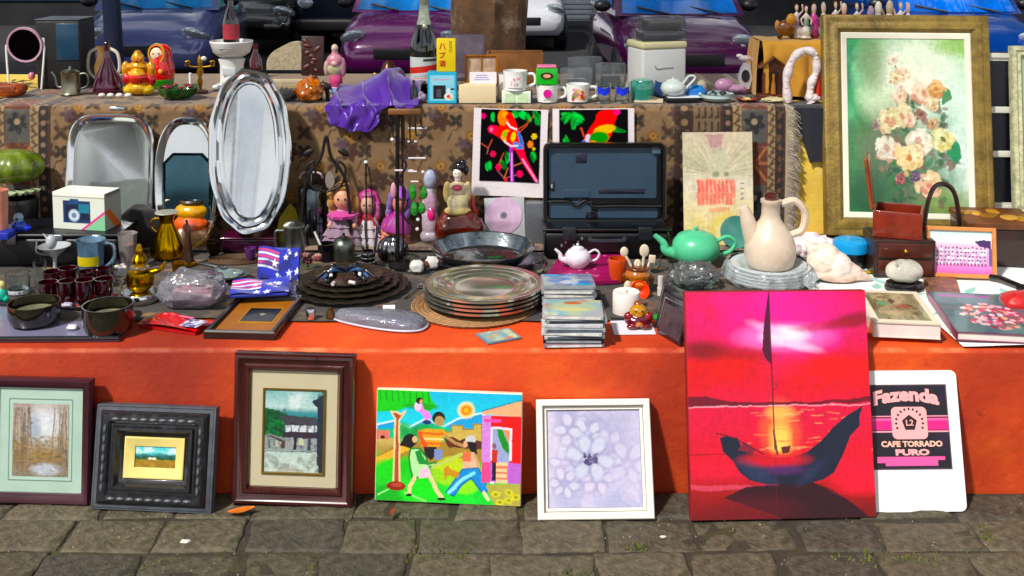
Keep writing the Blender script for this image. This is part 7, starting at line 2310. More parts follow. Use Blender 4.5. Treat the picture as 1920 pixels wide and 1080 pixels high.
p.noise('#5a5a3c',5,5,.4,.65,2,.9,p.box(.1,.08,.9,.9,.02));p.noise('#b8a888',8,4,.5,.7,4,.8,p.box(.1,.08,.9,.9,.02));p.noise('#3a2a1c',5,8,.56,.68,6,.9,p.box(.15,.2,.8,.75,.1))
p.ell(.3,.42,.08,.06,'#4a9a6c',.9,.4);p.ell(.6,.5,.12,.08,'#9a5a4a',.7,.6);p.ell(.4,.7,.2,.07,'#c8b090',.6,.7)
book('thick white edged art book with a brown painting on its cover',((1638,604),(1784,610),(1700,545),(1606,545)),TZ+.012,.036,'#e6d8cc',R(-7),p)
p=Pic(130,110,'#54707c')
p.noise('#3c5664',4,4,.4,.7,3,.8)
p.rect(.08,.06,.66,.13,'#9a5a98',.9)
rq=random.Random(4)
for i in range(150):
 a,q=rq.uniform(0,6.28),rq.random()**.5
 p.ell(.52+math.cos(a)*q*.33,.58+math.sin(a)*q*.3,.03,.03,rq.choice(['#f0b0c8','#d83a6c','#f6dce4','#a8123c','#e8a890','#8a2a4c','#f4c8d0']),.9,.35)
p.dabs(14,.75,.7,.95,.92,.04,['#1c2440','#2a3454'],6)
book('slate blue flower book with a pink bouquet printed on its cover',((1800,622),(1985,632),(1900,552),(1738,548)),TZ+.012,.020,'#8a3c5c',R(-8),p)
q=[on_z(*a,ZC) for a in ((1738,556),(1806,566),(1790,516),(1728,510))]
cc=sum(q,Vector())/4
solo('brochure','brown and green brochure lying under the photo frame edge','brochure',G().slab([(a.x-cc.x,a.y-cc.y) for a in q],0,.003),mat('#7a5a48',.4,var=.5,scale=40,stain='#b87a3c',samt=.8,sscale=40),(cc.x,cc.y,ZC))
kp=on_z(1893,530,ZC+.008)
t=thing('folding_tool','black folding hand tool lying on the leaf patterned cloth','tool',kp,R(-60))
obj('grip',G().tube(smooth_path([(-.06,0,0),(-.03,.004,.002),(.0,0,.001),(.03,-.004,0)]),.0085,12),blkgloss,t)
obj('head',G().at((.045,-.005,-.008)).box(.03,.026,.014,bev=.004),mat('#16181e',.3,.5),t)
t=thing('white_ornament','small white porcelain horn beside the carved box','ornament',on_z(1903,486,ZC))
obj('body',handle([(0,0,.0),(-.006,0,.03),(-.018,0,.05)],.008),white,t)
t,h,w=T('red_pouch','bright red padded pouch at the right edge of the cloth','pouch',1918,594,548,84,ZC,back=.3)
obj('body',crumple(w,w*.7,h,31,.08,30,.6),mat('#b80c20',.45,var=.1,sheen=.2,bump=.2,bscale=60),t)
# ------------------------------------------------ small things filling the gaps
def spoon(label,px,py,rz,z=TZ+.0075,m=steel):
 p_=on_z(px,py,z)
 t=thing('spoon',label,'spoon',p_,R(rz),'loose silver spoons')
 obj('bowl',G().ell((.05,0,.004),(.02,.012,.004),16,8),m,t)
 obj('handle',G().tube([(.032,0,.004),(.0,0,.005),(-.06,0,.004)],[.002,.0022,.0034],8),m,t)
spoon('silver spoon lying left of the dark scalloped plates',512,528,40)
spoon('silver spoon lying between the dark plates and the woven mat',776,548,70)
spoon('silver spoon lying before the black tool case',1042,478,10)
spoon('silver spoon lying behind the wrapped package',392,500,-30)
for px,yb,yt,wp,lab,c_ in ((498,498,470,24,'tiny clear salt glass behind the striped scarf',None),(470,494,464,22,'small violet glass cup beside the dark violet box','#5a2a6a'),(335,520,492,26,'small brass cup right of the spirit lamp','b'),(402,486,452,30,'dark bronze cup under the oval tray','d'),(830,458,428,26,'small dark bottle cap cup left of the brown handbag','d'),(1010,520,492,26,'tiny clear salt glass left of the pink cloth',None),(1228,512,478,26,'small clear glass left of the green teapot',None),(770,512,482,26,'small pewter cup right of the fluted mould','p')):
 t,h,w=T('small_cup',lab,'cup',px,yb,yt,wp,TZ+.0085)
 m_=clear if c_ is None else {'b':brass,'d':mat('#2a1a10',.25,.7,var=.4),'p':pewter}.get(c_) or mat(c_,.1,coat=1)
 obj('body',G().lathe(pr(vessel([(.6,0),(.5,.12),(.85,.4),(1,1)],.09),w,h),24),m_,t)
 obj('foot',G().lathe([(0,0),(w*.36,0),(w*.34,.003),(0,.003)],22),m_,t)
t,h,w=T('wicker_tray','flat brown wicker tray behind the covered silver dish','tray',440,500,484,96,TZ+.0075,back=.4)
for k in range(5):
 obj('wicker_ring',G().lathe([(w*(.5-.08*k)-.004,.002),(w*(.5-.08*k),.008),(w*(.5-.08*k)+.004,.002)],60,wav=30,wamp=.008,sy=.6,cap=False),mat('#4a3018',.7,var=.4,scale=70),t)
obj('base',G().lathe([(0,0),(w*.48,0),(w*.48,.003),(0,.003)],40,sy=.6),mat('#38240f',.8,var=.4,scale=70),t)
for k in range(5):
 px,py=((452,548),(620,590),(583,592),(1118,560),(842,492))[k]
 lab=('tiny brass bell beside the casserole dish','small bronze thimble before the dark plates','small silver ring box before the dark plates','small black film can between the two disc case piles','small dark wooden stopper by the bound handle')[k]
 t,h,w=T(('hand_bell','thimble','ring_box','film_can','wood_stopper')[k],lab,('bell','thimble','box','can','stopper')[k],px,py+8,py-14,18,TZ+(.008 if k!=3 else.002))
 m_=(brass,brz_ if False else mat('#6a4a2c',.3,.8,var=.4),steel,blkgloss,dwood)[k]
 obj('body',G().lathe(pr([(0,0),(1,0),(.95,.2),(.7,.6),(.5,.8),(0,.82)] if k in (0,1) else [(0,0),(1,0),(1,.9),(.9,1),(0,1)],w,h),22),m_,t)
 obj('top',G().ell((0,0,h*.9),(w*.16,w*.16,h*.12),12,8),m_,t)
# ================================================================== GOODS ON THE RAISED LEDGE
ZS=SZ+.0085
def S(name,label,cat,px,yb,yt,wpx,rz=0.0,group=None,back=.5,z=None,ymin=None):
 z=ZS if z is None else z
 p,h,w=spot(px,yb,yt,wpx,z)
 y0=p.y
 p.y=max(p.y+w*back,BACK_Y+.008+w*back)
 p.x*=p.y/y0
 h=on_y(px,yt,p.y).z-z
 return thing(name,label,cat,p,rz,group),h,w
lead=mat('#8a8e88',.35,1.0,var=.4,scale=30)
gold=mat('#d89a18',.2,.85,var=.3,scale=20,coat=.3)
# mirror on legs
t,h,w=S('table_mirror','round pink rimmed mirror on thin white legs','mirror',50,172,50,78)
r=w*.44
obj('mirror_glass',G().at((0,0,h-r),(math.pi/2+.1,0,0)).lathe([(0,.004),(r*.9,.004),(r*.9,-.004),(0,-.004)],48),mat('#1c141c',.06,.9,var=.6,scale=14),t)
obj('rim',G().at((0,0,h-r),(math.pi/2+.1,0,0)).lathe([(r*.88,-.006),(r*.98,-.007),(r,0),(r*.98,.007),(r*.88,.006),(r*.88,-.006)],56,cap=False),mat('#c8a0bc',.25,coat=.5,var=.1),t)
for s in (-1,1):
 obj('leg',handle([(s*r*.98,.004,h-r),(s*r*1.06,.002,h-r*1.3),(s*r*.9,-.01,.0)],.0036),white,t)
rr3=random.Random(14)
t,h,w=S('key_bunch','tangled grey bunch of keys and metal trinkets before the round mirror','keys',34,164,128,58)
for i in range(12):
 x,y,a=rr3.uniform(-.45,.45)*w,rr3.uniform(-.3,.3)*w,rr3.uniform(0,3)
 obj('key',G().at((x,y,.002+.003*(i%5)),(rr3.uniform(-.3,.3),0,a)).lathe([(.004,0),(.009,0),(.009,.0018),(.004,.0018),(.004,0)],14).box(.024,.004,.0018,(.02,0,0)),lead,t)
obj('bulb',G().ell((w*.46,0,h*.55),(.012,.012,.014),16,10),mat('#d87a98',.3,coat=.4),t)
t,h,w=S('leather_case','tan brown leather case at the left end of the ledge','case',16,184,150,66,back=.4)
obj('body',crumple(w,w*.7,h*.8,5,.08,30,.5),mat('#9a4a22',.45,var=.35,scale=14,coat=.2),t)
obj('flap',G().at((0,-w*.32,h*.3)).box(w*.7,.006,h*.4,bev=.002),mat('#7a3818',.45,var=.3),t)
t,h,w=S('loudspeaker','black loudspeaker cabinet with a teal front panel and a white sticker','loudspeaker',127,168,36,84,back=.6)
obj('cabinet',G().box(w,w*.9,h,bev=.006),mat('#07080c',.5,var=.2),t)
obj('top_edge',G().at((0,0,h)).box(w*1.02,w*.92,.006,bev=.002),mat('#2a3440',.4),t)
obj('front_panel',G().at((w*.22,-w*.452,h*.42)).box(w*.5,.006,h*.54,bev=.002),mat('#123a54',.35,var=.2,coat=.3),t)
obj('sticker',G().at((-w*.38,-w*.452,h*.56)).box(w*.17,.002,h*.19),mat('#d8dce0',.5,var=.2,scale=80),t)
for k in range(3):
 obj('jack',G().at((-w*.34,-w*.452,h*(.18+.07*k))).box(w*.06,.003,h*.02),lead,t)
t,h,w=S('pewter_pot','small straight sided pewter coffee pot with curved spout and handle','pot',133,180,124,38)
obj('body',G().lathe(pr([(0,0),(.95,0),(1,.04),(.9,.1),(.86,.74),(.92,.8),(.6,.88),(.14,.9),(.1,1),(0,1)],w,h),30),mat('#a0a08c',.3,1.0,var=.35,scale=20),t)
obj('spout',handle([(-w*.38,0,h*.25),(-w*.66,0,h*.3),(-w*.74,0,h*.6),(-w*.92,0,h*.8)],.005),lead,t)
obj('handle',handle([(w*.4,0,h*.72),(w*.82,0,h*.72),(w*.86,0,h*.34),(w*.42,0,h*.18)],.0036),lead,t)
t,h,w=S('cream_jug','cream jug with two looped handles behind the magenta decanter','jug',196,166,86,52)
obj('body',G().lathe(pr(vessel([(.4,0),(.6,.1),(.66,.5),(.4,.8),(.5,1)],.05),w,h),26),mat('#8a6a44',.4,var=.3),t)
for s in (-1,1):
 obj('handle',handle([(s*w*.2,0,h*.95),(s*w*.52,0,h*.8),(s*w*.56,0,h*.4),(s*w*.3,0,h*.2)],.006),mat('#d8d2c4',.3,coat=.4),t)
t,h,w=S('glass_decanter','dark magenta glass decanter with a narrow neck','decanter',203,178,84,56)
obj('body',G().lathe(pr(vessel([(.9,0),(1,.05),(.98,.18),(.66,.42),(.3,.66),(.16,.85),(.2,1)],.04),w,h),36),mat('#3c0624',.06,var=.3,coat=1.0,stain='#7a1a50',samt=.5,sscale=12),t)
obj('stopper',G().lathe(pr([(.12,.98),(.2,1.02),(.12,1.08),(0,1.1)],w,h),16),mat('#1c0410',.1,coat=1),t)
t,h,w=S('bead_bracelet','string of four white beads lying before the magenta decanter','bracelet',216,184,174,66,back=.1)
for k in range(4):
 obj('bead',G().ell((-w*.38+k*w*.25,0,.008),(.012,.009,.0075),14,8),mat('#e6e0dc',.2,coat=.5),t)
obj('cord',G().tube([(-w*.5,0,.006),(w*.5,0,.006)],.0012,6),blk,t)
# laughing golden figure
t,h,w=S('golden_figurine','golden laughing seated figurine in a red robe with raised arms','figurine',262,182,94,60)
blob('body',[((0,0,h*.16),(w*.40,w*.34,h*.17),'#e0b028'),((-w*.26,-.008,h*.12),(w*.24,w*.2,h*.12),'#e8c850'),((w*.26,-.008,h*.12),(w*.24,w*.2,h*.12),'#e8c850'),((0,-.010,h*.40),(w*.32,w*.30,h*.18),'#d83c10'),((0,-.016,h*.48),(w*.26,w*.22,h*.13),'#f0b420'),((0,-.004,h*.64),(w*.34,w*.24,h*.12),'#e8a010'),((0,-.008,h*.82),(w*.2,w*.19,h*.15),'#f0a818'),((0,-.008,h*.94),(w*.12,w*.12,h*.07),'#d88c08'),((-w*.40,-.004,h*.58),(w*.14,w*.13,h*.18),'#e8a010'),((w*.40,-.004,h*.58),(w*.14,w*.13,h*.18),'#e0980c'),((-w*.36,-.010,h*.36),(w*.14,w*.12,h*.12),'#c01c10'),((w*.42,-.006,h*.34),(w*.15,w*.12,h*.14),'#b81408'),((-w*.14,-w*.2,h*.80),(w*.05,w*.04,h*.04),'#c87808'),((w*.14,-w*.2,h*.80),(w*.05,w*.04,h*.04),'#c87808')],.0024,m=vcol(.16,.7,metal=.35),parent=t)
for s in (-1,1):
 obj('eye',G().ell((s*w*.07,-w*.19-.008,h*.85),(.002,.0012,.0016),8,5),mat('#301808',.3),t)
obj('mouth',G().ell((0,-w*.19-.007,h*.77),(.006,.0014,.003),10,6),mat('#8a1c0c',.3),t)
# nesting doll
t,h,w=S('nesting_doll','red nesting doll with a pale round face and green base','doll',303,168,82,52)
obj('body',G().lathe(pr([(0,0),(.66,0),(.78,.06),(.98,.3),(.96,.5),(.80,.64),(.82,.76),(.74,.9),(.46,.98),(0,1)],w,h),40),mat('#d8142a',.2,coat=.7,var=.08),t)
obj('base',G().lathe(pr([(0,0),(.7,.0),(.82,.06),(.93,.2),(.92,.21),(0,.21)],w*1.01,h),40),mat('#0f8a2a',.2,coat=.7),t)
obj('face',G().ell((-.004,-w*.325,h*.78),(w*.24,w*.09,h*.155),22,14),mat('#f0dcc0',.25,coat=.6,var=.03),t)
obj('hair_band',G().at((-.004,-w*.31,h*.80),(math.pi/2,0,0)).lathe([(w*.25,-.004),(w*.31,-.002),(w*.30,.008),(w*.25,.008),(w*.25,-.004)],32,sy=1.2,cap=False),mat('#d8a03c',.25,coat=.6),t)
for s in (-1,1):
 obj('eye',G().ell((-.004+s*w*.1,-w*.41,h*.80),(.0034,.0016,.0026),10,6),mat('#1c2a50',.2),t)
obj('mouth',G().ell((-.004,-w*.412,h*.71),(.003,.0016,.0014),10,6),mat('#c82030',.2),t)
obj('apron_flower',G().ell((w*.12,-w*.47,h*.40),(.009,.004,.009),12,8),mat('#e8a050',.25,coat=.6),t)
obj('scarf_knot',G().ell((-w*.24,-w*.41,h*.46),(.009,.005,.02),12,8,(0,.5,0)),mat('#3c2a80',.25,coat=.6),t)
t,h,w=S('leaf_dish','dark green scalloped dish with a red flower rim','dish',334,190,158,76)
obj('body',G().lathe(pr(vessel([(.5,0),(.86,.3),(1,.8)],.06),w,h),48,wav=10,wamp=.05),mat('#0f5a22',.25,coat=.5,var=.35,scale=20),t)
for k in range(6):
 obj('petal',G().ell((w*.3*math.cos(k*1.05),w*.3*math.sin(k*1.05),h*.85),(.014,.010,.005),12,6,(0,0,k*1.05)),mat('#7a1030',.4,var=.2),t)
t,h,w=S('brass_balance','small brass figure stand with crossed arms and a short white candle','figurine',376,178,102,56)
brz=mat('#a8823c',.3,.9,var=.5,scale=30)
obj('base',G().lathe(pr([(0,0),(.5,0),(.5,.06),(.2,.1),(0,.1)],w,h),26),mat('#3a2418',.4),t)
obj('post',G().lathe(pr([(.08,.1),(.2,.3),(.1,.4),(.24,.55),(.12,.68),(.2,.8),(.1,.92),(0,1)],w,h),18),brz,t)
obj('cross_arm',handle([(-w*.5,0,h*.72),(-w*.2,0,h*.68),(w*.2,0,h*.68),(w*.5,0,h*.72)],.0028),brz,t)
for s in (-1,1):
 obj('cup',G().lathe(pr([(0,.70),(.1,.7),(.2,.82),(.16,.84),(0,.76)],w,h),16,c=(s*w*.42,0,0)),brz,t)
obj('candle',G().lathe([(0,h*.1),(.005,h*.1),(.005,h*.52),(0,h*.54)],14,c=(-w*.3,-.012,0)),white,t)
obj('charm',G().ell((w*.16,-.008,h*.9),(.010,.006,.008),12,8),mat('#e4dcd4',.3),t)
# kitchen scale and bottle on it
t,h,w=S('kitchen_scale','white kitchen scale with a wide pan behind the silver trays','scale',436,172,76,82)
obj('base',G().at((0,0,0)).box(w*.8,w*.6,h*.1,bev=.006),white,t)
obj('column',G().lathe(pr([(.4,.08),(.56,.1),(.54,.5),(.62,.62),(.4,.66)],w,h),32),white,t)
obj('pan',G().lathe(pr([(0,.66),(.6,.68),(.84,.76),(1,.98),(.97,1),(.8,.82),(0,.76)],w,h),40),mat('#e8ebe8',.25,coat=.4,var=.04),t)
obj('dial',G().at((0,-w*.27,h*.3)).box(w*.3,.004,h*.16,bev=.001),mat('#c8d0d0',.3),t)
obj('pan_print',G().at((-.006,-w*.462,h*.87),(-.72,0,0)).box(w*.3,.001,.004),mat('#8a9090',.5),t)
zb_=ZS+h*.77
tb_=thing('bottle','dark bottle with a dull red label standing in the scale pan','bottle',(t.location.x,t.location.y,zb_))
h2=.20
w2=30/ppm(tb_.location)
obj('glass_body',G().lathe(pr([(0,0),(.95,0),(1,.03),(1,.52),(.7,.66),(.36,.78),(.34,.96),(.4,1),(0,1)],w2,h2),30),mat('#12060a',.06,coat=1),tb_)
obj('label',G().lathe([(w2*.502,h2*.22),(w2*.508,h2*.22),(w2*.508,h2*.48),(w2*.502,h2*.48)],30,cap=False),mat('#a83a44',.5,var=.2),tb_)
t,h,w=S('glass_bottle','small deep maroon bottle between the scale and the speckled stone','bottle',480,146,82,25)
obj('body',G().lathe(pr([(0,0),(.9,0),(1,.1),(.9,.5),(.4,.75),(.3,.95),(.4,1),(0,1)],w,h),26),mat('#4a0c1c',.1,coat=1,var=.3),t)
# speckled stone, pale board, carved panel
t,h,w=S('speckled_stone','large rounded beige speckled stone slab','stone',540,134,78,76)
g=G()
outl=[(-w*.5,0),(-w*.48,h*.34),(-w*.36,h*.62),(-w*.12,h*.84),(w*.12,h*.98),(w*.34,h*.94),(w*.44,h*.5),(w*.5,0)]
g.prism([(a.x,a.z) for a in smooth_path([(x,0,z) for x,z in outl],5)],-.03,.03)
obj('slab',g,mat('#b0a48e',.7,var=.25,scale=60,bump=.5,bscale=90,stain='#6a5c4c',samt=.8,sscale=50),t)
t,h,w=S('cork_board','pale tan board lying before the speckled stone','board',548,170,140,112,back=.3)
obj('board',G().box(w,.10,h*.5,bev=.004),mat('#a8987a',.8,var=.2,bump=.3,bscale=120),t)
obj('edge_lip',G().at((0,-.046,h*.5)).box(w,.006,h*.3,bev=.002),mat('#c8baa0',.8,var=.2),t)
t,h,w=S('wood_carving','dark red brown carved panel leaning on the speckled stone','panel',586,142,68,42,back=.2)
pb2=obj('panel',G().at((0,0,0),(R(-8),0,0)).box(w,.014,h,bev=.002),mat('#2e0f0c',.4,var=.5,scale=30),t)
for k in range(9):
 obj('carving',G().at((0,0,0),(R(-8),0,0)).ell((rr3.uniform(-.28,.28)*w,-.007,h*(.12+.09*k)),(w*rr3.uniform(.1,.26),.004,h*.06),12,6,(0,rr3.uniform(-.8,.8),0)),mat('#4a1a14',.4,var=.4,scale=60),t)
# saint, small dark figures, amber shell
t,h,w=S('saint_statuette','pink and cream robed saint statuette','statuette',629,176,82,44)
blob('body',[((0,0,h*.06),(w*.36,w*.32,h*.06),'#b8c4dc'),((.002,0,h*.24),(w*.3,w*.26,h*.2),'#c8507c'),((0,0,h*.48),(w*.34,w*.27,h*.16),'#b8b090'),((0,-.002,h*.66),(w*.36,w*.26,h*.14),'#c88a98'),((0,0,h*.80),(w*.16,w*.15,h*.06),'#c07a8c'),((0,-.002,h*.91),(w*.15,w*.15,h*.085),'#d8c0b0'),((-w*.36,-.006,h*.5),(w*.12,w*.12,h*.16),'#c0a8a0'),((w*.36,-.004,h*.52),(w*.12,w*.12,h*.2),'#b0788c'),((0,-w*.26,h*.6),(w*.14,w*.08,h*.05),'#d8a8a0')],.0022,m=vcol(.35,.4),parent=t)
obj('plaque',G().at((.002,-w*.33,h*.02)).box(w*.5,.004,h*.09),mat('#9ab4e0',.4),t)
t,h,w=S('horse_figure','small dark wooden horse beside the saint statuette','figurine',607,190,136,30)
blob('body',[((0,0,h*.5),(w*.42,w*.2,h*.16),'#2a1410'),('tube',[(-w*.28,0,h*.45),(-w*.3,0,.0)],.005,'#1c0e0c'),('tube',[(w*.28,0,h*.45),(w*.3,0,.0)],.005,'#1c0e0c'),('tube',[(-w*.16,.008,h*.45),(-w*.18,.008,.0)],.005,'#2a1410'),('tube',[(w*.14,.008,h*.45),(w*.2,.008,.0)],.005,'#2a1410'),('tube',[(-w*.3,0,h*.55),(-w*.46,0,h*.8)],[.008,.006],'#3a1c14'),((-w*.56,0,h*.84),(w*.2,w*.1,h*.07),'#3a1c14'),('tube',[(w*.4,0,h*.56),(w*.56,0,h*.3)],[.004,.002],'#140a08')],.002,m=vcol(.4,.2),parent=t)
t,h,w=S('amber_rock','glossy orange amber rock at the front of the ledge','rock',580,195,150,54)
obj('body',crumple(w,w*.8,h,7,.28,34,.9),mat('#b06424',.15,var=.5,scale=30,coat=.7,stain='#e0a868',samt=.7,sscale=20),t,sharp=60)
t,h,w=S('black_cloth','crumpled black cloth left of the amber carving','cloth',540,192,166,44)
obj('cloth',crumple(w,w*.8,h,12,.2,26,.8),mat('#101014',.8,sheen=.2),t)
# purple satin thrown over the edge
xs0,xs1=on_z(622,190,ZS).x,on_z(786,190,ZS).x
t=thing('satin_cloth','glossy purple satin cloth thrown over the edge of the ledge','cloth',(0,0,0))
def satin(u,v):
 x=xs0+(xs1-xs0)*u
 L=.075*max(0.0,1-((u-.32)/.36)**2)+.014+.010*math.sin(u*23)*math.sin(u*9+1)
 fold=.008*math.sin(u*20+2.4*math.sin(v*5))+.003*math.sin(u*44+3*math.sin(v*7))+.008*mnoise.noise(Vector((u*8,v*5,1)))
 peak=.07*math.exp(-((u-.62)/.3)**2)+.02
 if v<.62:
  q=v/.62
  y=BACK_Y+.23-.244*q+.03*abs(u-.6)
  z=ZS+.006+peak*math.sin(math.pi*min(1,(1-q)*.75))*(1-q*.3)+max(-.004,fold*1.1)
  return (x+fold*.6,y,z)
 q=(v-.62)/.38
 return (x+fold*.8-.02*q*(u-.3),BACK_Y-.035-abs(fold)*1.3-.006*q,ZS+.004-L*q)
satin_m=mat('#4c0696',.34,.15,var=.1,scale=9,coat=.2,bump=.5,bscale=34,sheen=.4)
obj('cloth',G().grid(satin,130,70),satin_m,t,sharp=80)
t,h,w=S('bronze_bell','bronze domed pot with two ring handles behind the purple satin','pot',729,156,112,38,z=ZS)
t.location.y=BACK_Y+.30
t.location.x=on_y(729,140,BACK_Y+.30).x
obj('dome',G().lathe(pr([(0,0),(.9,0),(.94,.3),(.8,.6),(.5,.88),(.16,.97),(0,1)],w,on_y(729,112,BACK_Y+.30).z-ZS),30),mat('#5a3c28',.35,.6,var=.4),t)
for s in (-1,1):
 obj('ring_handle',G().at((s*w*.64,0,h*.62),(math.pi/2,0,0)).lathe([(.007,-.002),(.011,0),(.007,.002),(.007,-.002)],18,cap=False),brz,t)
# champagne bottle
t,h,w=S('champagne_bottle','dark green champagne bottle with a silver foil neck and white label','bottle',796,176,-16,54)
obj('glass_body',G().lathe(pr([(0,.02),(.9,0),(1,.02),(1,.44),(.92,.52),(.6,.64),(.36,.74),(.3,.84),(.3,.98),(0,.98)],w,h),40),mat('#050a08',.05,coat=1.0,var=.1),t)
obj('foil',G().lathe(pr([(.50,.675),(.53,.676),(.40,.745),(.335,.84),(.335,.9),(.36,.91),(.36,.99),(.3,1),(0,1.0)],w,h),36),mat('#b9bfae',.3,.7,var=.25,scale=60,bump=.3,bscale=120),t)
obj('collar',G().lathe(pr([(.5,.672),(.56,.674),(.6,.645),(.61,.63),(.58,.63)],w,h),36,cap=False),mat('#14141a',.3),t)
obj('medal',G().ell((.004,-w*.285,h*.655),(.009,.004,.010),14,8),mat('#c8c4b4',.3,.8),t)
obj('ribbon',G().at((.001,-w*.33,h*.53),(R(-24),0,0)).box(.010,.002,h*.11),mat('#8c98ac',.25,.5),t)
p=Pic(60,60,'#c9d0cc')
p.poly([(0,.42),(1,.26),(1,.5),(0,.66)],'#c83a2c');p.rect(.5,.06,1,.16,'#3a3a40');p.line([(.1,.85),(.9,.7)],.02,'#d88a7a');p.line([(.2,.75),(.6,.68)],.015,'#8a9aa0')
me=print_mesh(p,lambda u,v:(w*.507*np.sin((u-.5)*2.5),-w*.507*np.cos((u-.5)*2.5),h*(.1+.26*v)),'label')
obj('label',me,vcol(.45),t)
t,h,w=S('glass_bottle','slim black bottle hiding behind the blue box beside the champagne','bottle',776,196,150,14)
obj('body',G().lathe(pr([(0,0),(1,0),(1,.6),(.4,.8),(.4,1),(0,1)],w,h),20),blkgloss,t)
t,h,w=S('shell_cluster','small greyish violet shell cluster left of the blue window box','shell',790,202,168,26)
blob('body',[((0,0,h*.3),(w*.45,w*.4,h*.32),'#7a6a80'),((-.004,0,h*.65),(w*.3,w*.3,h*.25),'#948498'),((w*.2,-.004,h*.5),(w*.2,w*.2,h*.2),'#a898a4'),((0,-w*.3,h*.3),(w*.18,w*.14,h*.14),'#5c4c62')],.0022,m=vcol(.5),parent=t)
# blue window box with the yellow packet on top
t,h,w=S('gift_box','bright blue gift box with a black window','box',830,204,134,56,back=.35)
dpt=.05
obj('carton',G().box(w,dpt,h,bev=.001),mat('#1aa0cc',.4,var=.05),t)
p=Pic(56,70,'#26b4dc')
p.rect(.08,.08,.92,.92,'#8ad4e8');p.rect(.12,.1,.9,.42,'#9adcee');p.rect(.2,.2,.78,.26,'#d88aa8',.6);p.rect(.2,.42,.62,.86,'#0c0c10');p.rect(.3,.55,.46,.8,'#4a4a54')
p.ell(.72,.78,.15,.12,'#eef4e0');p.ell(.72,.6,.06,.1,'#e8eef4');p.ell(.72,.78,.07,.06,'#e0507a');p.ell(.8,.84,.05,.04,'#d8d84a');p.ell(.86,.54,.07,.035,'#1c2a4a')
print_wall('front_print',p,w*.99,h*.99,t,.0003,-dpt/2-.0008)
zt=ZS+h+.001
h2=on_y(837,72,t.location.y).z-zt
w2=35/ppm(t.location)
t2=thing('liquor_packet','narrow yellow packet with red characters standing on the blue box','packet',(on_y(837,130,t.location.y).x,t.location.y,zt))
obj('carton',G().box(w2,.03,h2,bev=.001),mat('#ecd01c',.4,var=.05),t2)
for k,ch in enumerate('\u30cf\u30d6\u9152'):
 text(ch,w2*.34,h2*.19,mat('#c8201c',.5),t2,(-w2*.2,-.0157,h2*(.68-.26*k)),bold=.01)
for k in range(6):
 obj('small_print',G().at((w2*.24,-.0154,h2*(.9-.06*k))).box(w2*.14,.0006,h2*.03),mat('#8a9a3c',.5),t2)
# cream box, gilt frame, card
t,h,w=S('cream_box','plain cream cardboard box under the gilt frame','box',896,205,156,72,back=.4)
obj('carton',G().box(w,.08,h,bev=.0015),mat('#ead9b4',.6,var=.04),t)
zt=ZS+h+.001
yy=t.location.y
hf=on_y(902,104,yy).z-zt
wf_=62/ppm(t.location)
t2=thing('gilt_frame','small gilt frame standing on the cream box','frame',(on_y(902,150,yy).x,yy+.012,zt),rot=(R(-8),0,0))
obj('frame',frame_mesh(wf_,hf,[(0,.008),(0,-.004),(.003,-.006),(.007,-.002),(.0075,.002)]),mat('#b87a24',.3,.5,var=.3),t2)
obj('picture_panel',G().at((0,.003,.006)).box(wf_-.012,.002,hf-.012),mat('#b89c84',.5,var=.4,scale=30,stain='#7a4a38',samt=.8,sscale=20),t2)
obj('mullion',G().at((0,-.001,.006)).box(.004,.004,hf-.012),mat('#b87a24',.3,.5),t2)
t2=thing('white_card','white card with faint blue lettering standing before the gilt frame','card',(on_y(906,150,yy).x,yy-.02,zt),rot=(R(-6),0,0))
obj('card',G().box(50/ppm(t.location),.002,22/ppm(t.location)),mat('#f0e8ee',.5,var=.03),t2)
for k in range(3):
 obj('print_line',G().at((-.004,-.0014,.012+.007*k)).box(.05-.008*k,.0006,.0022),mat('#9a9ad0',.5),t2)
# plywood crate and clear lids behind
t,h,w=S('wooden_crate','thin plywood crate behind the gilt frame with clear lids on it','crate',965,160,98,106,back=.3)
for (sx_,sy_,x_,y_) in ((w,.008,0,-.06),(w,.008,0,.06),(.008,.11,-w/2+.004,0),(.008,.11,w/2-.004,0)):
 obj('side_panel',G().at((x_,y_,.001)).box(sx_,sy_,h,bev=.001),mat('#8a5a30',.6,var=.4,scale=16),t)
obj('floor_panel',G().at((0,0,.002)).box(w-.02,.108,.006),mat('#6a4424',.7),t)
obj('frosted_jar',G().at((-w*.36,0,.009)).lathe([(0,0),(.03,0),(.032,.06),(.028,.075),(0,.076)],26),mat('#a8a09a',.4,var=.3),t)
t,h,w=S('cake_cover','clear plastic cake lid behind the yellow packet','lid',872,152,64,74,back=.3)
obj('shell',G().box(w,.06,h,bev=.008),film('#9a94b4',.25,.9),t)
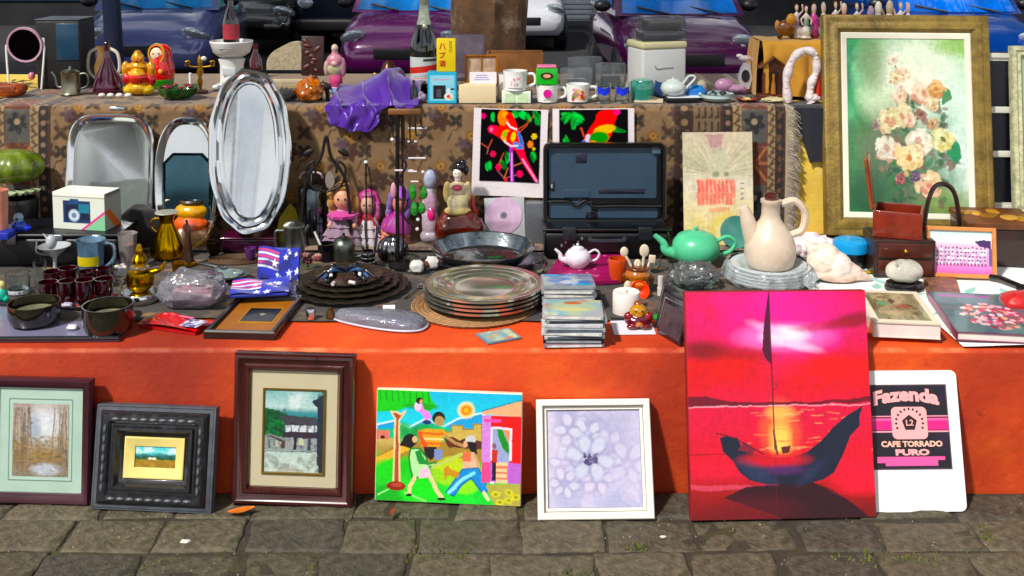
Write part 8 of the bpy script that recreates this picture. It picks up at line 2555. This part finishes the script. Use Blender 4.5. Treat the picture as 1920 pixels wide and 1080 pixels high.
# cups and mugs
t,h,w=S('tea_carton','white and green tea carton under the flowered cup','box',968,204,170,56,back=.35)
obj('carton',G().box(w,.05,h,bev=.001),mat('#eef2e4',.5,var=.04),t)
for k in range(2):
 obj('green_stripe',G().at(((-.22+.44*k)*w,-.0256,h*.06)).box(w*.36,.0008,h*.82),mat('#cfe8c0',.5,var=.2,scale=90),t)
obj('blue_edge',G().at((w*.5+.003,.0,0)).box(.005,.05,h*.98),mat('#16286a',.4),t)
zt=ZS+h+.001
yy=t.location.y
def mug(label,px,py_b,py_t,wpx,z,y=None,m=white,hs=1,cat='mug',name='mug',flare=.04,group=None):
 if y is None:
  t,h,w=S(name,label,cat,px,py_b,py_t,wpx,group=group)
 else:
  p=on_y(px,py_b,y)
  h=on_y(px,py_t,y).z-z
  w=wpx/ppm(p)
  t=thing(name,label,cat,(p.x,y,z),0,group)
 obj('body',G().lathe(pr(vessel([(.78,0),(.9,.04),(.94,.5),(1,1)],.08),w,h),36),m,t)
 if hs:
  obj('handle',handle([(hs*w*.46,0,h*.82),(hs*w*.76,-.003,h*.8),(hs*w*.80,-.003,h*.36),(hs*w*.46,0,h*.2)],w*.06),m,t)
 return t,h,w
def wrap_print(t,p,w,h,z0,z1,a=2.0,off=0.0,k=.49):
 me=print_mesh(p,lambda u,v:(w*k*np.sin((u-.5)*a+off),-w*k*np.cos((u-.5)*a+off),h*(z0+(z1-z0)*v)),'motif')
 return obj('motif',me,vcol(.25,.4),t)
def floral(bg,cols,n,seed,r=.1):
 p=Pic(50,40,bg)
 p.dabs(n,.1,.15,.9,.85,r,cols,seed,.95)
 return p
t,h,w=mug('white tea cup with a small pink flower standing on the tea carton',966,168,132,46,zt,yy)
wrap_print(t,floral('#eef0ee',['#d86a8c','#8aa070','#e8a0b0'],12,3,.07),w,h,.2,.8,1.4)
t,h,w=mug('white tea cup with its handle to the left behind the flowered cup',950,178,128,36,0)
t.location.y=yy+.05
t,h,w=mug('white mug with a magenta dot under the green tin',1026,206,158,44,0)
obj('dot',G().at((0,-w*.475,h*.55),(math.pi/2,0,0)).lathe([(0,-.001),(w*.19,0),(w*.19,.003),(0,.003)],26),mat('#d82a94',.3,coat=.4),t)
for k in range(4):
 obj('dot_print',G().at((-.010+.0065*k,-w*.46,h*.18)).box(.004,.001,.003),mat('#b8c0b0',.4),t)
zt=ZS+h+.001
yy2=t.location.y
h2=on_y(1024,122,yy2).z-zt
w2=40/ppm(t.location)
t2=thing('tea_tin','bright green tin with a dark oval picture standing on the dotted mug','tin',(on_y(1025,150,yy2).x,yy2,zt))
obj('tin',G().box(w2,w2*.8,h2*.86,bev=.003),mat('#18b43c',.3,coat=.4,var=.08),t2)
obj('lid',G().at((0,0,h2*.865)).box(w2*.9,w2*.7,h2*.14,bev=.003),mat('#d87a9c',.4),t2)
obj('oval',G().at((0,-w2*.402,h2*.48),(math.pi/2,0,0)).lathe([(0,-.001),(w2*.3,0),(w2*.3,.001),(0,.001)],26,sy=.55),mat('#3a1c14',.3,coat=.4),t2)
obj('oval_picture',G().at((0,-w2*.404,h2*.48),(math.pi/2,0,0)).lathe([(0,-.001),(w2*.18,0),(w2*.18,.001),(0,.001)],20,sy=.5),mat('#e8a890',.3),t2)
t,h,w=mug('wide white mug printed with red roses',1083,205,157,46,0)
wrap_print(t,floral('#eceae8',['#c81c3c','#a01030','#e87a8c','#6a7a3c','#e8c870'],34,6,.1),w,h,.08,.86,1.5,.1)
bl=mat('#2038d8',.3,var=.3,scale=60,coat=.4)
for k,(px,lab) in enumerate(((1131,'clear tumbler with a blue band beside the rose mug'),(1166,'clear tumbler with a blue band nearest the teal glass'))):
 t,h,w=S('glass_tumbler',lab,'glass',px,205,154,30,group='clear tumblers with blue bands')
 obj('body',G().lathe(pr(vessel([(.86,0),(.9,.08),(1,1)],.07),w,h),30),clear,t)
 obj('blue_band',G().grid(lambda u,v:(w*.505*math.sin((u-.5)*1.8),-w*.505*math.cos((u-.5)*1.8),h*(.42+.34*v+.05*math.sin(u*9))),12,3),bl,t)
for px,yb,yt,wp,lab in ((1080,172,126,62,'clear plastic tray with folded papers behind the rose mug'),(1144,168,118,58,'clear plastic tray with a grey lid behind the blue banded tumblers'),(1096,160,106,66,'stack of thin grey plastic lids behind the clear trays')):
 t,h,w=S('plastic_tray',lab,'tray',px,yb,yt,wp,group=None)
 obj('shell',G().box(w,.06,h,bev=.006),film('#c4ccd2',.14,.9),t)
 obj('contents',G().at((0,0,.003),(0,0,.3)).box(w*.6,.03,h*.45,bev=.003),mat(['#c8ccc8','#8a9298','#5a6468'][px%3],.5,var=.4,scale=40),t)
t,h,w=S('teal_glass','teal green ribbed glass jar right of the tumblers','jar',1204,192,150,44)
obj('body',G().lathe(pr(vessel([(.9,0),(1,.1),(1,.9),(.9,1)],.06),w,h),40,wav=14,wamp=.02),mat('#3a8a78',.08,var=.3,coat=1.0),t)
obj('contents',G().lathe(pr([(0,1.01),(.8,1.01),(.6,1.06),(0,1.08)],w,h),26),mat('#8ab4a4',.4),t)
# white square canister
t,h,w=S('storage_canister','tall square white canister with a cream lid and small blue mark','canister',1230,180,74,98,R(18),back=.45)
ws=w*.92
obj('body',G().box(ws,ws*.8,h*.86,bev=.008),mat('#e6e8e6',.4,var=.04,coat=.2),t)
obj('lid',G().at((0,0,h*.861)).box(ws*1.03,ws*.83,h*.13,bev=.007),mat('#e8e2b8',.4,var=.06,coat=.2),t)
obj('embossed_mark',handle([(-ws*.22,-ws*.402,h*.56),(-ws*.18,-ws*.404,h*.50),(.0,-ws*.404,h*.51),(ws*.2,-ws*.402,h*.51)],.0024),mat('#b8bcae',.4),t)
obj('blue_mark',G().at((-ws*.2,-ws*.405,h*.12)).lathe([(0,0),(.009,0),(.003,.02),(.002,.03),(0,.03)],10),mat('#1c4aa0',.4),t)
zt=ZS+h+.001
yy=t.location.y
for k,(px,y0_,y1_,wp,lab) in enumerate(((1236,72,54,96,'dark based clear box directly on the white canister'),(1240,53,28,84,'clear box with dark contents on top of the pile above the white canister'))):
 zz1,zz2=on_y(px,y0_,yy).z,on_y(px,y1_,yy).z
 if k==0:
  base0=zt
 else:
  base0=top0+.001
 hh2=zz2-zz1
 top0=base0+hh2
 t2=thing('clear_box',lab,'box',(on_y(px,60,yy).x,yy,base0),R(14))
 w3=wp/ppm(t.location)*.9
 obj('shell',G().box(w3,w3*.7,hh2,bev=.004),film('#b8bcc4',.12,.9),t2)
 obj('contents',G().at((0,0,.002)).box(w3*.86,w3*.56,hh2*.7,bev=.004),mat(['#1c1a24','#4a463e'][k],.3,var=.5,scale=30,coat=.4),t2)
# books, white pot, bowl, lighthouse etc.
t,h,w=S('blue_book','navy blue notebook leaning before the white canister','book',1246,186,148,44,back=.2)
obj('cover',G().at((0,0,0),(R(-30),R(14),0)).box(w,.008,h*.8),mat('#1c3a6a',.4,var=.2),t)
t,h,w=S('paper_pad','cream paper pad lying at the edge of the ledge','paper',1216,206,192,56,R(-8),back=.5)
obj('sheets',G().box(w,w*.6,.006),mat('#d8cdb4',.7,var=.1),t)
obj('holder',G().at((0,.0,.0065)).box(w*.5,w*.3,.004),mat('#8a7a5c',.6),t)
t,h,w=S('black_white_box','white topped black box under the white lidded pot','box',1276,207,178,62,R(6),back=.5)
obj('carton',G().box(w,w*.7,h*.78,bev=.001),mat('#0c0e14',.35,coat=.2),t)
obj('top_sheet',G().at((.004,0,h*.785)).box(w*1.04,w*.74,.002),mat('#e6ecf2',.5),t)
zt=ZS+h*.785+.003
yy=t.location.y
p=on_y(1262,178,yy)
pp=ppm(t.location)
h2=on_y(1262,146,yy).z-zt
w2=48/pp
t2=thing('lidded_pot','white glazed pot with a looped handle on the black box','pot',(p.x,yy,zt))
gz_=mat('#cfdad8',.15,coat=.8,var=.06)
obj('body',G().lathe(pr(vessel([(.5,0),(.86,.15),(1,.4),(.9,.65),(.6,.8)],.06),w2,h2),34),gz_,t2)
obj('lid',G().lathe(pr([(.58,.8),(.4,.92),(.1,.96),(.1,1.04),(0,1.06)],w2,h2),28),gz_,t2)
obj('handle',handle([(w2*.4,0,h2*.7),(w2*.62,0,h2*1.1),(w2*.86,0,h2*1.0),(w2*.5,0,h2*.4)],.004),gz_,t2)
t,h,w=S('blue_purse','bright blue folded purse behind the pale round bowl','purse',1304,190,160,38)
obj('body',crumple(w,w*.7,h,44,.1,26,.6),mat('#0f7ac8',.35,coat=.3,var=.15),t)
t,h,w=S('toy_lighthouse','tiny cream and red lighthouse ornament','ornament',1311,172,136,30)
obj('house',G().lathe(pr([(0,0),(.9,0),(1,.1),(.8,.5),(.5,.6),(0,.66)],w,h),22),mat('#e4dcc0',.4,coat=.3),t)
obj('tower',G().lathe(pr([(.2,.0),(.16,.7),(.2,.72),(.05,1),(0,1)],w,h),16,c=(-w*.24,-.002,0)),mat('#e08a90',.4),t)
obj('awning',G().at((-w*.2,-w*.42,0)).box(w*.3,.006,h*.26),mat('#d8142c',.4),t)
t,h,w=S('round_bowl','pale grey green round bowl with dark sprigs inside','bowl',1342,208,172,62)
obj('body',G().lathe(pr(vessel([(.5,0),(.86,.14),(1,.45),(.96,.8),(1.02,.86)],.05),w,h),40),mat('#b4c8c4',.2,coat=.6,var=.06),t)
for k in range(7):
 a=k*.9
 obj('sprig',G().ell((w*.25*math.cos(a),w*.22*math.sin(a),h*.9),(.010,.005,.006),10,6,(0,.4,a)),mat(['#1c2a34','#8a98a0','#2a3a40'][k%3],.4,coat=.4),t)
for s in (-1,1):
 obj('lug',G().ell((s*w*.5,0,h*.74),(.007,.008,.006),12,8),mat('#b4c8c4',.2,coat=.6),t)
t,h,w=S('porcelain_shoe','pink spotted porcelain shoe holding an upright white clock','ornament',1370,180,144,62)
blob('body',[((-w*.2,0,h*.5),(w*.3,w*.2,h*.42),'#c898bc'),((w*.12,0,h*.3),(w*.36,w*.2,h*.26),'#c8a4c4'),((w*.38,0,h*.3),(w*.14,w*.14,h*.3),'#b88aac'),((w*.4,0,h*.05),(w*.12,w*.1,h*.1),'#a05a98'),((-w*.28,0,h*.08),(w*.22,w*.16,h*.1),'#a86aa0')],.0026,parent=t)
hc=on_y(1398,100,t.location.y).z-ZS
wc=26/ppm(t.location)
g=G()
g.prism([(w*.42-wc*.3,h*.3),(w*.42+wc*.3,h*.3),(w*.42+wc*.5,h*.9),(w*.42+wc*.34,hc*.76),(w*.42-wc*.1,hc*.78),(w*.42-wc*.5,h*1.0)],-.012,.012)
obj('clock_case',g,mat('#d8d4dc',.2,coat=.6),t)
obj('clock_face',G().at((w*.42,-.0125,(h*.3+hc*.78)/2),(math.pi/2,0,0)).lathe([(0,-.001),(wc*.28,0),(wc*.3,.002),(0,.002)],26,sy=1.5),mat('#2a2c30',.2,coat=.6,var=.4,scale=90),t)
blob('bird',[((w*.42,0,hc*.88),(wc*.5,.012,hc*.07),'#e8dce0'),((w*.42+wc*.6,0,hc*.84),(wc*.4,.008,hc*.035),'#e0d0d8'),((w*.42-wc*.4,0,hc*.94),(wc*.26,.010,hc*.05),'#f0e8ec')],.0024,parent=t)
t,h,w=S('dried_flower','dark red dried flower head at the edge of the ledge','flower',1402,208,184,54)
for k in range(11):
 a=k*.571
 obj('petal',G().ell((w*.28*math.cos(a),w*.2*math.sin(a),h*(.4+.2*(k%2))),(.017,.007,.004),12,6,(0,-.3,a)),mat(['#5a1010','#8a3a2c','#2c0c0c','#c89a6a'][k%4],.5,var=.3),t)
obj('centre',G().ell((0,0,h*.5),(.012,.012,.008),14,8),mat('#d8c090',.6),t)
# wooden shrine
t,h,w=S('wooden_shrine','small dark wooden house shrine with a pitched roof','shrine',1447,186,98,52,back=.4)
wd=w*.5
obj('base',G().box(w,.05,h*.08,bev=.002),wood,t)
g=G()
g.prism([(-w*.34,h*.08),(w*.34,h*.08),(w*.34,h*.66),(0,h*.9),(-w*.34,h*.66)],-.016,.02)
obj('house_body',g,mat('#4a2414',.5,var=.4,scale=30),t)
for s in (-1,1):
 obj('roof_board',G().at((s*w*.24,.0,h*.77),(0,s*R(38),0)).box(w*.66,.052,.006,bev=.001),mat('#6a3a1c',.45,var=.4),t)
 obj('post',G().at((s*w*.36,-.02,h*.08)).box(.006,.006,h*.5),wood,t)
obj('niche',G().at((0,-.0165,h*.16)).box(w*.34,.002,h*.42),mat('#150a08',.6),t)
obj('tiny_figure',G().lathe(pr([(0,.1),(.2,.1),(.16,.3),(.08,.42),(.12,.48),(.08,.54),(0,.55)],w,h),14,c=(0,-.02,0)),mat('#b8763c',.4),t)
t,h,w=S('coral_lump','cream coral lump with a green underside at the corner of the carpet','coral',1450,214,182,50)
g=crumple(w,w*.8,h*.9,51,.3,34,.9)
obj('coral',g,mat('#d0c4a0',.7,var=.2,bump=.8,bscale=60,stain='#5a8a3c',samt=.6,sscale=16),t)
# orange cloth over a high box with porcelain figures on it
pz0=on_z(1480,182,ZS)
yb0=pz0.y
t=thing('display_box','high box draped with an orange tan cloth carrying porcelain figures','box',(0,0,0))
xL,xR=on_y(1428,120,yb0).x,on_y(1716,120,yb0+.1).x
topz=on_y(1480,78,yb0).z
ydep=yb0+.17
obj('crate',G().at(((xL+xR)/2,(yb0+ydep)/2+.01,ZS)).box(xR-xL-.02,ydep-yb0-.02,topz-ZS-.004),mat('#5a4428',.7,var=.3),t)
def drape(u,v):
 x=xL+(xR-xL)*u
 f=.010*math.sin(u*17+1.6*math.sin(v*3))+.004*math.sin(u*39+2*v)+.006*mnoise.noise(Vector((u*9,v*3,2)))
 if v<.35:
  q=v/.35
  return (x,ydep-(ydep-yb0)*q,topz+.002+.0015*math.sin(u*40))
 q=(v-.35)/.65
 return (x+.012*q*math.sin(u*12),yb0-.006-(abs(f)*1.2+.012*q)*min(1,q*4),topz+.002-(topz-ZS-.003)*q)
clo=mat('#dca450',.85,var=.08,scale=10,sheen=.3,bump=.3,bscale=200)
obj('cloth',G().grid(drape,110,26),clo,t,sharp=70)
def side_drape(u,v):
 f=.006*math.sin(u*7+v*2)
 return (xL-.004-abs(f)-.01*v,ydep-(ydep-yb0)*u,topz+.002-(topz-ZS-.003)*v)
obj('cloth_side',G().grid(side_drape,20,14),clo,t,sharp=70)
# white openwork arch
t,h,w=S('ceramic_arch','white openwork ceramic arch with a red figure at its right foot','ornament',1506,216,92,74,back=.25)
lacy=mat('#e8dcdc',.45,var=.1,bump=1.0,bscale=70,coat=.2)
arch=[(-w*.42,0,0),(-w*.48,0,h*.4),(-w*.34,0,h*.78),(-w*.04,0,h*.97),(w*.26,0,h*.9),(w*.34,0,h*.6),(w*.2,-.002,h*.36),(w*.16,-.004,h*.1),(w*.2,-.004,0)]
g=G().tube(smooth_path(arch,8),[.013+.002*math.sin(i*.7) for i in range(65)],10)
obj('arch',g,lacy,t)
rr3=random.Random(3)
for i,q in enumerate(smooth_path(arch,3)):
 obj('frill',G().ell((q.x+rr3.uniform(-.006,.006),q.y-.008,q.z+.002),(.006,.005,.006),10,6),lacy,t)
obj('foot',crumple(w*.42,w*.3,h*.16,9,.2,20,.8),lacy,t).location.x=w*.24
obj('red_figure',G().lathe(pr([(0,.05),(.2,.05),(.18,.3),(.12,.5),(.14,.62),(.06,.7),(0,.7)],w,h),18,c=(w*.40,.004,0)),mat('#c03a20',.4,var=.3),t)
# navy cloth hanging down the yellow face
t=thing('navy_cloth','navy cloth hanging down the yellow ledge beside the rose painting','cloth',(0,0,0))
ca=[on_y(a,b,BACK_Y-.012) for a,b in ((1484,203),(1552,203),(1560,298),(1518,306))]
def nav(u,v):
 a=ca[0].lerp(ca[1],u);b_=ca[3].lerp(ca[2],u)
 q=a.lerp(b_,v)
 return (q.x,q.y-.004*math.sin(u*8+v*3)-.003,q.z)
obj('cloth',G().grid(nav,14,12),mat('#0c0e20',.85,sheen=.3,var=.2),t)
obj('cloth_top',G().grid(lambda u,v:(ca[0].x+(ca[1].x-ca[0].x)*u,BACK_Y-.012+.10*v,max(ca[0].z+(SZ+.004-ca[0].z)*min(v*6,1),SZ+.003 if v>.16 else 0)),10,12),mat('#0c0e20',.85,sheen=.3,var=.2),t)
# porcelain figures along the top of the high box: each its own body
figs=[(1474,50,22,40,['#7a4a1c','#c88a2c','#3a2410'],'brown and ochre porcelain animal at the left end of the high box',0),(1493,50,2,26,['#e0d4d0','#c8a8b0','#e8e0dc'],'pale dancer figurine second from the left on the high box',1),(1511,49,4,24,['#d8d4c8','#8aa090','#e4dcd0'],'pale green skirted figurine beside the dancer on the high box',1),(1528,47,4,26,['#a03a6c','#d84a9c','#5a2040'],'plum coloured figurine above the corner of the gold frame',2),(1546,46,2,24,['#7ab0a0','#e0dcd4','#a0c8bc'],'seafoam seated figurine above the gold frame',2),(1566,46,-4,24,['#e8dcd0','#d8b8a8','#e8e4e0'],'tall cream lady figurine above the gold frame',1),(1585,46,4,28,['#8ac8d0','#c82030','#d8e4e4'],'turquoise and red figurine above the gold frame',2),(1606,46,0,24,['#d0c0c8','#4a3a50','#e0d8d8'],'grey violet couple figurine above the gold frame',1),(1625,46,6,28,['#38283c','#a088a0','#584458'],'dark plum rounded figurine above the gold frame',0),(1646,46,2,26,['#e0d4c0','#a88c6c','#e8e0d0'],'cream jug shaped figurine above the gold frame',3),(1667,46,0,26,['#e4dccc','#d0c0a8','#c8b498'],'cream arched ornament above the gold frame',3),(1688,46,-2,26,['#ecdcdc','#e0b8c0','#f0e4e4'],'pale pink twin figurine near the right end of the high box',1),(1704,46,2,20,['#b898c0','#e4d8e0','#d0b8d0'],'lilac winged figurine at the right end of the high box',2),]
yf=yb0+.05
for i,(px,yb,yt,wp,cs,lab,kind) in enumerate(figs):
 yq=yf+(.02 if i%2 else.0)
 p=on_y(px,yb,yq)
 h=max(on_y(px,yt,yq).z-topz-.004,.05)
 w=wp/ppm(p)
 t=thing('porcelain_figure',lab,'figurine',(p.x,yq,topz+.0045),0,'porcelain figures on the high box')
 a,b_,c_=cs
 if kind==0:
  pr_=[((0,0,h*.4),(w*.46,w*.3,h*.3),a),((w*.22,-.004,h*.72),(w*.24,w*.2,h*.22),b_),((-w*.3,0,h*.12),(w*.14,w*.14,h*.14),c_),((w*.26,0,h*.12),(w*.14,w*.14,h*.14),c_),((-w*.42,0,h*.5),(w*.12,w*.08,h*.2),b_)]
 elif kind==1:
  pr_=[((0,0,h*.04),(w*.46,w*.4,h*.05),c_),((0,0,h*.18),(w*.46,w*.38,h*.17),a),((w*.2,-w*.2,h*.2),(w*.16,w*.14,h*.14),b_),((.001,0,h*.42),(w*.2,w*.18,h*.2),b_),((0,0,h*.6),(w*.2,w*.15,h*.11),c_),((0,-.001,h*.80),(w*.12,w*.12,h*.09),'#e4c4b0'),((0,.004,h*.85),(w*.15,w*.13,h*.08),['#3a2418','#8a5a2c','#1c1410','#c8a060'][i%4]),('tube',[(-w*.18,0,h*.62),(-w*.42,-.003,h*.52),(-w*.3,-.006,h*.38)],.0036,'#e4c4b0'),('tube',[(w*.18,0,h*.62),(w*.44,-.003,h*(.74 if i%2 else.5)),(w*.36,-.006,h*(.9 if i%2 else.4))],.0036,'#e4c4b0')]
 elif kind==2:
  pr_=[((0,0,h*.2),(w*.46,w*.38,h*.22),a),((-w*.1,0,h*.48),(w*.28,w*.24,h*.22),b_),((w*.3,-.002,h*.4),(w*.18,w*.15,h*.2),c_),((-w*.1,0,h*.8),(w*.18,w*.17,h*.15),'#e0bca8'),((-w*.1,.004,h*.86),(w*.19,w*.17,h*.12),c_)]
 else:
  pr_=[((0,0,h*.34),(w*.42,w*.34,h*.34),a),((0,0,h*.8),(w*.26,w*.24,h*.2),c_),('tube',[(w*.3,0,h*.75),(w*.5,0,h*.55),(w*.36,0,h*.3)],.004,b_)]
 blob('body',pr_,.0024,m=vcol(.25,.5),parent=t)
# ------------------------------------------------ small things on the pavement
def leaf(label,px,py,L,col,rz,name='fallen_leaf'):
 p=on_z(px,py,.004)
 g=G().grid(lambda u,v:((v-.5)*L,(u-.5)*L*.42*math.sin(math.pi*min(max(v*.94+.03,0),1))**.8,.003+.012*(u-.5)**2+.008*v*v),6,10)
 return solo(name,label,'leaf',g,mat(col,.6,var=.35,scale=40),p,(0,0,rz),None if True else None,70)
leaf('broad dry orange leaf under the mahogany framed watercolour',452,962,.062,'#c8701c',R(6))
leaf('curled brown leaf on the setts below the naive canvas',735,966,.03,'#7a3c20',R(70))
def bit(label,px,py,w,col,cat='scrap',name='paper_scrap'):
 return solo(name,label,cat,crumple(w,w*.6,w*.3,px*.1,.3,14,.8),mat(col,.6),on_z(px,py,.001))
bit('white cigarette paper on the joint below the mahogany frame',347,1018,.022,'#dcd8d0')
bit('white filter stub standing in the joint below the white frame',1243,1008,.014,'#e0d0c4')
bit('white chip under the corner of the coffee board',1783,957,.018,'#f0f0ee')
# moss and grit in the joints
rr4=random.Random(17)
g=G()
for (cx0,cy0,n,sx_,sy_) in ((835,1040,110,.035,.03),(1660,1048,80,.05,.012),(1195,1025,40,.015,.012),(1070,1076,40,.02,.01),(240,1062,30,.06,.01),(1790,1046,30,.04,.01),(1850,1000,24,.01,.02),(620,1064,16,.03,.01)):
 c=on_z(cx0,cy0,0)
 for i in range(n):
  x,y=c.x+rr4.gauss(0,sx_),c.y+rr4.gauss(0,sy_)
  a,hgt,ww=rr4.uniform(0,6.28),rr4.uniform(.003,.010),rr4.uniform(.0015,.003)
  dx,dy=math.cos(a),math.sin(a)
  bx,by=rr4.uniform(-.006,.006),rr4.uniform(-.006,.006)
  g.add([(x-dx*ww,y-dy*ww,-.002),(x+dx*ww,y+dy*ww,-.002),(x+bx,y+by,hgt)],[(0,1,2)])
tag(obj('moss',g,mat('#5c6a22',.8,var=.4,scale=40)),kind='stuff')
g=G()
for i in range(900):
 p=Vector((rr4.uniform(-1.4,1.4),rr4.uniform(1.9,2.51),rr4.uniform(-.004,.002)))
 r_=rr4.uniform(.0008,.0024)
 g.add([(p.x-r_,p.y-r_,p.z-.002),(p.x+r_,p.y-r_*.6,p.z-.002),(p.x,p.y+r_,p.z-.002),(p.x,p.y,p.z+r_)],[(0,1,3),(1,2,3),(2,0,3)])
tag(obj('grit',g,mat('#98907e',.9,var=.5,scale=90)),kind='stuff')
